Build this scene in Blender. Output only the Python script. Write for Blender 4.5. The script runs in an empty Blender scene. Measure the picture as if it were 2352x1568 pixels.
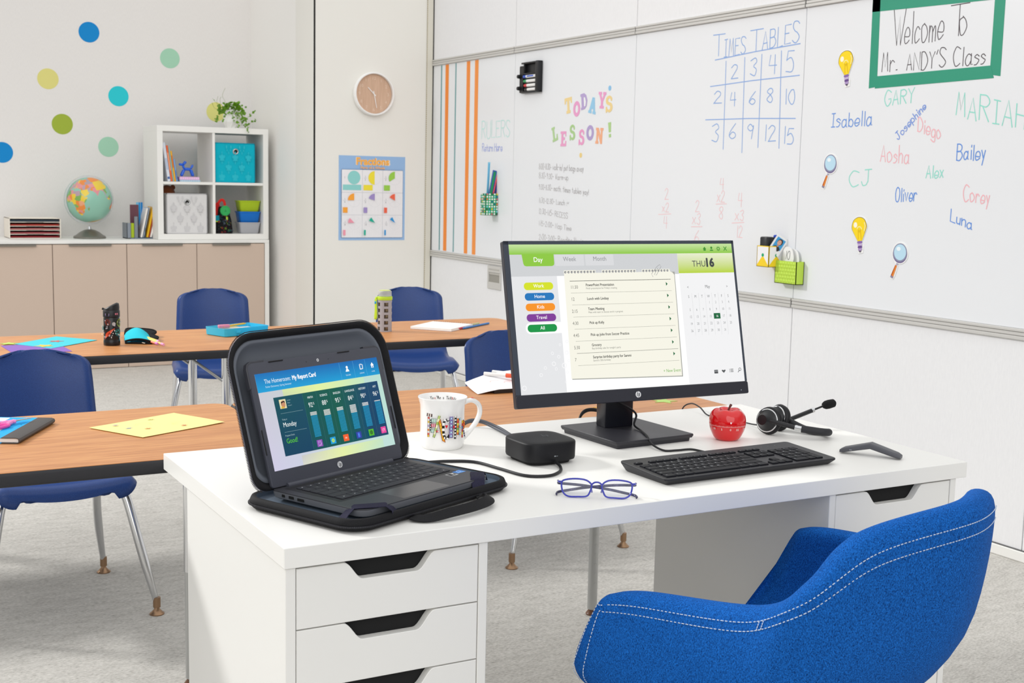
import bpy, bmesh, math, random
from mathutils import Vector, Matrix, Euler
from mathutils.geometry import tessellate_polygon

random.seed(7)
PI = math.pi
R = math.radians
SC = bpy.context.scene
COL = SC.collection

# ------------------------------------------------------------------ camera
cam_data = bpy.data.cameras.new('camera')
cam = bpy.data.objects.new('camera', cam_data)
COL.objects.link(cam)
cam.location = (-0.6287, -1.8244, 1.3009)
cam.rotation_euler = (R(82.768), R(-1.2165), R(-29.148))
cam_data.sensor_width = 36.0
cam_data.lens = 2909.5 / 2352 * 36
cam_data.clip_start = 0.02
cam_data.dof.use_dof = True
cam_data.dof.focus_distance = 2.6
cam_data.dof.aperture_fstop = 14
SC.camera = cam

# ------------------------------------------------------------------ world, sun, soft room light
SC.view_settings.view_transform = 'Standard'
SC.view_settings.look = 'None'
SC.view_settings.gamma = 1
SC.view_settings.use_curve_mapping = False
SC.view_settings.exposure = 0.0
world = bpy.data.worlds.new('world')
SC.world = world
world.use_nodes = True
WORLD_LOW, WORLD_HIGH, KEY, FILL = 0.27, 1.04, 205, 0.82
# soft daylight of a bright room: light from the ceiling side, dimmer towards the horizon
_wn = world.node_tree
_tc = _wn.nodes.new('ShaderNodeTexCoord')
_sx = _wn.nodes.new('ShaderNodeSeparateXYZ')
_mr = _wn.nodes.new('ShaderNodeMapRange')
_mr.inputs[1].default_value = -0.1
_mr.inputs[2].default_value = 0.75
_mr.inputs[3].default_value = WORLD_LOW
_mr.inputs[4].default_value = WORLD_HIGH
_wn.links.new(_tc.outputs['Generated'], _sx.inputs[0])
_wn.links.new(_sx.outputs[2], _mr.inputs[0])
_wn.links.new(_mr.outputs[0], _wn.nodes['Background'].inputs[1])
_wn.nodes['Background'].inputs[0].default_value = (1.0, 1.0, 0.995, 1)


def lamp(name, kind, loc, direction, energy, color, **kw):
    d = bpy.data.lights.new(name, kind)
    d.energy = energy
    d.color = color
    for k, v in kw.items():
        setattr(d, k, v)
    o = bpy.data.objects.new(name, d)
    COL.objects.link(o)
    o.location = loc
    o.rotation_euler = Vector(direction).to_track_quat('-Z', 'Y').to_euler()
    return o


# daylight from the left, slightly behind the desk
lamp('window_light', 'AREA', (-3.6, 5.9, 4.4), (1.0, -2.2, -1.3), KEY, (1.0, 0.99, 0.97), shape='DISK', size=1.0, spread=R(130))
# wide soft fill added from behind the camera for faces turned that way
lamp('front_fill_light', 'SUN', (-2, -6, 4), (0.35, 1.0, -0.42), FILL, (1.0, 1.0, 1.0), angle=R(50))


# ------------------------------------------------------------------ colours and materials
def lin(h):
    h = h.lstrip('#')
    out = []
    for i in (0, 2, 4):
        c = int(h[i:i + 2], 16) / 255
        out.append(c / 12.92 if c <= 0.04045 else ((c + 0.055) / 1.055) ** 2.4)
    return tuple(out)


def L4(h):
    return (*lin(h), 1.0) if isinstance(h, str) else (*h[:3], 1.0)


MATS = {}


def new_mat(name):
    m = bpy.data.materials.new(name)
    m.use_nodes = True
    nt = m.node_tree
    return m, nt, nt.nodes['Principled BSDF'], nt.nodes


def setp(b, **kw):
    for k, v in kw.items():
        b.inputs[k.replace('_', ' ')].default_value = v


def mat(name, color='#cccccc', rough=0.5, metal=0.0, spec=0.5, bump=0.0, bscale=200.0, trans=0.0, ior=1.45, coat=0.0, alpha=1.0, var=0.0, sheen=0.0):
    if name in MATS:
        return MATS[name]
    m, nt, b, N = new_mat(name)
    b.inputs['Base Color'].default_value = L4(color)
    b.inputs['Roughness'].default_value = rough
    b.inputs['Metallic'].default_value = metal
    b.inputs['Specular IOR Level'].default_value = spec
    b.inputs['Transmission Weight'].default_value = trans
    b.inputs['IOR'].default_value = ior
    b.inputs['Coat Weight'].default_value = coat
    b.inputs['Alpha'].default_value = alpha
    if sheen:
        b.inputs['Sheen Weight'].default_value = sheen
    tc = N.new('ShaderNodeTexCoord')
    nz = N.new('ShaderNodeTexNoise')
    nz.inputs['Scale'].default_value = bscale
    nz.inputs['Detail'].default_value = 3
    nt.links.new(tc.outputs['Object'], nz.inputs['Vector'])
    if bump > 0:
        bp = N.new('ShaderNodeBump')
        bp.inputs['Strength'].default_value = bump
        bp.inputs['Distance'].default_value = 0.001
        nt.links.new(nz.outputs['Fac'], bp.inputs['Height'])
        nt.links.new(bp.outputs['Normal'], b.inputs['Normal'])
    if var > 0:
        mx = N.new('ShaderNodeMix')
        mx.data_type = 'RGBA'
        mx.blend_type = 'MULTIPLY'
        mx.inputs[0].default_value = 1.0
        mr = N.new('ShaderNodeMapRange')
        mr.inputs[1].default_value = 0.3
        mr.inputs[2].default_value = 0.7
        mr.inputs[3].default_value = 1 - var
        mr.inputs[4].default_value = 1 + var
        nt.links.new(nz.outputs['Fac'], mr.inputs[0])
        mx.inputs[6].default_value = L4(color)
        nt.links.new(mr.outputs[0], mx.inputs[7])
        nt.links.new(mx.outputs[2], b.inputs['Base Color'])
    MATS[name] = m
    return m


def mat_col(name, rough=0.5, spec=0.4, metal=0.0, emit=0.0, coat=0.0, bump=0.0, bscale=300):
    """surface whose own printed colours come from the mesh"""
    if name in MATS:
        return MATS[name]
    m, nt, b, N = new_mat(name)
    at = N.new('ShaderNodeAttribute')
    at.attribute_name = 'Col'
    if emit > 0:
        b.inputs['Base Color'].default_value = (0.004, 0.004, 0.005, 1)
        nt.links.new(at.outputs['Color'], b.inputs['Emission Color'])
        b.inputs['Emission Strength'].default_value = emit
    else:
        nt.links.new(at.outputs['Color'], b.inputs['Base Color'])
    b.inputs['Roughness'].default_value = rough
    b.inputs['Specular IOR Level'].default_value = spec
    b.inputs['Metallic'].default_value = metal
    b.inputs['Coat Weight'].default_value = coat
    if bump:
        tc = N.new('ShaderNodeTexCoord')
        nz = N.new('ShaderNodeTexNoise')
        nz.inputs['Scale'].default_value = bscale
        nt.links.new(tc.outputs['Object'], nz.inputs['Vector'])
        bp = N.new('ShaderNodeBump')
        bp.inputs['Strength'].default_value = bump
        bp.inputs['Distance'].default_value = 0.001
        nt.links.new(nz.outputs['Fac'], bp.inputs['Height'])
        nt.links.new(bp.outputs['Normal'], b.inputs['Normal'])
    MATS[name] = m
    return m


def ramp(N, stops):
    r = N.new('ShaderNodeValToRGB')
    e = r.color_ramp.elements
    e[0].position, e[0].color = stops[0][0], L4(stops[0][1])
    e[1].position, e[1].color = stops[-1][0], L4(stops[-1][1])
    for p, c in stops[1:-1]:
        x = e.new(p)
        x.color = L4(c)
    return r


def mat_fibre(name, stops, scale=(1, 1, 1), nscale=60, rough=0.9, bump=0.4, detail=4, spec=0.2, big=0.0, sheen=0.0, dist=0.002):
    """noise stretched along an axis: carpet, cloth, wood laminate, wall covering"""
    m, nt, b, N = new_mat(name)
    tc = N.new('ShaderNodeTexCoord')
    mp = N.new('ShaderNodeMapping')
    mp.inputs['Scale'].default_value = scale
    nz = N.new('ShaderNodeTexNoise')
    nz.inputs['Scale'].default_value = nscale
    nz.inputs['Detail'].default_value = detail
    nz.inputs['Roughness'].default_value = 0.6
    nt.links.new(tc.outputs['Object'], mp.inputs['Vector'])
    nt.links.new(mp.outputs['Vector'], nz.inputs['Vector'])
    fac = nz.outputs['Fac']
    if big:
        n2 = N.new('ShaderNodeTexNoise')
        n2.inputs['Scale'].default_value = nscale * 0.16
        n2.inputs['Detail'].default_value = 3
        nt.links.new(mp.outputs['Vector'], n2.inputs['Vector'])
        ad = N.new('ShaderNodeMix')
        ad.data_type = 'FLOAT'
        ad.inputs[0].default_value = big
        nt.links.new(nz.outputs['Fac'], ad.inputs[2])
        nt.links.new(n2.outputs['Fac'], ad.inputs[3])
        fac = ad.outputs[0]
    r = ramp(N, stops)
    nt.links.new(fac, r.inputs['Fac'])
    nt.links.new(r.outputs['Color'], b.inputs['Base Color'])
    b.inputs['Roughness'].default_value = rough
    b.inputs['Specular IOR Level'].default_value = spec
    if sheen:
        b.inputs['Sheen Weight'].default_value = sheen
    if bump:
        bp = N.new('ShaderNodeBump')
        bp.inputs['Strength'].default_value = bump
        bp.inputs['Distance'].default_value = dist
        nt.links.new(nz.outputs['Fac'], bp.inputs['Height'])
        nt.links.new(bp.outputs['Normal'], b.inputs['Normal'])
    MATS[name] = m
    return m


def mat_weave(name, dark, light, scale=900, rough=0.85, bump=0.5):
    """woven upholstery: two crossed wave patterns broken up by noise"""
    m, nt, b, N = new_mat(name)
    tc = N.new('ShaderNodeTexCoord')
    nz = N.new('ShaderNodeTexNoise')
    nz.inputs['Scale'].default_value = scale * 0.55
    nz.inputs['Detail'].default_value = 2
    nt.links.new(tc.outputs['Object'], nz.inputs['Vector'])
    mp = N.new('ShaderNodeMapping')
    mp.inputs['Rotation'].default_value = (0.3, 0.5, 0.7)
    mp.inputs['Scale'].default_value = (1.0, 2.4, 0.7)
    nt.links.new(tc.outputs['Object'], mp.inputs['Vector'])
    n2 = N.new('ShaderNodeTexNoise')
    n2.inputs['Scale'].default_value = scale * 0.5
    n2.inputs['Detail'].default_value = 1
    nt.links.new(mp.outputs['Vector'], n2.inputs['Vector'])
    mx = N.new('ShaderNodeMix')
    mx.data_type = 'FLOAT'
    mx.inputs[0].default_value = 0.5
    nt.links.new(n2.outputs['Fac'], mx.inputs[2])
    nt.links.new(nz.outputs['Fac'], mx.inputs[3])
    r = ramp(N, [(0.32, dark), (0.68, light)])
    nt.links.new(mx.outputs[0], r.inputs['Fac'])
    nt.links.new(r.outputs['Color'], b.inputs['Base Color'])
    b.inputs['Roughness'].default_value = rough
    b.inputs['Specular IOR Level'].default_value = 0.08
    b.inputs['Sheen Weight'].default_value = 0.0
    bp = N.new('ShaderNodeBump')
    bp.inputs['Strength'].default_value = bump
    bp.inputs['Distance'].default_value = 0.0012
    nt.links.new(mx.outputs[0], bp.inputs['Height'])
    nt.links.new(bp.outputs['Normal'], b.inputs['Normal'])
    MATS[name] = m
    return m


def mat_glass(name, color='#ffffff', rough=0.02, thin=0.85):
    """clear thin plastic or lens: mostly see-through with a glossy skin"""
    m, nt, b, N = new_mat(name)
    out = N['Material Output']
    tr = N.new('ShaderNodeBsdfTransparent')
    tr.inputs[0].default_value = L4(color)
    b.inputs['Base Color'].default_value = L4(color)
    b.inputs['Roughness'].default_value = rough
    mx = N.new('ShaderNodeMixShader')
    mx.inputs[0].default_value = thin
    nt.links.new(b.outputs[0], mx.inputs[1])
    nt.links.new(tr.outputs[0], mx.inputs[2])
    nt.links.new(mx.outputs[0], out.inputs['Surface'])
    MATS[name] = m
    return m


# ------------------------------------------------------------------ mesh building
class MB:
    """collects geometry for one mesh object"""

    def __init__(self):
        self.v, self.f, self.c, self.mi = [], [], [], []
        self.M = Matrix.Identity(4)
        self.col = None
        self.m = 0

    def add(self, verts, faces, col=None):
        o = len(self.v)
        self.v += [tuple(self.M @ Vector(p)) for p in verts]
        for i, f in enumerate(faces):
            self.f.append([o + k for k in f])
            cc = col if col is not None else self.col
            self.c.append(cc)
            self.mi.append(self.m)
        return self

    def bm(self, bm, col=None):
        bm.verts.index_update()
        self.add([v.co[:] for v in bm.verts], [[v.index for v in f.verts] for f in bm.faces], col)
        bm.free()
        return self

    def box(self, a, b, bev=0.0, seg=2, col=None, rot=None):
        c = [(a[i] + b[i]) / 2 for i in range(3)]
        s = [abs(b[i] - a[i]) for i in range(3)]
        bm = bmesh.new()
        bmesh.ops.create_cube(bm, size=1)
        bmesh.ops.scale(bm, vec=s, verts=bm.verts)
        if bev > 0:
            bmesh.ops.bevel(bm, geom=list(bm.edges), offset=min(bev, min(s) * 0.49), segments=seg, profile=0.5, affect='EDGES')
        if rot is not None:
            bmesh.ops.transform(bm, matrix=Euler(rot).to_matrix().to_4x4(), verts=bm.verts)
        bmesh.ops.translate(bm, vec=c, verts=bm.verts)
        return self.bm(bm, col)

    def prism(self, poly, z0, z1, bev=0.0, seg=2, col=None):
        """polygon in xy extruded from z0 to z1, top and bottom rims rounded"""
        n = len(poly)
        area = sum(poly[i][0] * poly[(i + 1) % n][1] - poly[(i + 1) % n][0] * poly[i][1] for i in range(n))
        if area < 0:
            poly = poly[::-1]
        if bev <= 0:
            loops = [(0, z0), (0, z1)]
        else:
            loops = [(bev * (1 - math.sin(PI / 2 * k / seg)), z0 + bev * (1 - math.cos(PI / 2 * k / seg))) for k in range(seg + 1)]
            loops += [(d, z0 + z1 - z) for d, z in loops[::-1]]
        P = [Vector(p[:2]) for p in poly]
        nrm = []
        for i in range(n):
            a, b, c = P[i - 1], P[i], P[(i + 1) % n]
            e1, e2 = (b - a), (c - b)
            if e1.length < 1e-9 or e2.length < 1e-9:
                nrm.append(Vector((0, 0)))
                continue
            e1.normalize(); e2.normalize()
            n1, n2 = Vector((-e1.y, e1.x)), Vector((-e2.y, e2.x))
            s = n1 + n2
            nrm.append(s / max(0.35, s.length_squared / 2) if s.length > 1e-6 else n1)
        vs, fs = [], []
        for d, z in loops:
            vs += [(P[i].x + nrm[i].x * d, P[i].y + nrm[i].y * d, z) for i in range(n)]
        for k in range(len(loops) - 1):
            for i in range(n):
                j = (i + 1) % n
                fs.append([k * n + i, k * n + j, (k + 1) * n + j, (k + 1) * n + i])
        fs.append(list(range(n))[::-1])
        fs.append([(len(loops) - 1) * n + i for i in range(n)])
        return self.add(vs, fs, col)

    def lathe(self, prof, n=32, c=(0, 0, 0), col=None, caps=True, a0=0, a1=2 * PI, cols=None):
        """profile of (radius, z) turned about the z axis"""
        full = abs(a1 - a0 - 2 * PI) < 1e-6
        m = n if full else n + 1
        vs = []
        for r, z in prof:
            for i in range(m):
                a = a0 + (a1 - a0) * i / n
                vs.append((c[0] + r * math.cos(a), c[1] + r * math.sin(a), c[2] + z))
        for k in range(len(prof) - 1):
            fs = []
            for i in range(n):
                j = (i + 1) % m
                fs.append([k * m + i, k * m + j, (k + 1) * m + j, (k + 1) * m + i])
            if k == 0:
                o = len(self.v)
                self.v += [tuple(self.M @ Vector(p)) for p in vs]
            cc = cols[k] if cols else (col if col is not None else self.col)
            for f in fs:
                self.f.append([o + x for x in f])
                self.c.append(cc)
                self.mi.append(self.m)
        if caps and full:
            for idx, rev in ((0, True), (len(prof) - 1, False)):
                if prof[idx][0] > 1e-5:
                    l = [idx * m + i for i in range(m)]
                    self.f.append([o + x for x in (l[::-1] if rev else l)])
                    cc = (cols[0] if rev else cols[-1]) if cols else (col if col is not None else self.col)
                    self.c.append(cc)
                    self.mi.append(self.m)
        return self

    def tube(self, pts, r, n=10, caps=True, col=None, flat=None, closed=False):
        """round bar along a path; r may be a list; flat=(w,h) gives an oval section"""
        P = [Vector(p) for p in pts]
        N = len(P)
        rs = r if isinstance(r, (list, tuple)) else [r] * N
        up = None
        vs = []
        for i in range(N):
            if closed:
                t = P[(i + 1) % N] - P[i - 1]
            else:
                t = P[min(i + 1, N - 1)] - P[max(i - 1, 0)]
            t.normalize()
            if up is None:
                ref = Vector((0, 0, 1)) if abs(t.z) < 0.9 else Vector((0, 1, 0))
                up = (ref - t * ref.dot(t)).normalized()
            else:
                up = up - t * up.dot(t)
                if up.length < 1e-6:
                    up = t.orthogonal()
                up.normalize()
            s = t.cross(up)
            for k in range(n):
                a = 2 * PI * k / n
                if flat:
                    vs.append(P[i] + s * (math.cos(a) * flat[0]) + up * (math.sin(a) * flat[1]))
                else:
                    vs.append(P[i] + (s * math.cos(a) + up * math.sin(a)) * rs[i])
        fs = []
        M_ = N if closed else N - 1
        for i in range(M_):
            i2 = (i + 1) % N
            for k in range(n):
                j = (k + 1) % n
                fs.append([i * n + k, i * n + j, i2 * n + j, i2 * n + k])
        if caps and not closed:
            fs.append(list(range(n))[::-1])
            fs.append([(N - 1) * n + k for k in range(n)])
        return self.add(vs, fs, col)

    def cyl(self, a, b, r, n=20, r2=None, col=None):
        return self.tube([a, b], [r, r if r2 is None else r2], n=n, col=col)

    def ball(self, c, r, nu=20, nv=12, col=None):
        rr = r if isinstance(r, (tuple, list)) else (r, r, r)
        vs = [(c[0], c[1], c[2] - rr[2])]
        for j in range(1, nv):
            p = -PI / 2 + PI * j / nv
            for i in range(nu):
                a = 2 * PI * i / nu
                vs.append((c[0] + rr[0] * math.cos(p) * math.cos(a), c[1] + rr[1] * math.cos(p) * math.sin(a), c[2] + rr[2] * math.sin(p)))
        vs.append((c[0], c[1], c[2] + rr[2]))
        fs = []
        for i in range(nu):
            fs.append([0, 1 + (i + 1) % nu, 1 + i])
        for j in range(nv - 2):
            for i in range(nu):
                k = (i + 1) % nu
                fs.append([1 + j * nu + i, 1 + j * nu + k, 1 + (j + 1) * nu + k, 1 + (j + 1) * nu + i])
        t = len(vs) - 1
        for i in range(nu):
            fs.append([t, 1 + (nv - 2) * nu + i, 1 + (nv - 2) * nu + (i + 1) % nu])
        return self.add(vs, fs, col)

    def grid(self, fn, nu, nv, cu=False, cv=False, col=None):
        vs = [fn(i / (nu if cu else nu - 1), j / (nv if cv else nv - 1)) for j in range(nv) for i in range(nu)]
        fs = []
        for j in range(nv if cv else nv - 1):
            for i in range(nu if cu else nu - 1):
                i2, j2 = (i + 1) % nu, (j + 1) % nv
                fs.append([j * nu + i, j * nu + i2, j2 * nu + i2, j2 * nu + i])
        return self.add(vs, fs, col)

    def loft(self, loops, cap0=True, cap1=True, col=None):
        n = len(loops[0])
        vs = [p for l in loops for p in l]
        fs = []
        for k in range(len(loops) - 1):
            for i in range(n):
                j = (i + 1) % n
                fs.append([k * n + i, k * n + j, (k + 1) * n + j, (k + 1) * n + i])
        if cap0:
            fs.append(list(range(n))[::-1])
        if cap1:
            fs.append([(len(loops) - 1) * n + i for i in range(n)])
        return self.add(vs, fs, col)

    def build(self, name, material, parent=None, smooth=35, subsurf=0, fix=False):
        me = bpy.data.meshes.new(name)
        me.from_pydata(self.v, [], self.f)
        mats = material if isinstance(material, (list, tuple)) else [material]
        for x in mats:
            me.materials.append(x)
        if len(mats) > 1:
            me.polygons.foreach_set('material_index', self.mi)
        if any(c is not None for c in self.c):
            at = me.color_attributes.new('Col', 'FLOAT_COLOR', 'CORNER')
            data = []
            for f, c in zip(self.f, self.c):
                if c is None:
                    c = (0.8, 0.8, 0.8)
                if isinstance(c, str):
                    c = lin(c)
                if isinstance(c[0], (tuple, list, str)):
                    for x in c:
                        x = lin(x) if isinstance(x, str) else x
                        data += [x[0], x[1], x[2], 1.0]
                else:
                    data += [c[0], c[1], c[2], 1.0] * len(f)
            at.data.foreach_set('color', data)
        if fix:
            b = bmesh.new()
            b.from_mesh(me)
            bmesh.ops.remove_doubles(b, verts=b.verts, dist=1e-5)
            bmesh.ops.recalc_face_normals(b, faces=b.faces)
            b.to_mesh(me)
            b.free()
        me.update()
        if smooth:
            me.polygons.foreach_set('use_smooth', [True] * len(me.polygons))
            if smooth < 180:
                me.set_sharp_from_angle(angle=R(smooth))
        o = bpy.data.objects.new(name, me)
        COL.objects.link(o)
        if parent is not None:
            o.parent = parent
        if subsurf:
            s = o.modifiers.new('subdivision', 'SUBSURF')
            s.levels = subsurf
            s.render_levels = subsurf
        return o


def thing(name, label, cat, loc=(0, 0, 0), rotz=0.0, group=None, rot=None):
    o = bpy.data.objects.new(name, None)
    COL.objects.link(o)
    o.empty_display_size = 0.05
    o.location = loc
    o.rotation_euler = rot if rot is not None else (0, 0, rotz)
    return tag(o, label, cat, group)


def tag(o, label, cat, group=None):
    o['label'] = label
    o['category'] = cat
    if group:
        o['group'] = group
    return o


def structure(o):
    o['kind'] = 'structure'
    return o


def dup(root, loc=None, rotz=None, label=None, group=None):
    """copy of a thing with copies of its parts and their sub-parts"""
    r = root.copy()
    COL.objects.link(r)
    if loc is not None:
        r.location = loc
    if rotz is not None:
        r.rotation_euler = (0, 0, rotz)
    if label:
        r['label'] = label
    if group:
        r['group'] = group
    for ch in list(root.children):
        c = ch.copy()
        COL.objects.link(c)
        c.parent = r
        for g in list(ch.children):
            d = g.copy()
            COL.objects.link(d)
            d.parent = c
    return r


def smooth_path(pts, n=8, closed=False):
    P = [Vector(p) for p in pts]
    N = len(P)
    out = []
    for i in range(N if closed else N - 1):
        if closed:
            a, b, c, d = P[i - 1], P[i], P[(i + 1) % N], P[(i + 2) % N]
        else:
            b, c = P[i], P[i + 1]
            a = P[i - 1] if i > 0 else b * 2 - c
            d = P[i + 2] if i + 2 < N else c * 2 - b
        for k in range(n):
            t = k / n
            out.append(0.5 * ((2 * b) + (c - a) * t + (2 * a - 5 * b + 4 * c - d) * t * t + (3 * b - a - 3 * c + d) * t ** 3))
    if not closed:
        out.append(P[-1])
    return out


def rrect(x0, y0, x1, y1, r, n=5):
    rs = r if isinstance(r, (tuple, list)) else (r, r, r, r)
    out = []
    for (cx, cy, a0, q) in ((x1 - rs[0], y1 - rs[0], 0, rs[0]), (x0 + rs[1], y1 - rs[1], 90, rs[1]), (x0 + rs[2], y0 + rs[2], 180, rs[2]), (x1 - rs[3], y0 + rs[3], 270, rs[3])):
        if q <= 1e-6:
            out.append((cx, cy))
            continue
        for k in range(n + 1):
            a = R(a0 + 90 * k / n)
            out.append((cx + q * math.cos(a), cy + q * math.sin(a)))
    return out


def circle(cx, cy, r, n=28, ry=None, a0=0, a1=360):
    ry = r if ry is None else ry
    m = n if a1 - a0 >= 360 else n + 1
    return [(cx + r * math.cos(R(a0 + (a1 - a0) * k / n)), cy + ry * math.sin(R(a0 + (a1 - a0) * k / n))) for k in range(m)]


def star(cx, cy, r, inner=0.45, n=5, rot=90):
    return [(cx + (r if k % 2 == 0 else r * inner) * math.cos(R(rot + 180 * k / n)), cy + (r if k % 2 == 0 else r * inner) * math.sin(R(rot + 180 * k / n))) for k in range(2 * n)]


# ------------------------------------------------------------------ flat print: lettering and drawn shapes
TEXT_CACHE = {}


def text_polys(s, bold=0.0):
    key = (s, bold)
    if key not in TEXT_CACHE:
        cu = bpy.data.curves.new('lettering', 'FONT')
        cu.body = s
        cu.size = 1.0
        cu.resolution_u = 3
        cu.offset = bold
        ob = bpy.data.objects.new('lettering', cu)
        COL.objects.link(ob)
        dg = bpy.context.evaluated_depsgraph_get()
        me = bpy.data.meshes.new_from_object(ob.evaluated_get(dg))
        vs = [tuple(v.co[:2]) for v in me.vertices]
        fs = [list(p.vertices) for p in me.polygons]
        bpy.data.objects.remove(ob)
        bpy.data.curves.remove(cu)
        bpy.data.meshes.remove(me)
        TEXT_CACHE[key] = (vs, fs)
    return TEXT_CACHE[key]


GLYPH = {}
for _line in """A 0d3m6d|1g5g
B 0d0m|~0m3m5l5j3i0i|~0i4i6g5e3d0d
C ~6l4m2m0j0g2d4d6e
D 0d0m|~0m3m6j6g3d0d
E 6m0m0d6d|0i4i
F 6m0m0d|0i4i
G ~6l4m2m0j0g2d4d6f|6f6h4h
H 0d0m|6d6m|0i6i
I 3d3m|1m5m|1d5d
J 4m4f|~4f3d1d0f|2m6m
K 0d0m|6m0h6d
L 0m0d5d
M 0d1m3f5m6d
N 0d0m6d6m
O ~3m1l0i1e3d5e6i5l3m
P 0d0m|~0m4m6k4i0h
R 0d0m|~0m4m6k4i0i|2i6d
S ~6l4m1m0k2i4h6f4d2d0e
T 0m6m|3m3d
U ~0m0f2d4d6f6m
W 0m2d3k4d6m
Y 0m3i6m|3i3d
a ~5h3i1h0f1d3d5f|5i5d6d
b 0m0d|~0g2i4h5f4d2d0e
c ~5h3i1h0f1d3d5e
d ~5g3i1h0f1d3d5e|5m5d
e ~0f5f5h3i1h0f1d3d5e
f ~5m3m2k2d|0i4i
g ~5h3i1h0f1d3d5f|~5i5b3a0b
h 0m0d|~0g2i4h4g4d
i 1i1d|1k1l
j ~2i2b0a|2k2l
k 0m0d|4i0f4d
l 1m1d
m 0i0d|~0g1i3h3d|~3g5i6h6d
n 0i0d|~0g2i4h4d
o ~2i0h0f1d3d5f4h2i
p 0i0a|~0g2i4h5f4d2d0e
r 0i0d|~0g2i4h
s ~4h2i0h2g4f2d0d
t 2l2d3d|0i4i
u ~0i0e2d4e|4i4d
v 0i2d4i
w 0i1d3h4d6i
x 0d4i|0i4d
y 0i2e|4i1a
0 ~2m0j0g2d4d5g5j4m2m
1 1m1d
2 ~0k2m4l4j2g0d|0d5d
3 ~0l3m4k2i4g3d0e
4 1m0h5h|4m4d
5 5m1m0i|~0i3j5g4d0d
6 ~4m1i0f2d4e4g2h0f
7 0m5m2d
8 ~3i0k2m4m5k3i0f2d4d5f3i
9 ~4k2m0k2i4j4l|4l3d
: 1g1h|1d1e
- 0h4h
. 0d1d
' 1m0k
! 1m1g|1d1e
/ 0c4n
_ 0d6d
) ~0k1h4h5k
^ 0j2m4j""".split('\n'):
    _k, _s = _line.split(' ', 1)
    GLYPH[_k] = [(p.startswith('~'), [(int(q[i]), ord(q[i + 1]) - 100) for i in range(0, len(q), 2)]) for p in _s.split('|') for q in (p.lstrip('~'),)]


def hand_strokes(s, slant=0.0, wob=0.25, gap=2.0, seed=1):
    """handwritten strokes; cap height is 9 units; returns (strokes, width)"""
    rnd = random.Random(seed)
    x = 0.0
    out = []
    for ch in s:
        if ch == ' ':
            x += 4
            continue
        g = GLYPH.get(ch)
        if g is None:
            continue
        w = max(p[0] for _, st in g for p in st)
        dy = rnd.uniform(-wob, wob) * 1.5
        sc = 1 + rnd.uniform(-wob, wob) * 0.3
        for sm, st in g:
            pts = [((p[0] + rnd.uniform(-wob, wob) * 0.6) * sc + x + p[1] * slant, p[1] * sc + dy + rnd.uniform(-wob, wob) * 0.6) for p in st]
            if sm:
                pts = [(q.x, q.y) for q in smooth_path([(a, b, 0) for a, b in pts], 5)]
            out.append(pts)
        x += w * sc + gap
    return out, x - gap


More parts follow.
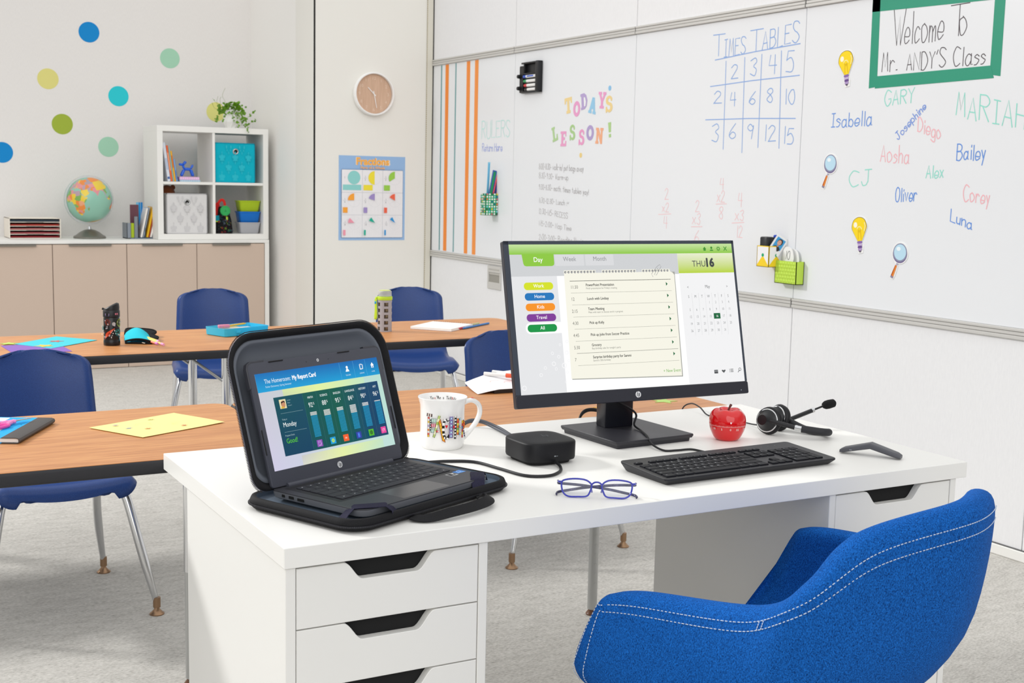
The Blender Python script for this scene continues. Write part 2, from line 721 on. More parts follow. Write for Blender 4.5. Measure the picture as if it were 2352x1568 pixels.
class Art:
    """flat coloured shapes in layers, mapped on to a plane or any curved skin"""

    def __init__(self, eps=0.00012):
        self.items = []
        self.eps = eps
        self.layer = 0

    def poly(self, pts, col, up=True):
        if up:
            self.layer += 1
        n = len(pts)
        if n > 4 or isinstance(col, str) and n > 4:
            tris = tessellate_polygon([[Vector((p[0], p[1], 0)) for p in pts]])
            faces = [list(t) for t in tris]
        else:
            faces = [list(range(n))]
        self.items.append((pts, faces, col, self.layer))
        return self

    def rect(self, x0, y0, x1, y1, col, up=True):
        return self.poly([(x0, y0), (x1, y0), (x1, y1), (x0, y1)], col, up)

    def grad(self, x0, y0, x1, y1, c00, c10, c11, c01, nx=1, ny=1):
        """rectangle with a printed or displayed colour blend"""
        self.layer += 1
        c = [lin(q) if isinstance(q, str) else q for q in (c00, c10, c11, c01)]

        def at(u, v):
            return tuple((c[0][k] * (1 - u) + c[1][k] * u) * (1 - v) + (c[3][k] * (1 - u) + c[2][k] * u) * v for k in range(3))
        for i in range(nx):
            for j in range(ny):
                q = [(i / nx, j / ny), ((i + 1) / nx, j / ny), ((i + 1) / nx, (j + 1) / ny), (i / nx, (j + 1) / ny)]
                self.items.append(([(x0 + (x1 - x0) * a, y0 + (y1 - y0) * b) for a, b in q], [[0, 1, 2, 3]], [at(a, b) for a, b in q], self.layer))
        return self

    def rr(self, x0, y0, x1, y1, r, col):
        return self.poly(rrect(x0, y0, x1, y1, r), col)

    def disc(self, cx, cy, r, col, n=24, ry=None):
        return self.poly(circle(cx, cy, r, n, ry), col)

    def ring(self, cx, cy, r0, r1, col, n=24, a0=0, a1=360):
        self.layer += 1
        for k in range(n):
            a, b = R(a0 + (a1 - a0) * k / n), R(a0 + (a1 - a0) * (k + 1) / n)
            self.items.append(([(cx + r0 * math.cos(a), cy + r0 * math.sin(a)), (cx + r1 * math.cos(a), cy + r1 * math.sin(a)), (cx + r1 * math.cos(b), cy + r1 * math.sin(b)), (cx + r0 * math.cos(b), cy + r0 * math.sin(b))], [[0, 1, 2, 3]], col, self.layer))
        return self

    def stroke(self, pts, w, col, up=True):
        if up:
            self.layer += 1
        P = [Vector((p[0], p[1])) for p in pts]
        N = len(P)
        if N < 2:
            return self
        L_, R_ = [], []
        for i in range(N):
            t = P[min(i + 1, N - 1)] - P[max(i - 1, 0)]
            if t.length < 1e-9:
                t = Vector((1, 0))
            t.normalize()
            nrm = Vector((-t.y, t.x)) * w / 2
            e = t * (w / 2 if i == N - 1 else (-w / 2 if i == 0 else 0))
            L_.append(P[i] + nrm + e)
            R_.append(P[i] - nrm + e)
        pts2 = [(p.x, p.y) for p in L_] + [(p.x, p.y) for p in R_]
        for i in range(N - 1):
            self.items.append(([pts2[N + i], pts2[N + i + 1], pts2[i + 1], pts2[i]], [[0, 1, 2, 3]], col, self.layer + 0.8 * i / N))
        return self

    def text(self, s, x, y, size, col, align='L', bold=0.0, sx=1.0, rot=0.0):
        """printed words; size is the cap height"""
        self.layer += 1
        vs, fs = text_polys(s, 0.0)
        if not vs:
            return self
        k = size / 0.70
        if bold > 0:      # heavier letters: the same outline nudged a little to each side
            r_ = bold * size * 0.55
            n_ = 4 if bold < 0.03 else 10
            for q in range(n_):
                self.text(s, x + r_ * math.cos(2 * PI * q / n_), y + r_ * math.sin(2 * PI * q / n_), size, col, align, 0.0, sx, rot)
            self.layer += 1
        w = max(p[0] for p in vs) * k * sx
        ox = {'L': 0, 'C': -w / 2, 'R': -w}[align]
        ca, sa = math.cos(rot), math.sin(rot)
        pts = []
        for p in vs:
            a, b = p[0] * k * sx + ox, p[1] * k
            pts.append((x + a * ca - b * sa, y + a * sa + b * ca))
        self.items.append((pts, fs, col, self.layer))
        return self

    def hand(self, s, x, y, w, h, col, pen=0.004, dy=0.0, slant=0.0, wob=0.25, seed=1, gap=2.0):
        """handwriting fitted to width w and cap height h; dy lifts the right end"""
        self.layer += 1
        st, tw = hand_strokes(s, slant, wob, gap, seed)
        kx, ky = w / max(tw, 1), h / 9.0
        for k, pts in enumerate(st):
            q = []
            for a, b in pts:
                a2 = a * kx
                q.append((x + a2, y + b * ky + dy * a2 / max(w, 1e-6)))
            self.stroke(q, pen, col)
        return self

    def mesh(self, fn, mb=None):
        """fn(u, v, lift) -> 3D point"""
        mb = mb or MB()
        for pts, faces, col, lay in self.items:
            vs = [fn(p[0], p[1], lay * self.eps) for p in pts]
            fs = []
            c2 = []
            mb_o = len(mb.v)
            for f in faces:
                a = 0.0
                for i in range(len(f)):
                    p, q = pts[f[i]], pts[f[(i + 1) % len(f)]]
                    a += p[0] * q[1] - q[0] * p[1]
                fs.append(f if a >= 0 else f[::-1])
            if isinstance(col, list) and len(fs) == 1 and len(col) == len(fs[0]):
                mb.add(vs, fs, None)
                mb.c[-1] = [lin(c) if isinstance(c, str) else c for c in col]
            else:
                mb.add(vs, fs, col)
        return mb


def plane_fn(o, U, V):
    o, U, V = Vector(o), Vector(U), Vector(V)
    n = U.cross(V).normalized()
    return lambda u, v, l: tuple(o + U * u + V * v + n * l)
# ================================================================== MATERIALS IN USE
carpet = mat_fibre('carpet', [(0.30, '#9b9892'), (0.5, '#cac7c1'), (0.72, '#e6e3dd')], scale=(0.55, 1.6, 1), nscale=150, bump=0.6, detail=5, big=0.25, spec=0.05, dist=0.004)
wallcloth = mat_fibre('wall_covering', [(0.25, '#e9e9eb'), (0.8, '#f3f3f4')], scale=(1, 6, 0.5), nscale=90, rough=0.75, bump=0.12, spec=0.2)
plaster = mat_fibre('back_wall_covering', [(0.25, '#e0ddda'), (0.8, '#ebe8e5')], scale=(6, 1, 0.6), nscale=80, rough=0.8, bump=0.10, spec=0.2)
wallpaint = mat('wall_paint', '#f7f5f1', 0.6, bump=0.05, bscale=120)
white_lam = mat('white_laminate', '#f4f3ef', 0.38, spec=0.4, bump=0.02, bscale=400)
white_paint = mat('white_lacquer', '#efeeea', 0.45, spec=0.4, bump=0.02, bscale=300)
board_white = mat('whiteboard_enamel', '#eceef1', 0.22, spec=0.45, bump=0.01, bscale=30)
rail_grey = mat('grey_aluminium_rail', '#cfcdc9', 0.45, metal=0.15, bump=0.02)
dark_gap = mat('dark_gap', '#0b0b0a', 0.8)
seam_grey = mat('seam_grey', '#a9a8a8', 0.8)
beige_door = mat('beige_laminate', '#cdb9a9', 0.5, spec=0.3, bump=0.03, bscale=250, var=0.015)
handle_grey = mat('handle_steel', '#8b857c', 0.4, metal=0.6)
wood_top = mat_fibre('wood_laminate', [(0.30, '#a96b3c'), (0.50, '#c98a55'), (0.72, '#dfa76a')], scale=(0.9, 16, 1), nscale=9, rough=0.42, bump=0.03, detail=6, spec=0.4, big=0.3)
black_edge = mat('black_edge_band', '#26262a', 0.5, bump=0.15, bscale=500)
chrome = mat('chrome', '#d9dadc', 0.12, metal=1.0)
leg_grey = mat('grey_leg_tube', '#b9bab9', 0.35, metal=0.7)
glide_brass = mat('worn_brass_glide', '#a48467', 0.35, metal=0.8)
glide_brown = mat('brown_glide_foot', '#6b4630', 0.4)
navy = mat_fibre('navy_polypropylene', [(0.3, '#1a3570'), (0.7, '#244583')], nscale=420, rough=0.36, bump=0.22, spec=0.4, detail=3, dist=0.0008)
black_pl = mat('black_plastic', '#17181b', 0.4, bump=0.05, bscale=600)
matte_black = mat('matte_black_plastic', '#131317', 0.5, spec=0.35, bump=0.08, bscale=900)
rubber = mat('black_rubber', '#0e0e10', 0.7)
steel = mat('brushed_steel', '#c4c5c6', 0.3, metal=0.9)
print_mat = mat_col('printed_paper', 0.65, 0.25)
gloss_print = mat_col('glossy_print', 0.3, 0.45)
ink_mat = mat_col('marker_ink', 0.6, 0.2)
screen_mat = mat_col('lit_screen', 0.35, 0.25, emit=1.0)
plastic_col = mat_col('coloured_plastic', 0.35, 0.45)
cloth_col = mat_col('coloured_cloth', 0.9, 0.15, bump=0.4, bscale=900)
paper_white = mat('white_paper', '#f5f4f1', 0.7, spec=0.2)

WX = 3.094          # right wall face
TZ = 0.713          # student table height
DZ = 0.730          # teacher desk height

# ================================================================== ROOM
b = MB()
b.box((-4.5, -3.2, -0.06), (3.3, 7.7, 0.0))
structure(b.build('floor', carpet, smooth=0))

b = MB()
b.box((-4.5, 7.40, 0), (2.32, 7.55, 3.0))
structure(b.build('wall_back', plaster, smooth=0))

# recess side wall and the short wall that faces the room
b = MB()
b.box((2.30, 6.34, 0), (2.42, 7.40, 3.0))
structure(b.build('wall_recess', wallpaint, smooth=0))

# tall column panel that carries the clock
b = MB()
b.box((2.264, 5.96, 0.035), (3.044, 6.33, 3.0), 0.002, 1)
structure(b.build('wall_column', mat('column_paint', '#eceae3', 0.55, bump=0.04, bscale=100), smooth=0))
b = MB()
b.box((2.2535, 5.9600, 0.0), (2.2636, 5.9630, 3.0))
b.box((2.264, 5.972, 0.0), (3.044, 6.32, 0.0345))
o = structure(b.build('trim_1', dark_gap, smooth=0))
b = MB()
b.m = 0
b.box((3.0445, 5.955, 0), (3.0885, 6.06, 3.0), 0.003, 1)
b.m = 1
for k in range(230):
    b.box((3.0435, 5.9535, 0.02 + k * 0.013), (3.047, 5.956, 0.026 + k * 0.013))
structure(b.build('trim_2', [mat('cream_trim', '#dedacd', 0.5), mat('stitched_edge', '#a8976f', 0.8)], smooth=0))

# right wall: set-back base, fabric panels with narrow joints
JOINTS = [5.955, 4.84, 3.59, 2.34, 1.09, -0.16, -1.41, -2.66]
b = MB()
b.m = 1
b.box((3.101, -2.9, 0), (3.25, 6.4, 3.0))
b.m = 0
for y1, y0 in zip(JOINTS[:-1], JOINTS[1:]):
    pass
structure(b.build('wall_right', [wallcloth, seam_grey], smooth=0))
for nm, z0, z1 in (('wall_right_lower', 0.041, 0.784), ('wall_right_upper', 2.086, 3.0)):
    b = MB()
    for y1, y0 in zip(JOINTS[:-1], JOINTS[1:]):
        b.box((WX, y0 + 0.002, z0), (3.1008, y1 - 0.002, z1), 0.001, 1)
    structure(b.build(nm, wallcloth, smooth=0))

for nm, z0, up in (('trim_3', 2.047, 1), ('trim_4', 0.784, 1)):
    b = MB()
    for y1, y0 in zip(JOINTS[:-1], JOINTS[1:]):
        b.m = 0
        for a, c, d in ((0.0, 0.013, 0.012), (0.0145, 0.027, 0.010), (0.0285, 0.039, 0.012)):
            b.box((WX - d, y0 + 0.003, z0 + a), (3.102, y1 - 0.003, z0 + c), 0.002, 1)
        b.m = 1
        b.box((WX - 0.006, y0 + 0.003, z0 + 0.001), (3.102, y1 - 0.003, z0 + 0.038))
    structure(b.build(nm, [rail_grey, seam_grey], smooth=0))
b = MB()
b.m = 0
b.box((3.084, -2.9, 0), (3.101, 5.95, 0.038), 0.003, 1)
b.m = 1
b.box((3.088, -2.9, 0.038), (3.101, 5.95, 0.0405))  # thin darker line along the top of the baseboard
structure(b.build('baseboard_right', [white_paint, mat('grey_top_line', '#6a6a6a', 0.8)], smooth=0))

# ------------------------------------------------------------------ whiteboards and what is written on them
wallfn = plane_fn((WX - 0.0004, 0, 0), (0, -1, 0), (0, 0, 1))


def whiteboard(y1, y0, label):
    t = thing('whiteboard', label, 'whiteboard', (WX, (y0 + y1) / 2, 1.435), group='whiteboards along the right wall')
    m = MB()
    m.box((0, y0 + 0.0015 - t.location.y, 0.8235 - 1.435), (0.0065, y1 - 0.0015 - t.location.y, 2.0465 - 1.435), 0.0008, 1)
    m.build('writing_surface', board_white, t, smooth=0)
    return t


def wall_art(art, name, parent, label=None):
    off = parent.matrix_world.translation if parent else Vector((0, 0, 0))
    loc = Vector(parent.location) if parent else Vector((0, 0, 0))
    o_ = art.mesh(lambda u, v, l: tuple(Vector(wallfn(u, v, l)) - loc)).build(name, ink_mat, parent, smooth=0)
    if label:
        o_['label'] = label
    return o_


wb_a = whiteboard(5.955, 4.84, 'far whiteboard panel with orange and teal stripes and the words Rulers Return Here')
wb_b = whiteboard(4.84, 3.59, 'whiteboard panel with the Todays Lesson heading and handwritten daily schedule')
wb_c = whiteboard(3.59, 2.34, 'whiteboard panel with the blue Times Tables grid and small red sums')
wb_d = whiteboard(2.34, 1.09, 'near whiteboard panel with the welcome sign and handwritten names')

BLUE, DBLUE, TEAL, PINK, BLACK, GREYK = '#6f97dc', '#3f78d2', '#7fdcc9', '#f0a9b2', '#4a4448', '#8a8789'


def writing(parent, label, words, col, pen):
    for i, (s, y, z, w, h, dy) in enumerate(words):
        a = Art(0.000015)
        a.hand(s, -y, z, w, h, col, pen=pen, dy=dy, seed=hash_(s) + i)
        wall_art(a, 'handwriting', parent, label)


def hash_(s):
    return sum((i + 3) * ord(c) for i, c in enumerate(s)) % 9973


writing(wb_a, 'pale teal word', [('RULERS', 5.25, 1.557, 0.36, 0.10, 0.01)], '#bfe9e3', 0.005)
writing(wb_a, 'blue words', [('Return Here', 5.24, 1.478, 0.26, 0.046, 0.0)], '#a9b4e6', 0.005)
writing(wb_b, 'dark grey schedule', [
    ('8:00-8:30- walk-in/ put bags away', 4.534, 1.371, 0.478, 0.032, -0.013),
    ('8:30-9:30- Warm-up', 4.532, 1.319, 0.321, 0.030, -0.009),
    ('9:30-11:30- math. times tables, yay!', 4.529, 1.256, 0.532, 0.030, -0.022),
    ('11:30-12:30- Lunch :)', 4.525, 1.179, 0.325, 0.028, -0.009),
    ('12:30-1:15- RECESS', 4.522, 1.117, 0.317, 0.030, -0.019),
    ('1:15-2:00- Nap Time', 4.519, 1.049, 0.354, 0.028, -0.017),
    ('2:00-3:00- Reading, Music', 4.515, 0.966, 0.479, 0.030, 0.0)], '#b3b0b0', 0.0026)
a = Art(0.00002)
BL2 = '#93b2e6'
for p, q in (((2.972, 1.755), (2.367, 1.770)), ((2.998, 1.603), (2.379, 1.590)), ((2.859, 1.466), (2.864, 1.862)), ((2.724, 1.449), (2.732, 1.870)), ((2.615, 1.471), (2.616, 1.875)), ((2.475, 1.466), (2.488, 1.880)), ((2.944, 1.874), (2.372, 1.902))):
    a.stroke([(-p[0], p[1]), (-(p[0] + q[0]) / 2, (p[1] + q[1]) / 2 + 0.003), (-q[0], q[1])], 0.0044, BL2)
wall_art(a, 'handwriting', wb_c, 'blue table grid lines')
writing(wb_c, 'blue table numbers and heading', [
    ('T', 2.965, 1.888, 0.085, 0.105, 0.0), ('IMES', 2.885, 1.882, 0.155, 0.078, 0.006), ('T', 2.70, 1.895, 0.085, 0.095, 0), ('ABLES', 2.615, 1.895, 0.235, 0.082, 0.016),
    ('2', 2.822, 1.784, 0.048, 0.058, 0), ('3', 2.690, 1.786, 0.042, 0.070, 0), ('4', 2.565, 1.790, 0.048, 0.076, 0), ('5', 2.452, 1.793, 0.046, 0.084, 0),
    ('2', 2.941, 1.676, 0.056, 0.050, 0), ('4', 2.822, 1.662, 0.038, 0.056, 0), ('6', 2.688, 1.661, 0.038, 0.058, 0), ('8', 2.568, 1.664, 0.036, 0.060, 0), ('10', 2.452, 1.652, 0.062, 0.062, 0),
    ('3', 2.945, 1.502, 0.046, 0.080, 0), ('6', 2.820, 1.514, 0.044, 0.066, 0), ('9', 2.692, 1.511, 0.040, 0.064, 0), ('12', 2.574, 1.497, 0.074, 0.066, 0), ('15', 2.448, 1.485, 0.062, 0.070, 0)], '#8fb0e4', 0.0042)
writing(wb_c, 'faint red sums', [
    ('2', 3.300, 1.225, 0.030, 0.050, 0), ('x2', 3.318, 1.165, 0.055, 0.045, 0), ('_', 3.345, 1.150, 0.10, 0.01, 0.006), ('4', 3.302, 1.085, 0.030, 0.055, 0),
    ('2', 3.050, 1.175, 0.030, 0.050, 0), ('x3', 3.070, 1.115, 0.060, 0.050, 0), ('_', 3.078, 1.100, 0.085, 0.01, 0.004), ('6', 3.048, 1.030, 0.030, 0.056, 0),
    ('4', 2.872, 1.285, 0.028, 0.050, 0), ('x2', 2.888, 1.225, 0.055, 0.050, 0), ('_', 2.895, 1.213, 0.075, 0.01, 0.003), ('8', 2.868, 1.145, 0.026, 0.056, 0),
    ('4', 2.735, 1.205, 0.028, 0.060, 0), ('x3', 2.752, 1.145, 0.058, 0.050, 0), ('_', 2.770, 1.130, 0.080, 0.01, 0.006), ('12', 2.735, 1.065, 0.040, 0.052, 0)], '#f3cfd2', 0.0038)
writing(wb_d, 'black welcome words', [('W', 1.845, 1.850, 0.062, 0.13, 0), ('elcome', 1.785, 1.853, 0.19, 0.112, 0.0), ('T', 1.565, 1.864, 0.085, 0.115, 0.0), ('o', 1.520, 1.868, 0.034, 0.11, 0.0),
               ('Mr.', 1.893, 1.752, 0.080, 0.074, 0.003), ("ANDY'S", 1.765, 1.752, 0.19, 0.064, 0.0), ('Class', 1.538, 1.750, 0.145, 0.066, 0.004)], '#5f585c', 0.0034)
writing(wb_d, 'dark blue handwritten names', [('Isabella', 2.162, 1.546, 0.232, 0.055, 0.006), ('Bailey', 1.494, 1.412, 0.129, 0.055, 0), ('Oliver', 1.783, 1.250, 0.108, 0.054, 0.006), ('Luna', 1.504, 1.186, 0.101, 0.042, -0.026)], '#6a98e2', 0.0042)
writing(wb_d, 'teal handwritten names', [('GARY', 1.868, 1.622, 0.150, 0.056, 0.008), ('MARIAH', 1.510, 1.572, 0.305, 0.085, -0.058), ('CJ', 2.038, 1.307, 0.120, 0.060, 0.006), ('Alex', 1.635, 1.345, 0.082, 0.046, 0.001)], '#98e2d3', 0.0042)
writing(wb_d, 'pink handwritten names', [('Diego', 1.690, 1.520, 0.113, 0.056, -0.030), ('Aosha', 1.874, 1.408, 0.150, 0.064, -0.009), ('Corey', 1.451, 1.261, 0.118, 0.056, -0.006)], '#f5bcc3', 0.0042)
a = Art(0.000015)
st, tw = hand_strokes('Josephine', 0.0, 0.2, 2.0, 5)
ang = math.atan2(0.119, 0.133)
k_ = 0.178 / tw
for pts in st:
    a.stroke([(-1.787 + (p[0] * math.cos(ang) - p[1] * math.sin(ang)) * k_, 1.489 + (p[0] * math.sin(ang) + p[1] * math.cos(ang)) * k_) for p in pts], 0.0040, '#7f9de2')
wall_art(a, 'handwriting', wb_d, 'blue name written at a slant')

# ------------------------------------------------------------------ stripes, letters and cut-outs on the boards
def flat_on_wall(name, poly, col, label, cat, group, t=0.0008, art=None, rough=None):
    cy = sum(p[0] for p in poly) / len(poly)
    cz = sum(p[1] for p in poly) / len(poly)
    m = MB()
    m.M = Matrix(((0, 0, -1, 0), (-1, 0, 0, 0), (0, 1, 0, 0), (0, 0, 0, 1)))
    m.prism([(-(y - cy), z - cz) for y, z in poly], 0, t, col=col)
    if art:
        art.mesh(lambda u, v, l: (u, v, t + l), m)
    o_ = m.build(name, print_mat, smooth=0)
    o_.location = (WX - 0.0003, cy, cz)
    return tag(o_, label, cat, group)


g = 'tape stripes on the far whiteboard'
for yc_, hw, col, lab in ((5.832, 0.0075, '#6d9ea1', 'thin teal tape stripe nearest the corner, at the far left of the stripes'),
                      (5.749, 0.0235, '#f6913f', 'wide orange tape stripe between the two thin teal stripes'),
                      (5.622, 0.0075, '#79a7aa', 'thin teal tape stripe right of the first orange stripe'),
                      (5.445, 0.0235, '#f79545', 'wide orange tape stripe, middle one of the three orange stripes'),
                      (5.332, 0.0235, '#f79a4d', 'wide orange tape stripe nearest the word Rulers')):
    flat_on_wall('tape_stripe', [(yc_ + hw, 0.830), (yc_ - hw, 0.830), (yc_ - hw, 2.043), (yc_ + hw, 2.043)], col, lab, 'tape', g)


def slab_letter(ch):
    """block letters with slab serifs in a box 1 wide and 1 high, as polygons and holes drawn in white"""
    P = []
    if ch == 'T':
        P = [[(0, .62), (.14, .62), (.2, .8), (.36, .8), (.36, .18), (.22, .18), (.22, 0), (.78, 0), (.78, .18), (.64, .18), (.64, .8), (.8, .8), (.86, .62), (1, .62), (1, 1), (0, 1)]]
    elif ch == 'D':
        P = [[(0, 0), (.55, 0), (.85, .15), (1, .5), (.85, .85), (.55, 1), (0, 1), (0, .84), (.12, .84), (.12, .16), (0, .16)]]
    elif ch == 'O':
        P = [circle(.5, .5, .5, 24, .5)]
    elif ch == 'A':
        P = [[(-.05, 0), (.42, 0), (.42, .16), (.34, .16), (.38, .28), (.62, .28), (.66, .16), (.58, .16), (.58, 0), (1.05, 0), (1.05, .16), (.95, .16), (.66, 1), (.34, 1), (.05, .16), (-.05, .16)]]
    elif ch == 'Y':
        P = [[(.2, 0), (.8, 0), (.8, .16), (.65, .16), (.65, .42), (.95, .84), (1.05, .84), (1.05, 1), (.6, 1), (.6, .84), (.68, .84), (.5, .58), (.32, .84), (.4, .84), (.4, 1), (-.05, 1), (-.05, .84), (.05, .84), (.35, .42), (.35, .16), (.2, .16)]]
    elif ch == 'L':
        P = [[(0, 0), (1, 0), (1, .42), (.82, .42), (.76, .18), (.46, .18), (.46, .84), (.6, .84), (.6, 1), (0, 1), (0, .84), (.14, .84), (.14, .16), (0, .16)]]
    elif ch == 'E':
        P = [[(0, 0), (1, 0), (1, .36), (.84, .36), (.8, .18), (.46, .18), (.46, .42), (.74, .42), (.74, .6), (.46, .6), (.46, .82), (.8, .82), (.84, .66), (.98, .66), (.98, 1), (0, 1), (0, .84), (.14, .84), (.14, .16), (0, .16)]]
    elif ch == 'S':
        P = [[(q.x, q.y) for q in smooth_path([(.92, .68, 0), (.9, .86, 0), (.55, 1, 0), (.15, .9, 0), (.05, .7, 0), (.2, .5, 0), (.6, .4, 0), (.64, .24, 0), (.45, .16, 0), (.25, .24, 0), (.18, .36, 0), (.02, .34, 0), (.02, .02, 0), (.16, .04, 0), (.22, .08, 0), (.55, 0, 0), (.9, .12, 0), (.98, .34, 0), (.8, .54, 0), (.42, .64, 0), (.36, .76, 0), (.5, .84, 0), (.7, .78, 0), (.76, .66, 0)], 3, True)]]
    elif ch == 'N':
        P = [[(0, 0), (.42, 0), (.42, .16), (.32, .16), (.32, .6), (.68, 0), (.9, 0), (.9, .84), (1, .84), (1, 1), (.58, 1), (.58, .84), (.68, .84), (.68, .5), (.36, 1), (0, 1), (0, .84), (.1, .84), (.1, .16), (0, .16)]]
    elif ch == '!':
        P = [[(.15, .34), (.85, .34), (1, 1), (0, 1)], [(.15, 0), (.85, 0), (.85, .22), (.15, .22)]]
    return P


g = 'letter cut-outs of the lesson heading'
names = {'T': 'first letter of the upper word', 'O': '', 'D': ''}
for ch, y, z, w, h, rot, col, lab in (
        ('T', 4.262, 1.672, 0.075, 0.086, 6, '#f1d79a', 'yellow paper letter T that starts the word Todays'),
        ('O', 4.176, 1.655, 0.070, 0.084, 0, '#eba4cd', 'pink paper letter O after the yellow T'),
        ('D', 4.095, 1.688, 0.066, 0.086, 8, '#b9a6d3', 'lilac paper letter D in the word Todays'),
        ('A', 4.020, 1.672, 0.066, 0.086, -10, '#9acbe9', 'sky blue paper letter A in the word Todays'),
        ('Y', 3.926, 1.692, 0.066, 0.086, -4, '#ecA3cd', 'pink paper letter Y beside the blue A'),
        ('S', 3.852, 1.664, 0.066, 0.088, 4, '#f0d596', 'yellow paper letter S that ends the word Todays'),
        ('L', 4.385, 1.520, 0.058, 0.082, 14, '#b5d49c', 'pale green paper letter L that starts the word Lesson'),
        ('E', 4.302, 1.497, 0.060, 0.082, 0, '#eca5cc', 'pink paper letter E in the word Lesson'),
        ('S', 4.205, 1.526, 0.058, 0.086, 4, '#aed092', 'green paper letter S, first S of the word Lesson'),
        ('S', 4.112, 1.500, 0.058, 0.086, 0, '#eba2ca', 'pink paper letter S, second S of the word Lesson'),
        ('O', 4.036, 1.524, 0.074, 0.082, 0, '#b5a3d0', 'lilac paper letter O in the word Lesson'),
        ('N', 3.945, 1.507, 0.072, 0.084, -3, '#f3b28d', 'peach paper letter N that ends the word Lesson'),
        ('!', 3.818, 1.536, 0.028, 0.078, 6, '#b2d38f', 'green paper exclamation mark after the word Lesson')):
    ca, sa = math.cos(R(rot)), math.sin(R(rot))
    polys = [[(y - (p[0] * w * ca - p[1] * h * sa), z + (p[0] * w * sa + p[1] * h * ca)) for p in P] for P in slab_letter(ch)]
    cy = y - w / 2
    cz = z + h / 2
    m = MB()
    m.M = Matrix(((0, 0, -1, 0), (-1, 0, 0, 0), (0, 1, 0, 0), (0, 0, 0, 1)))
    for P in polys:
        q = [(-(p[0] - cy), p[1] - cz) for p in P]
        if ch == 'O':       # a ring
            inner = [(c_[0] * 0.44, c_[1] * 0.52) for c_ in q]
            m.loft([[(*p, 0.001) for p in q], [(*p, 0.001) for p in inner], [(*p, 0) for p in inner], [(*p, 0) for p in q], [(*p, 0.001) for p in q]], False, False, col)
        else:
            A_ = Art()
            A_.poly(q, col)
            A_.mesh(lambda u, v, l: (u, v, 0.001), m)
            n_ = len(q)
            m.add([(*p, 0) for p in q] + [(*p, 0.001) for p in q], [[i, (i + 1) % n_, n_ + (i + 1) % n_, n_ + i] for i in range(n_)], col)
    if ch == 'D':
        A_ = Art()
        A_.poly([(0.34 * w - w / 2 + 0.004, 0.2 * h - h / 2 + 0.002), (0.10 * w, -0.26 * h), (0.2 * w, 0), (0.10 * w, 0.28 * h), (0.34 * w - w / 2 + 0.004, 0.8 * h - h / 2)], '#f0f1f3')
        A_.mesh(lambda u, v, l: (u * ca - v * sa, u * sa + v * ca, 0.001 + l), m)
    o_ = m.build('letter_cutout', print_mat, smooth=0)
    o_.location = (WX - 0.0003, cy, cz)
    tag(o_, lab, 'letter', g)
for y, z, col, lab in ((3.820, 1.792, '#8fc4ea', 'small sky blue paper dot above the yellow S'), (4.087, 1.446, '#ecd28c', 'small yellow paper dot below the word Lesson')):
    flat_on_wall('paper_dot', [(y + p[0], z + p[1]) for p in circle(0, 0, 0.0135, 20)][::-1], col, lab, 'dot', 'small paper dots around the lesson heading')


def bulb(y, z, label):
    """light bulb cut-out, 0.14 high, tip at the bottom right"""
    a_ = Art(0.0002)
    prof = smooth_path([(-0.012, -0.026, 0), (-0.030, 0.006, 0), (-0.040, 0.030, 0), (-0.028, 0.058, 0), (0, 0.068, 0), (0.028, 0.058, 0), (0.040, 0.030, 0), (0.030, 0.006, 0), (0.012, -0.026, 0)], 4)
    ca, sa = math.cos(R(8)), math.sin(R(8))
    rt = lambda p: (p[0] * ca - p[1] * sa, p[0] * sa + p[1] * ca)
    gl = [rt(p) for p in prof]
    a_.poly([rt((p[0] * 1.06, p[1] * 1.03 + 0.0)) for p in prof], '#6c5a3a')
    a_.poly(gl, '#fddc22')
    a_.disc(*rt((-0.020, 0.040)), 0.010, '#fffbe6', 16, 0.011)
    a_.ring(*rt((0.0, 0.018)), 0.011, 0.015, '#fff3a8', 14, 10, 170)
    a_.stroke([rt((-0.008, -0.02)), rt((-0.006, 0.02)), rt((0, 0.008)), rt((0.006, 0.02)), rt((0.008, -0.02))], 0.002, '#e7b80e')
    a_.stroke([rt((0.031, 0.044)), rt((0.034, 0.030)), rt((0.028, 0.012))], 0.004, '#fff6b8')
    for k in range(4):
        a_.poly([rt(p) for p in rrect(-0.014 + k * 0.001, -0.036 - k * 0.0095, 0.014 - k * 0.001, -0.0275 - k * 0.0095, 0.003, 3)], ['#8d6bb0', '#c9b4dd', '#6d4c93', '#b49bcd'][k])
    a_.poly([rt((-0.008, -0.066)), rt((0.008, -0.066)), rt((0, -0.073))], '#453056')
    out = [rt((p[0] * 1.14, p[1] * 1.08)) for p in prof] + [rt((0.019, -0.05)), rt((0.014, -0.076)), rt((-0.012, -0.077)), rt((-0.019, -0.05))]
    return flat_on_wall('light_bulb_cutout', [(y - p[0], z + p[1]) for p in out], '#f7f7f5', label, 'cutout', 'light bulb cut-outs on the near whiteboard', 0.002, _shift(a_, y, z, out))


def _shift(a_, y, z, out):
    mx = sum(p[0] for p in out) / len(out)
    my = sum(p[1] for p in out) / len(out)
    a_.items = [([(p[0] - mx, p[1] - my) for p in it[0]], *it[1:]) for it in a_.items]
    return a_


bulb(2.088, 1.782, 'yellow light bulb cut-out left of the green framed welcome sign')
bulb(1.962, 1.116, 'yellow light bulb cut-out low on the board, above the second magnifying glass')


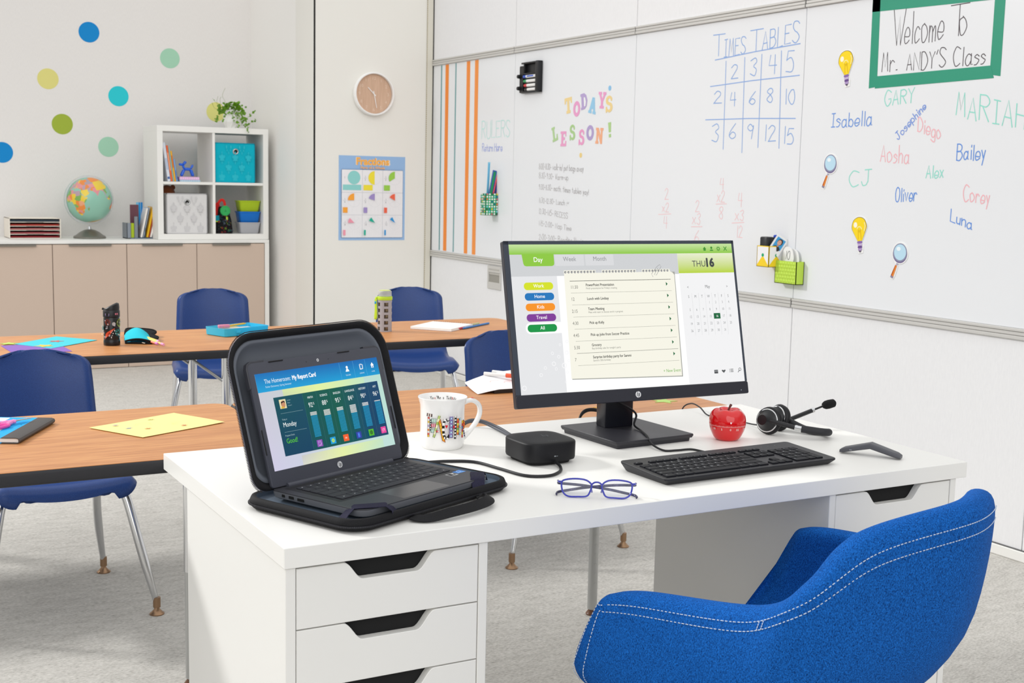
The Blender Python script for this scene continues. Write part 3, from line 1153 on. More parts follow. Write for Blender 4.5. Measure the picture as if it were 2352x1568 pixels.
def magnifier(y, z, label):
    a_ = Art(0.0002)
    a_.disc(0.010, 0.028, 0.037, '#6f5f8f', 28)
    a_.disc(0.010, 0.032, 0.036, '#8f93ad', 28)
    a_.disc(0.010, 0.033, 0.031, '#bfe1f3', 26)
    a_.disc(0.002, 0.046, 0.011, '#eef8fd', 18, 0.008)
    a_.poly([(-0.004, -0.008), (0.003, -0.010), (-0.002, -0.020), (-0.009, -0.018)], '#b8b5c9')
    a_.poly([(-0.010, -0.017), (-0.001, -0.020), (-0.018, -0.064), (-0.030, -0.058)], '#ee8b34')
    a_.poly([(-0.010, -0.017), (-0.007, -0.018), (-0.025, -0.061), (-0.030, -0.058)], '#b8591a')
    a_.poly([(-0.030, -0.058), (-0.017, -0.064), (-0.021, -0.071), (-0.033, -0.066)], '#8c86a3')
    out = [(0.010 + 0.042 * math.cos(R(q)), 0.030 + 0.043 * math.sin(R(q))) for q in range(-110, 235, 12)] + [(-0.013, -0.014), (-0.037, -0.060), (-0.036, -0.072), (-0.020, -0.076), (-0.010, -0.060), (0.004, -0.020)]
    return flat_on_wall('magnifying_glass_cutout', [(y - p[0], z + p[1]) for p in out], '#f6f6f5', label, 'cutout', 'magnifying glass cut-outs on the near whiteboard', 0.002, _shift(a_, y, z, out))


magnifier(2.160, 1.368, 'magnifying glass cut-out left of the teal initials, below the name at upper left')
magnifier(1.750, 1.024, 'magnifying glass cut-out lowest on the board, right of the low light bulb')

# green tape frame of the welcome sign
t = thing('tape_border', 'dark green tape frame around the handwritten welcome words', 'frame', (WX, 1.64, 1.87))
for nm, q in (('tape_strip', [(1.958, 1.694), (1.915, 1.698), (1.921, 2.046), (1.962, 2.046)]), ('tape_strip', [(1.369, 1.712), (1.322, 1.704), (1.322, 2.046), (1.368, 2.046)]),
              ('tape_strip', [(1.925, 1.692), (1.350, 1.699), (1.366, 1.744), (1.925, 1.739)]), ('tape_strip', [(1.962, 1.990), (1.322, 1.972), (1.322, 2.0465), (1.962, 2.0465)])):
    m = MB()
    k = 0.0006 if q[0][0] < 1.95 and q[0][0] > 1.9 else 0.0003
    m.M = Matrix(((0, 0, -1, 0), (-1, 0, 0, 0), (0, 1, 0, 0), (0, 0, 0, 1)))
    m.prism([(-(y - 1.64), z - 1.87) for y, z in q], 0.0002, 0.0004 + k)
    m.build(nm, mat('green_tape', '#0e9474', 0.5, bump=0.05, bscale=60), t, smooth=0)

# ------------------------------------------------------------------ things fixed to the boards
t = thing('marker_holder', 'black wall tray for markers on the whiteboard', 'holder', (WX, 4.64, 1.895))
m = MB()
m.box((-0.006, -0.122, -0.088), (0, 0.088, 0.088), 0.004)
m.box((-0.034, -0.122, -0.088), (0, -0.092, 0.088), 0.004)
m.box((-0.024, -0.122, 0.078), (0, 0.088, 0.088), 0.003)
m.box((-0.024, -0.122, -0.088), (0, 0.088, -0.078), 0.003)
m.box((-0.026, -0.100, 0.018), (0, 0.055, 0.025), 0.002)
m.box((-0.026, 0.048, 0.018), (0, 0.056, 0.085), 0.002)
m.build('tray', black_pl, t)
m = MB()
m.prism([(p[0], p[1]) for p in rrect(0.082, -0.084, 0.124, 0.070, 0.008)], 0, 1)
vs = [(-0.012 if v[2] > 0.5 else 0.0, v[0], v[1]) for v in m.v]
m.v = vs
m.build('side_flange', black_pl, t, fix=True)
for z_ in (-0.058, 0.010):
    m = MB()
    m.cyl((-0.012, 0.118, z_), (-0.030, 0.118, z_), 0.013, 16, 0.010)
    m.build('knob', black_pl, t)
for i, (z_, col, lab) in enumerate(((0.006, '#1b55c9', 'white marker with blue cap, top of the four in the wall tray'), (-0.020, '#109b58', 'white marker with green cap in the wall tray'), (-0.045, '#dc2330', 'white marker with red cap in the wall tray'), (-0.069, '#1a1a1c', 'white marker with black cap, lowest in the wall tray'))):
    t = thing('dry_erase_marker', lab, 'marker', (WX - 0.018, 4.64, 1.895 + z_), group='markers in the wall tray')
    m = MB()
    m.tube([(0, -0.086, 0), (0, 0.030 - 0.006 * i, 0)], 0.0088, 14)
    m.build('barrel', mat('marker_white', '#f1f0ee', 0.35), t)
    m = MB()
    m.tube([(0, 0.030 - 0.006 * i, 0), (0, 0.062 - 0.006 * i, 0), (0, 0.068 - 0.006 * i, 0)], [0.0094, 0.0086, 0.005], 14, col=col)
    m.tube([(0, -0.086, 0), (0, -0.093, 0)], 0.0075, 14, col=col)
    if i == 0:
        m.box((-0.0096, -0.060, -0.003), (-0.007, 0.012, 0.0045), col='#2d5fd0')
    m.build('cap', plastic_col, t)

# wall socket plate
t = thing('wall_outlet', 'grey recessed outlet box low on the right wall below the rail', 'outlet', (WX, 5.042, 0.705))
m = MB()
for a_, c_ in (((-0.008, -0.086, -0.072), (0, 0.086, -0.030)), ((-0.008, -0.086, 0.030), (0, 0.086, 0.072)), ((-0.008, -0.086, -0.030), (0, -0.070, 0.030)), ((-0.008, 0.070, -0.030), (0, 0.086, 0.030))):
    m.box(a_, c_, 0.002, 1)
m.build('frame', rail_grey, t)
m = MB()
m.box((-0.002, -0.070, -0.030), (0, 0.070, 0.030))
m.build('recess', mat('recess_grey', '#9b9890', 0.6), t)
m = MB()
m.box((-0.006, -0.068, 0.016), (-0.002, 0.068, 0.029), 0.001)
m.box((-0.010, -0.066, 0.046), (-0.008, 0.066, 0.054), 0.001)
m.build('flap', mat('flap_grey', '#b8b5ae', 0.5), t)


def open_box(m, x0, y0, z0, x1, y1, z1, th, col=None, back=True):
    m.box((x0, y0, z0), (x1, y1, z0 + th), col=col)
    m.box((x0, y0, z0), (x0 + th, y1, z1), col=col)
    m.box((x1 - th, y0, z0), (x1, y1, z1), col=col)
    m.box((x0, y0, z0), (x1, y0 + th, z1), col=col)
    m.box((x0, y1 - th, z0), (x1, y1, z1), col=col)


# spotted holder with rulers
t = thing('ruler_holder', 'green spotted box holding rulers on the whiteboard', 'holder', (3.012, 5.025, 1.088))
m = MB()
open_box(m, 0, 0, 0, 0.0815, 0.07, 0.132, 0.002, '#35ae76')
dots = ['#f5f5f2', '#f5f5f2', '#f3d23f', '#f5f5f2', '#ef7d4d', '#f5f5f2', '#3f5a4a', '#f5f5f2', '#f5f5f2', '#8fd6e6', '#e06d84', '#f5f5f2', '#f5f5f2', '#2d6f96']
a_ = Art()
rnd = random.Random(3)
for i in range(5):
    for j in range(9):
        a_.disc(0.009 + i * 0.0165, 0.008 + j * 0.0150, 0.0056, dots[(i * 5 + j * 3 + (i * j) % 4) % len(dots)], 12)
a_.mesh(plane_fn((0, -0.0002, 0), (1, 0, 0), (0, 0, 1)), m)
a_ = Art()
for i in range(4):
    for j in range(9):
        a_.disc(0.009 + i * 0.0175, 0.008 + j * 0.0150, 0.0056, dots[(i * 3 + j * 5 + 2) % len(dots)], 12)
a_.mesh(plane_fn((-0.0002, 0.07, 0), (0, -1, 0), (0, 0, 1)), m)
m.build('box', print_mat, t, smooth=0)
for (x0, x1, y_, z1, cols, lab, tk) in (
        ((0.030), (0.052), 0.020, 0.275, ('#1b4fa8', '#149653'), 'blue and green ruler standing in the spotted box', 0.19),
        ((0.055), (0.078), 0.016, 0.272, ('#e0373f', '#22307d'), 'red and navy ruler standing in the spotted box', 0.23),
        ((0.040), (0.050), 0.040, 0.320, ('#8fd0ea', '#5fb4dd'), 'pale blue thin ruler sticking out highest of the spotted box', 0.04)):
    m = MB()
    w_ = x1 - x0
    wid = 0.030 if w_ > 0.015 else 0.016
    m.box((-wid / 2, -0.0012, 0), (wid / 2, 0.0012, z1), 0.0005, 1, col=cols[0])
    m.box((-wid * 0.22, -0.0016, 0.004), (wid * 0.28, 0.0016, z1 - 0.008), 0.0003, 1, col=cols[1])
    for k in range(22):
        m.box((-wid / 2 + 0.0005, -0.00135, 0.14 + k * 0.006), (-wid / 2 + (0.005 if k % 5 else 0.0075), -0.0012, 0.1407 + k * 0.006), col='#d8e4f4')
    o_ = m.build('ruler', plastic_col, smooth=0)
    o_.location = (3.012 + 0.018 + (x0 - 0.030) * 0.85, 5.025 + y_, 1.0905)
    o_.rotation_euler = (0, tk, 0)
    tag(o_, lab, 'ruler', 'rulers in the spotted box')

# yellow and white box with eraser and photo card
t = thing('wall_bin', 'yellow and white patterned box holding an eraser on the whiteboard', 'box', (3.0095, 2.410, 0.953))
m = MB()
open_box(m, 0, 0, 0, 0.084, 0.079, 0.091, 0.002, '#fbd733')
for fn, wd in ((plane_fn((-0.0002, 0.079, 0), (0, -1, 0), (0, 0, 1)), 0.079), (plane_fn((0, -0.0002, 0), (1, 0, 0), (0, 0, 1)), 0.084)):
    a_ = Art()
    a_.rect(0.004, 0.006, wd - 0.004, 0.087, '#f3f2f4')
    a_.poly([(0.003, 0.004), (wd - 0.003, 0.004), (wd - 0.003, 0.008), (wd / 2, 0.050), (0.003, 0.008)], '#fad52f')
    a_.disc(wd / 2, 0.051, 0.0078, '#17a768', 16)
    a_.mesh(fn, m)
m.build('box', print_mat, t, smooth=0)
t = thing('whiteboard_eraser', 'black eraser block in the yellow and white box', 'eraser', (3.030, 2.452, 0.957))
m = MB()
m.box((-0.018, -0.020, 0), (0.024, 0.026, 0.126), 0.006)
m.build('handle', black_pl, t)
m = MB()
m.box((0.0245, -0.020, 0), (0.034, 0.026, 0.124), 0.002)
m.build('felt_pad', rubber, t)
t = thing('dry_erase_marker', 'marker with blue cap behind the eraser in the yellow box', 'marker', (3.078, 2.452, 0.957))
m = MB(); m.cyl((0, 0, 0), (0, 0, 0.105), 0.008, 14); m.build('barrel', MATS['marker_white'], t)
m = MB(); m.tube([(0, 0, 0.105), (0, 0, 0.130), (0, 0, 0.134)], [0.0095, 0.009, 0.005], 14, col='#2148c0'); m.build('cap', plastic_col, t)
a_ = Art()
a_.rect(-0.021, -0.030, 0.021, 0.020, '#3aa0dc')
a_.poly(circle(0.000, -0.028, 0.017, 18, 0.012), '#2a2422')
a_.disc(0.001, 0.003, 0.0125, '#2b1d1b', 20, 0.0145)
a_.disc(-0.001, 0.000, 0.0095, '#e3ac95', 20, 0.0118)
a_.rect(-0.004, -0.020, 0.003, -0.009, '#c98f77')
a_.disc(-0.0045, 0.002, 0.0012, '#3b2a26', 8)
a_.disc(0.003, 0.002, 0.0012, '#3b2a26', 8)
m = MB()
m.box((-0.029, -0.055, -0.0006), (0.029, 0.030, 0.0), col='#f6f6f6')
a_.mesh(lambda u, v, l: (u, v, l), m)
o_ = m.build('photo_card', gloss_print, smooth=0)
o_.matrix_world = Matrix.Translation((3.062, 2.405, 1.0585)) @ Matrix(((0.93, 0, -0.36, 0), (-0.36, 0, -0.93, 0), (0, 1, 0, 0), (0, 0, 0, 1))) @ Matrix.Rotation(R(-32), 4, 'Z')
tag(o_, 'photo card with blue background standing tilted in the yellow box', 'photo')

# lime box with number cards
t = thing('wall_bin', 'lime green embossed box holding number cards on the whiteboard', 'box', (3.0500, 2.278, 0.886))
m = MB()
open_box(m, 0, 0, 0, 0.0435, 0.136, 0.098, 0.003)
rows = 6
for i in range(8):
    for j in range(rows):
        y_ = 0.010 + i * 0.0166 + (0.008 if j % 2 else 0)
        if y_ < 0.130:
            m.ball((0.0005, y_, 0.012 + j * 0.015), (0.0022, 0.0078, 0.007), 10, 6)
m.build('box', mat('lime_plastic', '#bfe04d', 0.4), t, smooth=40)
for k, (dx, dy_, dz_, s, lab) in enumerate(((0.006, 0.080, 0.148, '10', 'white rounded card with the number 10 in the lime box'), (0.018, 0.058, 0.140, '8', 'plain white rounded card behind the number 10 card'))):
    m = MB()
    P_ = [(q.x, q.y) for q in smooth_path([(-0.030, -0.09, 0), (0.030, -0.09, 0), (0.031, -0.03, 0), (0.036, 0.0, 0), (0.024, 0.034, 0), (-0.004, 0.046, 0), (-0.028, 0.036, 0), (-0.034, 0.0, 0), (-0.031, -0.03, 0)], 4, True)]
    m.prism(P_, -0.0005, 0.0005, col='#f5f5f4')
    if k == 0:
        a_ = Art()
        a_.hand('10', -0.016, -0.008, 0.026, 0.034, '#6b6a6c', pen=0.0026, wob=0.02, slant=0.12)
        a_.text('8', -0.006, -0.042, 0.022, '#7d7c7e')
        a_.mesh(lambda u, v, l: (u, v, 0.0005 + l), m)
    o_ = m.build('number_card', print_mat, smooth=0)
    o_.matrix_world = Matrix.Translation((3.0500 + 0.016 + dx, 2.278 + dy_, 0.886 + dz_ - 0.035)) @ Matrix(((0, 0, -1, 0), (-1, 0, 0, 0), (0, 1, 0, 0), (0, 0, 0, 1)))
    tag(o_, lab, 'card', 'number cards in the lime box')
# ================================================================== COLUMN: clock and poster
t = thing('wall_clock', 'round white rimmed clock with pale wooden face on the column', 'clock', (2.658, 5.96, 1.842))
m = MB()
m.M = Matrix.Rotation(R(90), 4, 'X')
m.lathe([(0.108, 0.0), (0.136, 0.0), (0.140, 0.006), (0.140, 0.034), (0.136, 0.040), (0.129, 0.040), (0.1275, 0.036), (0.1275, 0.019)], 64, caps=False)
m.build('rim', mat('clock_white', '#f3f2f0', 0.35), t)
m = MB()
m.M = Matrix.Rotation(R(90), 4, 'X')
m.lathe([(0.0, 0.0), (0.127, 0.0), (0.127, 0.018), (0.0, 0.018)], 64)
m.build('dial', mat_fibre('pale_clock_wood', [(0.3, '#c9a68c'), (0.7, '#d9b89f')], scale=(14, 1, 1), nscale=7, rough=0.45, bump=0.0), t, smooth=30)
a_ = Art()
for k in range(12):
    a = R(90 - 30 * (k + 1))
    a_.text(str(k + 1), 0.100 * math.cos(a), 0.100 * math.sin(a) - 0.010, 0.020, '#e6cfbb', 'C', bold=-0.012)
fc = plane_fn((0, -0.0183, 0), (1, 0, 0), (0, 0, 1))
a_.mesh(fc).build('numerals', print_mat, t, smooth=0)
for nm, ang, ln, w_, y_ in (('hour_hand', 90 - 30 * 10.45, 0.058, 0.006, -0.022), ('minute_hand', 90 - 6 * 28, 0.092, 0.005, -0.025)):
    m = MB()
    a = R(ang)
    d = Vector((math.cos(a), 0, math.sin(a)))
    n_ = Vector((-math.sin(a), 0, math.cos(a))) * w_
    p0, p1 = d * -0.018, d * ln
    pts = [p0 - n_ / 2, p1 - n_ / 3, p1 + n_ / 3, p0 + n_ / 2]
    m.loft([[(p.x, y_, p.z) for p in pts], [(p.x, y_ - 0.0015, p.z) for p in pts]])
    m.build(nm, MATS['clock_white'], t, smooth=0)

# fractions poster
PW, PH = 0.470, 0.550
a_ = Art(0.00015)
a_.rect(0, 0, PW, PH, '#9cc0e8')
for k in range(24):
    a_.rect(0, 0.462 + k * 0.0036, PW, 0.4632 + k * 0.0036, '#92b8e4', up=(k == 0))
a_.text('Fractions', PW / 2 + 0.002, 0.493, 0.046, '#fbe7d0', 'C', bold=0.16, sx=1.0)
a_.text('Fractions', PW / 2, 0.4945, 0.044, '#fbb64e', 'C', bold=0.10, sx=1.0)
a_.text('Parts of a Whole', PW / 2, 0.4665, 0.017, '#f7c08a', 'C', bold=0.10, sx=1.02)
a_.rr(0.017, 0.017, PW - 0.017, 0.4605, 0.006, '#5d6f96')
a_.rr(0.0185, 0.0185, PW - 0.0185, 0.459, 0.005, '#efeef0')
cw = (PW - 0.037) / 3
chh = (0.459 - 0.0185) / 3
for k in (1, 2):
    a_.rect(0.0185 + cw * k - 0.0007, 0.0185, 0.0185 + cw * k + 0.0007, 0.459, '#a9adb6')
    a_.rect(0.0185, 0.0185 + chh * k - 0.0007, PW - 0.0185, 0.0185 + chh * k + 0.0007, '#a9adb6')
fr = [(1, '#8fd3cf'), (2, '#f3e139'), (3, '#9bcf4b'), (4, '#faa634'), (5, '#a18fc9'), (6, '#f0674a'), (8, '#ef9aae'), (10, '#12b096'), (12, '#1a93d6')]
for i, (n_, col) in enumerate(fr):
    x0 = 0.0185 + cw * (i % 3)
    y0 = 0.459 - chh * (i // 3 + 1)
    cx, cy, r_ = x0 + cw * 0.59, y0 + chh * 0.655, cw * 0.305
    a_.ring(cx, cy, r_ - 0.0008, r_, '#d9d9dd', 40)
    if n_ == 1:
        a_.disc(cx, cy, r_, col, 40)
    else:
        for k in range(n_):
            a = R(90 + 360 / n_ * k)
            a_.stroke([(cx, cy), (cx + r_ * math.cos(a), cy + r_ * math.sin(a))], 0.0007, '#dadade')
        st_ = 90 if n_ < 8 else (135 if n_ == 8 else (126 if n_ == 10 else 120))
        a_.poly([(cx, cy)] + circle(cx, cy, r_, 20, a0=st_, a1=st_ + 360 / n_), col)
    bx0, bx1, by0, by1 = x0 + cw * 0.05, x0 + cw * 0.94, y0 + chh * 0.10, y0 + chh * 0.34
    for k in range(n_ + 1):
        q = bx0 + (bx1 - bx0) * k / n_
        a_.rect(q - 0.0003, by0, q + 0.0003, by1, '#dcdce0', up=(k == 0))
    a_.rect(bx0, by0, bx0 + (bx1 - bx0) / n_, by1, col)
    if n_ == 1:
        a_.text('1', x0 + cw * 0.13, cy - 0.006, 0.013, '#a2a2a8', 'C')
    else:
        a_.text('1', x0 + cw * 0.13, cy + 0.002, 0.011, '#8d8d94', 'C')
        a_.rect(x0 + cw * 0.06, cy - 0.0022, x0 + cw * 0.20, cy - 0.0012, '#8d8d94')
        a_.text(str(n_), x0 + cw * 0.13, cy - 0.017, 0.011, '#8d8d94', 'C')
m = MB()
m.box((0, -0.0008, 0), (PW, 0, PH), col='#9cc0e8')
a_.mesh(plane_fn((0, -0.0008, 0), (1, 0, 0), (0, 0, 1)), m)
o_ = m.build('poster', gloss_print, smooth=0)
o_.location = (2.425, 5.9595, 0.891)
tag(o_, 'blue bordered fractions poster on the column below the clock', 'poster')

# ================================================================== BACK WALL: dots
for x, z, col, lab in ((1.155, 2.253, '#0a86cc', 'bright blue wall dot, highest one on the back wall'), (1.708, 2.112, '#a3d1b6', 'mint green wall dot high on the right, above the potted plant'),
                       (0.878, 1.922, '#ddd683', 'pale yellow wall dot at the upper left'), (1.346, 1.829, '#2bc8d3', 'turquoise wall dot left of the potted plant'),
                       (0.965, 1.621, '#9eb13d', 'olive green wall dot left of the turquoise one'), (1.271, 1.476, '#a2d0b5', 'mint green wall dot above the globe, left of the cube shelf'),
                       (0.572, 1.417, '#0a86cc', 'bright blue wall dot cut by the left edge of the photo'), (2.037, 1.751, '#e0dc86', 'pale yellow wall dot partly hidden by the potted plant')):
    m = MB()
    m.M = Matrix.Rotation(R(90), 4, 'X')
    m.prism(circle(0, 0, 0.0695, 56), 0, 0.0008, col=col)
    o_ = m.build('wall_dot', print_mat, smooth=0)
    o_.location = (x, 7.3998, z)
    tag(o_, lab, 'wall decal', 'round dots on the back wall')

# ================================================================== CABINETS UNDER THE BACK WALL
CY = 6.80
CT = 0.853
b = MB()
b.box((-1.6, CY, 0.831), (2.236, 7.398, CT), 0.0015, 1)
tag(b.build('countertop', white_paint, smooth=0), 'long white countertop over the beige cabinets along the back wall', 'countertop')
for i, (x0, x1, lab) in enumerate(((0.311, 0.782, 'beige base cabinet at the left edge of the photo, under the letter tray'), (0.782, 1.254, 'beige base cabinet under the globe'),
                                   (1.254, 1.724, 'beige base cabinet under the small book rack'), (1.724, 2.203, 'beige base cabinet at the right end under the cube shelf'))):
    t = thing('base_cabinet', lab, 'cabinet', ((x0 + x1) / 2, CY, 0), group='beige base cabinets along the back wall')
    w = x1 - x0
    m = MB()
    m.box((-w / 2 + 0.001, 0.021, 0.0), (w / 2 - 0.001, 0.585, 0.8305))
    m.build('carcass', mat('carcass_brown', '#8d7663', 0.6), t, smooth=0)
    m = MB()
    m.box((-w / 2 + 0.002, 0.0, 0.003), (w / 2 - 0.002, 0.0195, 0.826), 0.0012, 1)
    d_ = m.build('door', beige_door, t, smooth=0)
    m = MB()
    m.box((-0.135, -0.014, 0.8265), (0.135, 0.018, 0.8295), 0.0008, 1)
    m.box((-0.135, -0.014, 0.816), (0.135, -0.0115, 0.8295), 0.0008, 1)
    h_ = m.build('handle', handle_grey, d_, smooth=0)
b = MB()
b.box((2.2045, CY, 0), (2.236, 7.39, 0.8305), 0.0012, 1)
tag(b.build('end_panel', white_paint, smooth=0), 'white upright end panel right of the beige cabinets', 'panel')

# ================================================================== CUBE SHELF
SX0, SX1, SY0, SY1, SZ0, SZ1 = 1.474, 2.246, 6.842, 7.232, 0.854, 1.620
t = thing('cube_shelf', 'white four cube shelf standing on the countertop', 'shelf', ((SX0 + SX1) / 2, SY0, SZ0))
W2 = (SX1 - SX0) / 2
HH = SZ1 - SZ0
for nm, a_, c_ in (('top_panel', (-W2, 0, HH - 0.038), (W2, 0.39, HH)), ('bottom_panel', (-W2, 0, 0), (W2, 0.39, 0.038)), ('side_panel', (-W2, 0, 0.038), (-W2 + 0.038, 0.39, HH - 0.038)), ('side_panel', (W2 - 0.038, 0, 0.038), (W2, 0.39, HH - 0.038)),
                   ('divider', (-0.009, 0.004, 0.038), (0.009, 0.386, HH - 0.038)), ('shelf_board', (-W2 + 0.038, 0.004, HH / 2 - 0.009), (-0.009, 0.386, HH / 2 + 0.009)), ('shelf_board', (0.009, 0.004, HH / 2 - 0.009), (W2 - 0.038, 0.386, HH / 2 + 0.009))):
    m = MB()
    m.box(a_, c_, 0.001, 1)
    m.build(nm, white_paint, t, smooth=0)
Z_LOW = SZ0 + 0.038
Z_MID = SZ0 + HH / 2 + 0.009


def storage_bin(x0, x1, y0, dep, z0, h, base, edge, pat, label, eye_x):
    t = thing('storage_bin', label, 'storage box', ((x0 + x1) / 2, y0, z0 + 0.0005), group='fabric bins in the cube shelf')
    w = x1 - x0
    m = MB()
    th = 0.006
    for a_, c_ in (((-w / 2, 0, 0), (w / 2, th, h)), ((-w / 2, dep - th, 0), (w / 2, dep, h)), ((-w / 2, 0, 0), (-w / 2 + th, dep, h)), ((w / 2 - th, 0, 0), (w / 2, dep, h)), ((-w / 2, 0, 0), (w / 2, dep, th))):
        m.box(a_, c_, 0.002, 1, col=base)
    e = 0.007
    for a_, c_ in (((-w / 2 - 0.0006, -0.0006, h - e), (w / 2 + 0.0006, 0.0, h + 0.0008)), ((-w / 2 - 0.0006, -0.0006, 0), (w / 2 + 0.0006, 0.0, e * 0.6)), ((-w / 2 - 0.0008, -0.0006, 0), (-w / 2 + e * 0.7, 0, h)), ((w / 2 - e * 0.7, -0.0006, 0), (w / 2 + 0.0008, 0, h))):
        m.box(a_, c_, col=edge)
    a_ = Art()
    k = 0
    for j in range(4):
        for i in range(-2, 3):
            cx = (i + (0.5 if j % 2 else 0)) * w * 0.33
            cz = 0.035 + j * (h - 0.07) / 3
            for dx, dz, r, ry in ((0, 0, 0.013, 0.024), (0.016, 0.006, 0.006, 0.012), (-0.016, 0.006, 0.006, 0.012), (0.012, -0.016, 0.004, 0.008), (-0.012, -0.016, 0.004, 0.008), (0, 0.034, 0.004, 0.010), (0, -0.034, 0.004, 0.010)):
                if abs(cx + dx) + r < w / 2 - 0.012 and 0.01 < cz + dz - ry and cz + dz + ry < h - 0.012:
                    a_.disc(cx + dx, cz + dz, r, pat, 12, ry)
    a_.mesh(plane_fn((0, -0.0003, 0), (1, 0, 0), (0, 0, 1)), m)
    m.build('body', cloth_col, t, smooth=0)
    m = MB()
    m.M = Matrix.Translation((eye_x - (x0 + x1) / 2, 0, h * 0.785)) @ Matrix.Rotation(R(90), 4, 'X')
    m.lathe([(0.0125, 0.0005), (0.0125, 0.004), (0.016, 0.006), (0.020, 0.004), (0.022, 0.0005)], 28, caps=False)
    m.build('eyelet', steel, t)
    m = MB()
    m.M = Matrix.Translation((eye_x - (x0 + x1) / 2, 0, h * 0.785)) @ Matrix.Rotation(R(90), 4, 'X')
    m.prism(circle(0, 0, 0.0126, 24), 0.0004, 0.0010)
    m.build('finger_hole', dark_gap, t, smooth=0)
    return t


storage_bin(1.874, 2.157, 6.868, 0.33, Z_MID, 0.272, '#12b3c9', '#0e94ad', '#2fbdd0', 'turquoise patterned fabric bin in the upper right cube', 2.020)
storage_bin(1.540, 1.818, 6.875, 0.33, Z_LOW, 0.274, '#dddcdc', '#b9b8ba', '#d0cfd0', 'light grey patterned fabric bin in the lower left cube', 1.680)

# brown toy poking out of the grey bin
t = thing('plush_toy', 'brown plush toy poking out behind the grey bin', 'toy', (1.585, 7.02, Z_LOW + 0.008))
m = MB()
m.ball((0, 0, 0.10), (0.062, 0.055, 0.10), 20, 14)
m.ball((-0.005, 0, 0.255), (0.056, 0.050, 0.066), 20, 14)
m.ball((0.018, -0.040, 0.240), (0.030, 0.026, 0.022), 14, 8)
m.build('body', mat('brown_plush', '#8a4a26', 0.95, bump=1.0, bscale=500, sheen=0.3), t, smooth=180)
for s in (-1, 1):
    m = MB()
    m.ball((-0.005 + s * 0.040, 0, 0.305), (0.018, 0.010, 0.018), 14, 8)
    m.build('ear', MATS['brown_plush'], t, smooth=180)


def book(name, w, d, h, cover, pages, loc, label, group, tilt=0.0, art=None, cat='book', yaw=0.0):
    """upright book: w thick, d deep (y), h high; spine to the front"""
    t = thing(name, label, cat, loc, group=group, rot=(0, tilt, yaw))
    m = MB()
    c = 0.0018
    m.box((-w / 2, 0, 0), (-w / 2 + c, d, h), 0.0005, 1, col=cover)
    m.box((w / 2 - c, 0, 0), (w / 2, d, h), 0.0005, 1, col=cover)
    m.box((-w / 2, 0, 0), (w / 2, c, h), 0.0005, 1, col=cover)
    if art:
        art.mesh(plane_fn((0, -0.0002, 0), (1, 0, 0), (0, 0, 1)), m)
    m.build('cover', gloss_print, t, smooth=0)
    m = MB()
    m.box((-w / 2 + c, c, 0.003), (w / 2 - c, d - 0.003, h - 0.003))
    m.build('pages', paper_white, t, smooth=0)
    return t


def spine(w, h, cols):
    a_ = Art()
    for (z0, z1, c) in cols:
        a_.rect(-w * 0.34, z0 * h, w * 0.34, z1 * h, c)
    return a_


g = 'books leaning in the upper left cube'
xb = 1.521
for w, h, d, cover, cols, lab, k in (
        (0.021, 0.262, 0.19, '#dfe4ef', [(0.06, 0.12, '#3a63a8'), (0.3, 0.6, '#b9c6dd')], 'pale blue white book, leftmost and tallest in the upper left cube', 0),
        (0.014, 0.242, 0.18, '#ec6a3a', [(0.3, 0.8, '#f4a27a')], 'orange book second from the left in the upper left cube', 1),
        (0.009, 0.226, 0.18, '#9ecbc0', [], 'thin grey green book between the orange and the yellow ones', 2),
        (0.012, 0.206, 0.17, '#f4b52a', [(0.45, 0.85, '#e0772d')], 'yellow book leaning in the upper left cube', 3),
        (0.012, 0.152, 0.16, '#7fa6d9', [(0.1, 0.5, '#5d88c6')], 'short light blue book at the right of the leaning row', 4)):
    ww = w
    book('book', w, d, h, cover, None, (1.5600 + (0, 0.0182, 0.0303, 0.0413, 0.0537)[k], 6.875, Z_MID + 0.0015), lab, g, tilt=-R(7.5), art=spine(w, h, cols))

# small boxes and balloon dog
for nm, z0, h, x0, x1, c1, pat, lab in (('gift_box', Z_MID + 0.0004, 0.013, 1.632, 1.772, '#b8d2e2', '#9fc0d6', 'flat pale blue box under the pink one in the upper left cube'), ('gift_box', Z_MID + 0.0138, 0.020, 1.630, 1.765, '#e7b7df', '#f1d6ec', 'flat pink patterned box carrying the balloon dog')):
    m = MB()
    w = x1 - x0
    m.box((-w / 2, 0, 0), (w / 2, 0.09, h), 0.001, 1, col=c1)
    a_ = Art()
    for i in range(9):
        a_.rect(-w / 2 + 0.006 + i * w / 9, h * 0.25, -w / 2 + 0.006 + i * w / 9 + w / 22, h * 0.75, pat, up=(i == 0))
    a_.mesh(plane_fn((0, -0.0002, 0), (1, 0, 0), (0, 0, 1)), m)
    o_ = m.build(nm, gloss_print, smooth=0)
    o_.location = ((x0 + x1) / 2, 6.868, z0)
    tag(o_, lab, 'box', 'flat boxes in the upper left cube')
m = MB()


def sausage(m, a, c, r, n=12):
    A, B_ = Vector(a), Vector(c)
    pts, rs = [], []
    for k in range(13):
        t_ = k / 12
        pts.append(A.lerp(B_, t_))
        e = min(t_, 1 - t_) * 6
        rs.append(r * math.sin(min(1, e) * PI / 2) * 0.88 + r * 0.12)
    m.tube(pts, rs, n)


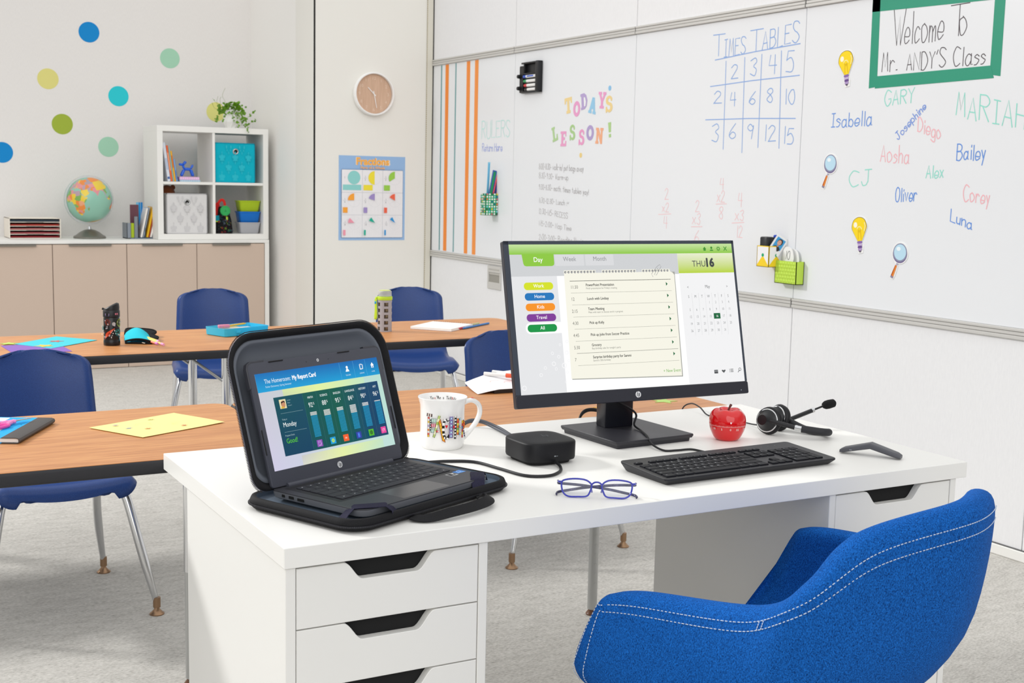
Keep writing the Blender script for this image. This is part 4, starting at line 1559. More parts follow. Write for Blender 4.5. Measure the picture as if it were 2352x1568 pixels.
sausage(m, (-0.020, 0, 0.052), (0.026, 0, 0.050), 0.0105)            # body
for dx, dy in ((-0.022, -0.008), (-0.020, 0.009)):
    sausage(m, (dx + 0.002, dy * 0.6, 0.050), (dx - 0.020, dy, 0.002), 0.0105)
for dx, dy in ((0.026, -0.008), (0.027, 0.009)):
    sausage(m, (dx - 0.002, dy * 0.6, 0.050), (dx + 0.015, dy, 0.002), 0.0105)
sausage(m, (-0.020, 0, 0.052), (-0.028, 0, 0.080), 0.008)
sausage(m, (-0.026, 0, 0.080), (-0.056, 0, 0.084), 0.0085)
for dy in (-0.008, 0.008):
    sausage(m, (-0.026, dy * 0.3, 0.080), (-0.008, dy, 0.104), 0.0090)
sausage(m, (0.026, 0, 0.054), (0.041, 0, 0.082), 0.0075)
o_ = m.build('balloon_dog', mat('glossy_blue', '#1560d8', 0.25, coat=0.4), smooth=180)
o_.location = (1.690, 6.905, Z_MID + 0.0345)
tag(o_, 'glossy blue balloon dog figurine on the pink box', 'figurine')

# ------------------------------------------------------------------ backpack with green cap
t = thing('small_backpack', 'small black patterned backpack with red handle in the lower right cube', 'bag', (1.942, 6.90, Z_LOW + 0.0005))
m = MB()
loops = []
for z, w, d in ((0, 0.062, 0.045), (0.012, 0.066, 0.050), (0.09, 0.060, 0.048), (0.15, 0.046, 0.040), (0.178, 0.036, 0.030), (0.186, 0.026, 0.020)):
    loops.append([(p[0] + 0.006 * (1 - z / 0.186), p[1] + 0.05, z) for p in rrect(-w, -d, w, d, d * 0.6, 5)])
m.loft(loops, col='#1d1c20')
rnd = random.Random(11)
a_ = Art(0.0004)
for k in range(80):
    x, z = rnd.uniform(-0.05, 0.05), rnd.uniform(0.008, 0.145)
    if abs(x) < 0.055 - z * 0.12:
        a_.disc(x, z, rnd.uniform(0.0015, 0.0045) if k % 4 else rnd.uniform(0.006, 0.010), rnd.choice(['#5d2028', '#24524a', '#5f7430', '#2c3a43', '#47515a', '#6e3328', '#1c343c']), 8)
a_.mesh(lambda u, v, l: (u + 0.006 * (1 - v / 0.186), 0.05 - (0.0485 if v < 0.09 else 0.0485 - (v - 0.09) * 0.155) - l - 0.0004, v), m)
m.build('body', cloth_col, t, smooth=60)
m = MB()
m.tube(smooth_path([(-0.045, 0.02, 0.12), (-0.046, 0.02, 0.175), (-0.024, 0.02, 0.222), (0.000, 0.02, 0.232), (0.014, 0.02, 0.205), (0.010, 0.02, 0.17)], 6), 0.01, 10, flat=(0.009, 0.004), col='#d8322c')
m.tube(smooth_path([(-0.052, 0.016, 0.10), (-0.054, 0.016, 0.15), (-0.046, 0.016, 0.19), (-0.03, 0.016, 0.205)], 5), 0.01, 8, flat=(0.016, 0.003), col='#c22a28')
m.build('handle', cloth_col, t, smooth=60)
m = MB()
m.box((-0.062, -0.002, 0.08), (-0.030, 0.008, 0.125), 0.004, col='#1790a3')
m.box((-0.062, -0.003, 0.080), (-0.032, -0.001, 0.088), 0.0005, 1, col='#b5d437')
m.build('side_pocket', cloth_col, t, smooth=0)
m = MB()
m.M = Matrix.Translation((0.008, 0.004, 0.158)) @ Matrix.Rotation(R(90), 4, 'X')
m.lathe([(0, 0), (0.034, 0), (0.036, 0.004), (0.036, 0.016), (0.033, 0.020), (0.029, 0.0205), (0.027, 0.018), (0, 0.018)], 32, col='#2aa856')
a_ = Art()
a_.poly([(-0.008, -0.010), (0.010, -0.006), (0, 0.012)], '#1d8c46')
a_.mesh(lambda u, v, l: (u, v, 0.0182 + l), m)
m.build('green_cap', plastic_col, t)
m = MB()
m.box((0.014, -0.009, 0.092), (0.028, 0.0, 0.122), 0.005, col='#b7d93e')
m.build('tag', plastic_col, t)

# ------------------------------------------------------------------ stacked tubs
for k, (col, lab) in enumerate((('#d2d3d8', 'clear frosted tub at the bottom of the stack in the lower right cube'), ('#1c78d6', 'blue plastic tub in the middle of the stack'), ('#c6e032', 'lime green plastic tub on top of the stack'))):
    z0 = Z_LOW + 0.0006 + k * 0.0755
    m = MB()
    lo, hi = 0.065, 0.0765
    H_ = 0.078
    f = lambda s, z: [(p[0], p[1], z) for p in rrect(-s, -s * 0.8, s, s * 0.8, 0.016, 4)]
    m.loft([f(lo - 0.003, 0), f(lo, 0.003), f(hi - 0.002, H_ - 0.008), f(hi + 0.002, H_ - 0.007), f(hi + 0.002, H_), f(hi - 0.002, H_), f(lo - 0.003, 0.0045)], True, True)
    tub = mat('tub_plastic_%d' % k, col, 0.25, trans=0.35 if k != 1 else 0.15, ior=1.3)
    o_ = m.build('storage_tub', tub, smooth=40)
    o_.location = (2.127, 6.945, z0)
    tag(o_, lab, 'container', 'stacked tubs in the lower right cube')

# ------------------------------------------------------------------ trailing plant in a white pot
t = thing('potted_plant', 'trailing green plant in a white faceted pot on top of the cube shelf', 'plant', (2.030, 6.985, SZ1 + 0.0004))
m = MB()
fac = 9
lp = []
for z, r, ph in ((0, 0.040, 0), (0.045, 0.062, 0.5), (0.09, 0.060, 0), (0.128, 0.050, 0.5), (0.128, 0.045, 0.5), (0.10, 0.050, 0)):
    lp.append([(r * math.cos(2 * PI * (i + ph) / fac), r * math.sin(2 * PI * (i + ph) / fac), z) for i in range(fac)])
m.loft(lp, True, True)
m.build('pot', mat('white_ceramic', '#f0efec', 0.4), t, smooth=0)
leafm = mat_fibre('leaf_green', [(0.25, '#4d7a12'), (0.6, '#6d9c1c'), (0.85, '#93bb38')], nscale=30, rough=0.45, bump=0.0, spec=0.4)
rnd = random.Random(5)
ml, mv = MB(), MB()


def leaf(m, p, d, s):
    """small round leaf, cupped along its midrib"""
    d = Vector(d).normalized()
    side = d.cross(Vector((rnd.uniform(-.4, .4), -1, rnd.uniform(-.2, .9)))).normalized()
    n_ = side.cross(d).normalized()
    P_ = Vector(p)
    rim = []
    for k in range(10):
        a = 2 * PI * k / 10
        rim.append(P_ + d * (s * (1 + math.cos(a))) + side * (s * 0.95 * math.sin(a)) + n_ * (abs(math.sin(a)) * s * 0.18))
    c = P_ + d * s
    m.add([c] + rim, [[0, 1 + k, 1 + (k + 1) % 10] for k in range(10)])


for k in range(190):
    a = rnd.uniform(0, 2 * PI)
    r_ = rnd.uniform(0.01, 0.085)
    p = Vector((r_ * math.cos(a) * 1.08, r_ * math.sin(a) * 0.8, 0.125 + rnd.uniform(-0.005, 0.06) * (1 - r_ * 5)))
    if r_ > 0.055:
        p.z -= rnd.uniform(0, 0.035)
    leaf(ml, p, (math.cos(a) * 0.8, math.sin(a) * 0.8, rnd.uniform(-0.4, 0.9)), rnd.uniform(0.007, 0.0125))
vines = [[(-0.03, -0.02, 0.13), (-0.06, -0.03, 0.19), (-0.075, -0.03, 0.225), (-0.055, -0.03, 0.275)], [(-0.04, -0.02, 0.13), (-0.08, -0.03, 0.16), (-0.092, -0.03, 0.19), (-0.084, -0.03, 0.215)],
         [(-0.04, -0.03, 0.13), (-0.10, -0.04, 0.15), (-0.118, -0.04, 0.18), (-0.108, -0.04, 0.215)], [(-0.05, -0.03, 0.12), (-0.115, -0.04, 0.165), (-0.148, -0.04, 0.20)], [(-0.05, -0.03, 0.12), (-0.13, -0.05, 0.13), (-0.155, -0.05, 0.17)],
         [(-0.05, -0.03, 0.12), (-0.10, -0.05, 0.10), (-0.128, -0.05, 0.06), (-0.12, -0.05, 0.04)], [(-0.03, -0.05, 0.12), (-0.07, -0.08, 0.09), (-0.095, -0.08, 0.045)], [(0.04, -0.02, 0.12), (0.08, -0.03, 0.075), (0.115, -0.03, 0.09), (0.155, -0.03, 0.13)],
         [(0.02, -0.05, 0.12), (0.05, -0.08, 0.03), (0.08, -0.085, 0.022), (0.12, -0.08, 0.05), (0.15, -0.08, 0.06)], [(0.02, -0.06, 0.12), (0.055, -0.10, 0.07), (0.062, -0.165, 0.01), (0.064, -0.168, -0.035)],
         [(0.0, -0.06, 0.12), (0.01, -0.09, 0.06), (0.02, -0.09, 0.01)], [(-0.02, -0.06, 0.12), (-0.02, -0.09, 0.08), (-0.015, -0.09, 0.045)], [(0.03, -0.05, 0.12), (0.06, -0.075, 0.08), (0.066, -0.08, 0.05)], [(0.01, -0.05, 0.125), (0.035, -0.09, 0.075), (0.04, -0.095, 0.02)]]
for vi, v_ in enumerate(vines):
    pts = smooth_path(v_, 7)
    mv.tube(pts, 0.0009, 5)
    for k in range(2, len(pts), 2 if vi > 4 else 5):
        if vi < 5 and k < len(pts) - 3 and k > 6:
            continue
        dd = (rnd.uniform(-1, 1), rnd.uniform(-1, 0.2), rnd.uniform(-0.7, 0.7))
        leaf(ml, pts[k], dd, rnd.uniform(0.006, 0.0105) * (0.6 if vi < 5 else 1))
ml.build('foliage', leafm, t, smooth=180)
mv.build('vines', mat('vine_stem', '#7e8a4d', 0.6), t, smooth=180)

# ------------------------------------------------------------------ globe
GX, GY, GR = 1.072, 7.085, 0.151
GZC = CT + 0.258
t = thing('globe', 'desk globe with clear ring on a grey domed foot on the countertop', 'globe', (GX, GY, CT + 0.0005))
m = MB()
m.lathe([(0.104, 0), (0.106, 0.003), (0.106, 0.010), (0.100, 0.016), (0.088, 0.022), (0.060, 0.044), (0.036, 0.056), (0.014, 0.061)], 48)
m.build('foot', mat('grey_metallic_foot', '#86847c', 0.35, metal=0.6), t)
m = MB()
m.tube([(-0.009, 0, 0.056), (-0.006, 0, 0.076), (0, 0, 0.084), (0.006, 0, 0.076), (0.009, 0, 0.056)], 0.0045, 12)
m.lathe([(0.010, 0.058), (0.008, 0.074), (0.004, 0.084)], 18)
m.build('bracket', steel, t)
m = MB()
view = Vector((-1.69, -8.9, 0.19)).normalized()
rot = Matrix.Rotation(math.atan2(view.y, view.x), 3, 'Z')
nseg = 72
for (ri, ro, wd) in ((GR + 0.004, GR + 0.015, 0.007),):
    vs = []
    for i in range(nseg):
        a = 2 * PI * i / nseg
        for r_, y_ in ((ri, -wd), (ro, -wd), (ro, wd), (ri, wd)):
            vs.append((r_ * math.cos(a), y_, 0.258 + r_ * math.sin(a)))
    fs = []
    for i in range(nseg):
        j = (i + 1) % nseg
        for k in range(4):
            fs.append([i * 4 + k, i * 4 + (k + 1) % 4, j * 4 + (k + 1) % 4, j * 4 + k])
    m.M = Matrix.Rotation(R(8), 4, 'Z')
    m.add(vs, fs)
m.build('meridian_ring', mat('clear_acrylic', '#eef0f2', 0.12, trans=0.75, ior=1.2), t, smooth=50)

AFR = [(-17, 15), (-16, 21), (-10, 29), (-6, 35.5), (10, 37), (11, 33.5), (20, 31), (32, 31), (37, 21), (43, 12), (51, 11.5), (47, 4), (40, -4), (40, -15), (35, -20), (32, -28), (26, -34), (19, -34.5), (15, -27), (12, -17), (13, -6), (9, 1), (9, 4.5), (4, 6), (-8, 4.5), (-13, 9)]
EUR = [(-9, 37), (-9, 43), (-2, 44), (-4, 48), (3, 51), (8, 54), (8, 57), (6, 60), (12, 66), (20, 70), (30, 71), (42, 67), (60, 69), (80, 73), (105, 77), (140, 73), (178, 69), (178, 64), (160, 60), (155, 52), (142, 54), (140, 48), (130, 42), (126, 35), (122, 40), (118, 38), (122, 30), (112, 21), (108, 21), (109, 12), (104, 9), (100, 13), (103, 2), (99, 8), (97, 17), (91, 22), (86, 20), (80, 14), (77, 8), (73, 18), (67, 25), (57, 26), (50, 30), (57, 24), (59, 22), (52, 16), (44, 12.5), (39, 21), (35, 28), (36, 36), (27, 37), (28, 41), (23, 38), (19, 42), (13, 45), (18, 40), (15, 38), (8, 44), (0, 39), (-5, 36)]
AUS = [(114, -22), (122, -18), (130, -12), (136, -12), (136, -17), (142, -11), (146, -19), (153, -26), (150, -37), (143, -39), (136, -34), (129, -32), (116, -35)]
MAD = [(44, -25), (44, -17), (49.5, -12), (50, -16), (47, -25)]
IND = [(95, 5), (106, -6), (119, -9), (119, -3), (117, 5), (109, 1), (100, 2)]
ANT = [(-180, -72), (-60, -70), (0, -69), (60, -67), (120, -66), (180, -72), (180, -91), (-180, -91)]
GRL = [(-55, 60), (-45, 60), (-22, 70), (-20, 80), (-60, 82), (-70, 77)]
SAM = [(-80, 8), (-60, 10), (-50, 0), (-35, -6), (-40, -22), (-55, -35), (-66, -55), (-74, -50), (-70, -18), (-81, -5)]
UK = [(-5, 50), (1, 51), (-2, 58), (-6, 58)]
JAP = [(131, 32), (140, 36), (142, 44), (136, 36)]


def inside(poly, x, y):
    c = False
    n_ = len(poly)
    j = n_ - 1
    for i in range(n_):
        xi, yi = poly[i]
        xj, yj = poly[j]
        if (yi > y) != (yj > y) and x < (xj - xi) * (y - yi) / (yj - yi) + xi:
            c = not c
        j = i
    return c


rnd = random.Random(21)
PAL = ['#e9c73c', '#e98b3e', '#dd9394', '#7fae5c', '#b59aa6', '#e6a37c', '#e8c94a', '#e28a43']
seeds = [(rnd.uniform(-180, 180), rnd.uniform(-60, 75), rnd.choice(PAL)) for _ in range(190)]
seeds += [(rnd.uniform(-18, 52), rnd.uniform(-35, 37), rnd.choice(PAL)) for _ in range(42)]
LANDS = [AFR, EUR, AUS, MAD, IND, ANT, GRL, SAM, UK, JAP]
BOXES = [(min(p[0] for p in l_), max(p[0] for p in l_), min(p[1] for p in l_), max(p[1] for p in l_)) for l_ in LANDS]


def geo_col(lo, la):
    for l_, bx in zip(LANDS, BOXES):
        if bx[0] <= lo <= bx[1] and bx[2] <= la <= bx[3] and inside(l_, lo, la):
            if l_ is ANT:
                return '#d8b56a'
            if l_ is EUR and la > 55 and 28 < lo < 60:
                return '#e98b3e'
            if l_ is EUR and la > 50 and lo > 75:
                return '#e98b3e'
            if l_ is EUR and 46 < la and 50 < lo <= 80:
                return '#a99aa2'
            if l_ is EUR and 23 < la < 50 and 78 < lo < 125:
                return '#e6c740'
            if l_ is EUR and 7 < la < 31 and 68 < lo < 90:
                return '#dd8f95'
            if l_ is EUR and 14 < la < 31 and 36 < lo < 56:
                return '#e8cb45'
            return min(seeds, key=lambda s: (s[0] - lo) ** 2 + 1.3 * (s[1] - la) ** 2)[2]
    return '#8fc2ae' if (abs(lo) < 400) else '#8fc2ae'


m = MB()
tiltM = Matrix.Rotation(R(-12), 3, 'Y')
LON0 = 52.0
az = math.atan2(view.y, view.x)
NU, NV = 220, 110
vs = []
for j in range(NV + 1):
    la = R(-90 + 180 * j / NV)
    for i in range(NU):
        lo = R(-180 + 360 * i / NU - LON0) + az
        p = tiltM @ Vector((GR * math.cos(la) * math.cos(lo), GR * math.cos(la) * math.sin(lo), GR * math.sin(la)))
        vs.append((p.x, p.y, p.z + 0.258))
o0 = 0
m.v = vs
for j in range(NV):
    for i in range(NU):
        i2 = (i + 1) % NU
        m.f.append([j * NU + i, j * NU + i2, (j + 1) * NU + i2, (j + 1) * NU + i])
        lo, la = -180 + 360 * (i + .5) / NU, -90 + 180 * (j + .5) / NV
        dl = (lo - LON0 + 180) % 360 - 180
        m.c.append(lin(geo_col(lo, la)) if abs(dl) < 110 else lin('#8fc2ae'))
        m.mi.append(0)
m.build('sphere', mat_col('globe_print', 0.3, 0.45), t, smooth=180)

# ------------------------------------------------------------------ letter tray
t = thing('letter_tray', 'cream letter tray stack with dark red folders at the left of the countertop', 'tray', (0.722, 7.075, CT + 0.0004))
m = MB()
TW, TD, TH = 0.163, 0.24, 0.134
m.box((-TW, 0, 0), (-TW + 0.006, TD, TH), 0.001, 1)
m.box((TW - 0.006, 0, 0), (TW, TD, TH), 0.001, 1)
m.box((-TW, TD - 0.005, 0), (TW, TD, TH), 0.001, 1)
m.box((-TW, 0, TH - 0.004), (TW, TD, TH), 0.001, 1)
m.box((-TW, 0, 0), (TW, TD, 0.004), 0.001, 1)
m.build('frame', mat('cream_plastic', '#efe7da', 0.5), t, smooth=0)
for k in range(4):
    z = 0.0265 + k * 0.0265
    m = MB()
    m.prism([(-TW + 0.006, 0.0), (-0.055, 0.0), (-0.048, 0.018), (0.048, 0.018), (0.055, 0.0), (TW - 0.006, 0.0), (TW - 0.006, TD - 0.006), (-TW + 0.006, TD - 0.006)], z, z + 0.0035)
    m.build('shelf', MATS['cream_plastic'], t, smooth=0)
for k, (col, lab) in enumerate((('#8e2a30', 'dark red folder in the lowest slot of the letter tray'), ('#a04a50', 'dusty red folder in the second slot of the letter tray'), ('#ad6c6a', 'pale red folder in the third slot of the letter tray'), ('#a8382e', 'red folder in the fourth slot of the letter tray'), ('#34424f', 'dark blue grey folder in the top slot of the letter tray'))):
    z = (0.0045 if k == 0 else 0.0265 * k + 0.004)
    m = MB()
    m.box((-TW + 0.009, 0.012, 0), (TW - 0.009, TD - 0.012, 0.010 if k < 4 else 0.013), 0.002, 1, col=col)
    o_ = m.build('folder', print_mat, smooth=0)
    o_.location = (0.722, 7.075, CT + 0.0004 + z)
    tag(o_, lab, 'folder', 'folders in the letter tray')

# ------------------------------------------------------------------ book rack
t = thing('book_rack', 'grey stepped book rack beside the cube shelf', 'rack', (1.300, 6.995, CT + 0.0004))
m = MB()
for a_, c_, col in (((0, 0, 0), (0.190, 0.14, 0.006), '#5f7186'), ((0.0, 0, 0), (0.026, 0.006, 0.107), '#868e98'), ((0.0, 0, 0), (0.004, 0.14, 0.107), '#7c8590'), ((0.052, 0.006, 0), (0.078, 0.012, 0.150), '#7f868e'), ((0.074, 0.006, 0), (0.078, 0.14, 0.150), '#6f7a86'), ((0.121, 0.002, 0), (0.124, 0.14, 0.09), '#60707f'), ((0.186, 0.002, 0), (0.190, 0.14, 0.06), '#3d4650')):
    m.box(a_, c_, 0.0008, 1, col=col)
m.build('frame', plastic_col, t, smooth=0)
g = 'books in the grey rack'
book('notebook', 0.023, 0.11, 0.098, '#a9bf1c', None, (1.300 + 0.0393, 7.003, CT + 0.007), 'short lime green notebook in the grey rack', g, cat='notebook')
m = MB()
m.box((-0.029, 0, 0), (0.029, 0.003, 0.222), 0.0006, 1, col='#6d4650')
o_ = m.build('folder', print_mat, smooth=0)
o_.location = (1.300 + 0.079 - 0.008, 7.085, CT + 0.0075)
tag(o_, 'plum coloured folder standing at the back of the grey rack', 'folder', g)
for x, w, h, cov, tl, lab in ((0.0975, 0.0145, 0.203, '#f1ece6', 12, 'white book leaning in the middle of the grey rack'), (0.1115, 0.007, 0.208, '#a9b7c9', 12, 'thin grey blue book behind the leaning white one'), (0.137, 0.015, 0.212, '#eab40e', 12, 'yellow book leaning in the grey rack'), (0.150, 0.006, 0.205, '#e05f36', 12, 'thin orange book right of the yellow one'), (0.161, 0.0135, 0.196, '#f4efe9', 13.5, 'white book at the right end of the grey rack')):
    book('book', w, 0.13, h, cov, None, (1.300 + x, 7.000, CT + 0.0098), lab, g, tilt=R(tl))
m = MB()
for i, c in enumerate(('#6cc0e8', '#1f96d8', '#1580c8')):
    m.box((-0.022 + i * 0.015, 0, 0), (-0.009 + i * 0.015, 0.001, 0.238), col=c)
o_ = m.build('index_tabs', print_mat, smooth=0)
o_.location = (1.300 + 0.112, 7.105, CT + 0.0075)
tag(o_, 'blue index tabs showing above the plum folder', 'tabs', g)
# ================================================================== TEACHER DESK
DL, DD = 1.51, 0.75
b = MB()
b.box((0, 0, DZ - 0.0335), (DL, DD, DZ), 0.0012, 2)
tag(b.build('desk_top', white_lam, smooth=0), 'white teacher desk top carrying the laptop and monitor', 'desk top')
DU_H = DZ - 0.0342


def drawer_unit(x0, label):
    t = thing('drawer_unit', label, 'drawer unit', (x0, 0.004, 0), group='drawer units under the desk top')
    w, d, h = 0.356, 0.578, DU_H
    m = MB()
    m.box((0, 0, 0), (0.0165, d, h), 0.001, 1)
    m.box((w - 0.0165, 0, 0), (w, d, h), 0.001, 1)
    m.box((0.0165, d - 0.010, 0.0), (w - 0.0165, d, h), 0.001, 1)
    m.box((0.0165, 0.022, h - 0.008), (w - 0.0165, d - 0.010, h))
    m.box((0.0165, 0.016, 0.0), (w - 0.0165, d - 0.010, 0.086), 0.001, 1)
    m.build('carcass', white_paint, t, smooth=0)
    fh = (h - 0.004 - 0.088) / 6
    cx = w / 2
    for k in range(6):
        z1 = h - 0.003 - k * fh
        z0 = z1 - fh + 0.0022
        hw, dp = 0.081, 0.030
        notch = [(cx + hw, z1)]
        for q in range(1, 8):
            s = q / 8
            notch.append((cx + hw - 0.034 * s, z1 - dp * (0.5 - 0.5 * math.cos(PI * s))))
        notch.append((cx + hw - 0.034, z1 - dp))
        lft = [(2 * cx - p[0], p[1]) for p in notch][::-1]
        poly = [(0.0180, z0), (w - 0.0180, z0), (w - 0.0180, z1)] + notch + lft + [(0.0180, z1)]
        m = MB()
        m.M = Matrix(((1, 0, 0, 0), (0, 0, -1, 0.0185), (0, 1, 0, 0), (0, 0, 0, 1)))
        m.prism(poly, 0.0, 0.0175, 0.0009, 1)
        dr = m.build('drawer_front', white_paint, t, smooth=0)
        m = MB()
        m.box((0.020, 0.0192, z0 + 0.004), (w - 0.020, d - 0.016, z1 - 0.001))  # solid block coloured near black, for the shade inside the drawer
        m.build('drawer_box', mat('drawer_inside_shade', '#1a1a1a', 0.9), dr, smooth=0)
    return t


du = drawer_unit(0.0035, 'white six drawer unit under the left end of the desk, its drawers facing the camera')
dup(du, (1.1275, 0.004, 0), 0, 'white six drawer unit under the right end of the desk, behind the blue armchair')

# ================================================================== STUDENT TABLES
TL, TD_ = 1.218, 0.608


def table_proto(label):
    t = thing('student_table', label, 'table', group='wood topped student tables')
    m = MB()
    o_ = rrect(0, 0, TL, TD_, 0.045, 6)
    m.prism(o_, TZ - 0.0300, TZ - 0.0008, 0.006, 3)
    m.build('edge_band', black_edge, t, smooth=50)
    m = MB()
    m.prism(rrect(0.0045, 0.0045, TL - 0.0045, TD_ - 0.0045, 0.041, 6), TZ - 0.004, TZ, 0.0006, 1)
    m.build('laminate_top', wood_top, t, smooth=0)
    for sx in (0.118, TL - 0.118):
        for sy in (0.085, TD_ - 0.085):
            m = MB()
            m.tube([(sx, sy, 0.30), (sx, sy, TZ - 0.030)], 0.0165, 18)
            lg = m.build('leg', chrome, t)
            m = MB()
            m.tube([(sx, sy, 0.018), (sx, sy, 0.32)], 0.0148, 18)
            for k in range(6):
                m.cyl((sx, sy - 0.0145, 0.10 + k * 0.03), (sx, sy - 0.0152, 0.10 + k * 0.03), 0.004, 10)
            m.build('sleeve', leg_grey, lg)
            m = MB()
            m.lathe([(0.018, 0), (0.019, 0.004), (0.012, 0.014), (0.012, 0.02)], 18, (sx, sy, 0))
            m.build('foot', glide_brown, lg)
            m = MB()
            inw = 0.13 if sx < TL / 2 else -0.13
            m.tube([(sx, sy, TZ - 0.13), (sx + inw, sy, TZ - 0.031)], 0.005, 8)
            m.tube([(sx - inw * 0.4, sy, TZ - 0.031), (sx, sy, TZ - 0.09)], 0.005, 8)
            m.build('brace', steel, lg)
    m = MB()
    for sx in (0.118, TL - 0.118):
        m.box((sx - 0.02, 0.06, TZ - 0.036), (sx + 0.02, TD_ - 0.06, TZ - 0.0302), 0.001, 1)
    m.build('leg_bracket', black_edge, t, smooth=0)
    return t


NT, FT = 0.766, 2.352     # front edges of the two rows
tb = table_proto('student table right behind the desk, on the left, with the yellow drawing on it')
tb.location = (0.314 - TL, NT, 0)
dup(tb, (0.317, NT, 0), 0, 'student table right behind the desk, on the right, half hidden by the monitor')
dup(tb, (0.750 - TL, FT, 0), 0, 'student table of the far row on the left, with the black tumbler on it')
dup(tb, (0.748 - 2 * TL, FT, 0), 0, 'student table of the far row at the far left, out of view, added for its shadow')  # unseen table, added for the shadow it casts on the carpet
dup(tb, (0.753, FT, 0), 0, 'student table of the far row on the right, with the grey water bottle on it')

# ================================================================== NAVY SCHOOL CHAIRS


def school_chair(label):
    t = thing('school_chair', label, 'chair', group='navy plastic school chairs')
    prof = smooth_path([(-0.238, 0.372, 0), (-0.236, 0.394, 0), (-0.215, 0.410, 0), (-0.12, 0.414, 0), (0.02, 0.402, 0), (0.105, 0.404, 0), (0.150, 0.424, 0), (0.176, 0.470, 0), (0.190, 0.55, 0), (0.206, 0.65, 0), (0.226, 0.748, 0)], 6)
    Ls = [0]
    for i in range(1, len(prof)):
        Ls.append(Ls[-1] + (prof[i] - prof[i - 1]).length)
    T_ = Ls[-1]

    def at(s):
        s = max(0, min(T_, s))
        for i in range(1, len(Ls)):
            if s <= Ls[i] + 1e-9:
                f = (s - Ls[i - 1]) / max(1e-9, Ls[i] - Ls[i - 1])
                return prof[i - 1].lerp(prof[i], f)
        return prof[-1]
    ss = [T_ * (0.5 - 0.5 * math.cos(PI * k / 46)) for k in range(47)]
    NXs = 25
    m = MB()

    def half(s):
        seat = 0.196
        back = 0.176 - 0.016 * max(0, (s - 0.50) / 0.36)
        k = min(1, max(0, (s - 0.36) / 0.16))
        w = seat * (1 - k) + back * k
        d0 = s / 0.055
        if d0 < 1:
            w -= 0.055 * (1 - math.sqrt(max(0, 1 - (1 - d0) ** 2)))
        d1 = (T_ - s) / 0.050
        if d1 < 1:
            w -= 0.062 * (1 - math.sqrt(max(0, 1 - (1 - d1) ** 2)))
        return w
    vs = []
    for s in ss:
        p = at(s)
        w = half(s)
        k = min(1, max(0, (s - 0.36) / 0.16))
        for i in range(NXs):
            u = -1 + 2 * i / (NXs - 1)
            x = w * math.sin(u * PI / 2) * 1.0 if False else w * u
            cup = u * u
            edge = max(0, (abs(u) - 0.86) / 0.14) ** 2
            y = p.x - k * 0.034 * cup + k * 0.016 * edge
            z = p.y + (1 - k) * (0.016 * cup - 0.024 * edge) - (k * 0.020 * u * u * max(0, 1 - (T_ - s) / 0.10))
            vs.append((x, y, z))
    fs = [[j * NXs + i, j * NXs + i + 1, (j + 1) * NXs + i + 1, (j + 1) * NXs + i] for j in range(len(ss) - 1) for i in range(NXs - 1)]
    m.add(vs, fs)
    sh = m.build('seat_shell', navy, t, smooth=180)
    so = sh.modifiers.new('thickness', 'SOLIDIFY')
    so.thickness = 0.008
    so.offset = 0
    for sx in (-1, 1):
        for sy in (-1, 1):
            m = MB()
            fx, fy = (0.246, -0.240) if sy < 0 else (0.205, 0.238)
            tx = 0.160
            pts = smooth_path([(sx * fx, sy * abs(fy), 0.034), (sx * (fx * 0.55 + tx * 0.45), sy * (abs(fy) * 0.6 + 0.19 * 0.4), 0.20), (sx * (tx + 0.016), sy * 0.192, 0.345), (sx * (tx + 0.004), sy * 0.176, 0.374), (sx * tx, sy * 0.14, 0.385), (sx * tx, sy * 0.07, 0.388), (sx * tx, 0, 0.388)], 7)
            m.tube(pts, [0.0085 + 0.005 * min(1, max(0, (p.z - 0.034) / 0.12)) for p in pts], 14)
            lg = m.build('leg', chrome, t, smooth=180)
            m = MB()
            m.lathe([(0.0110, 0.022), (0.0110, 0.052)], 16, (sx * fx, sy * abs(fy), 0))
            m.lathe([(0.021, 0.0), (0.022, 0.003), (0.016, 0.008), (0.009, 0.016), (0.007, 0.024)], 18, (sx * fx, sy * abs(fy), 0))
            m.build('glide', glide_brass, lg)
    m = MB()
    for y in (-0.13, 0.12):
        m.tube([(-0.160, y, 0.386), (0.160, y, 0.386)], 0.009, 10)
    m.build('cross_bar', chrome, t)
    return t


ch = school_chair('navy school chair at the left edge, behind the near table, one chrome leg in view')
ch.location = (-0.010, 2.085, 0)
ch.rotation_euler = (0, 0, R(2))
dup(ch, (1.640, 2.060, 0), R(6), 'navy school chair directly behind the monitor left edge, by the near table')
dup(ch, (1.060, 4.060, 0), R(-13), 'navy school chair in the back, right of the black tumbler, by the far table')
dup(ch, (2.020, 3.900, 0), R(-18), 'navy school chair in the back beside the grey and lime water bottle')

# ================================================================== BLUE ARMCHAIR
denim = mat_weave('blue_upholstery', '#042c66', '#2176d8', 900)
thread = mat('white_thread', '#cfdcec', 0.8)
t = thing('office_armchair', 'blue woven tub armchair with white stitching in front of the desk', 'armchair', (0.822, -0.210, 0), R(17))
# half outlines from the arm tip to the middle of the back: upper rim and lower edge
RIM = [(0.297, 0.150, 0.632), (0.283, 0.084, 0.650), (0.259, -0.117, 0.672), (0.266, -0.200, 0.728), (0.200, -0.250, 0.802)]
LOW = [(0.268, 0.245, 0.440), (0.280, 0.090, 0.425), (0.270, -0.070, 0.425), (0.228, -0.150, 0.440), (0.150, -0.205, 0.455)]


def mirrored(half, mid):
    left = [(-p[0], p[1], p[2]) for p in half]
    return smooth_path(left + [mid] + half[::-1], 8)


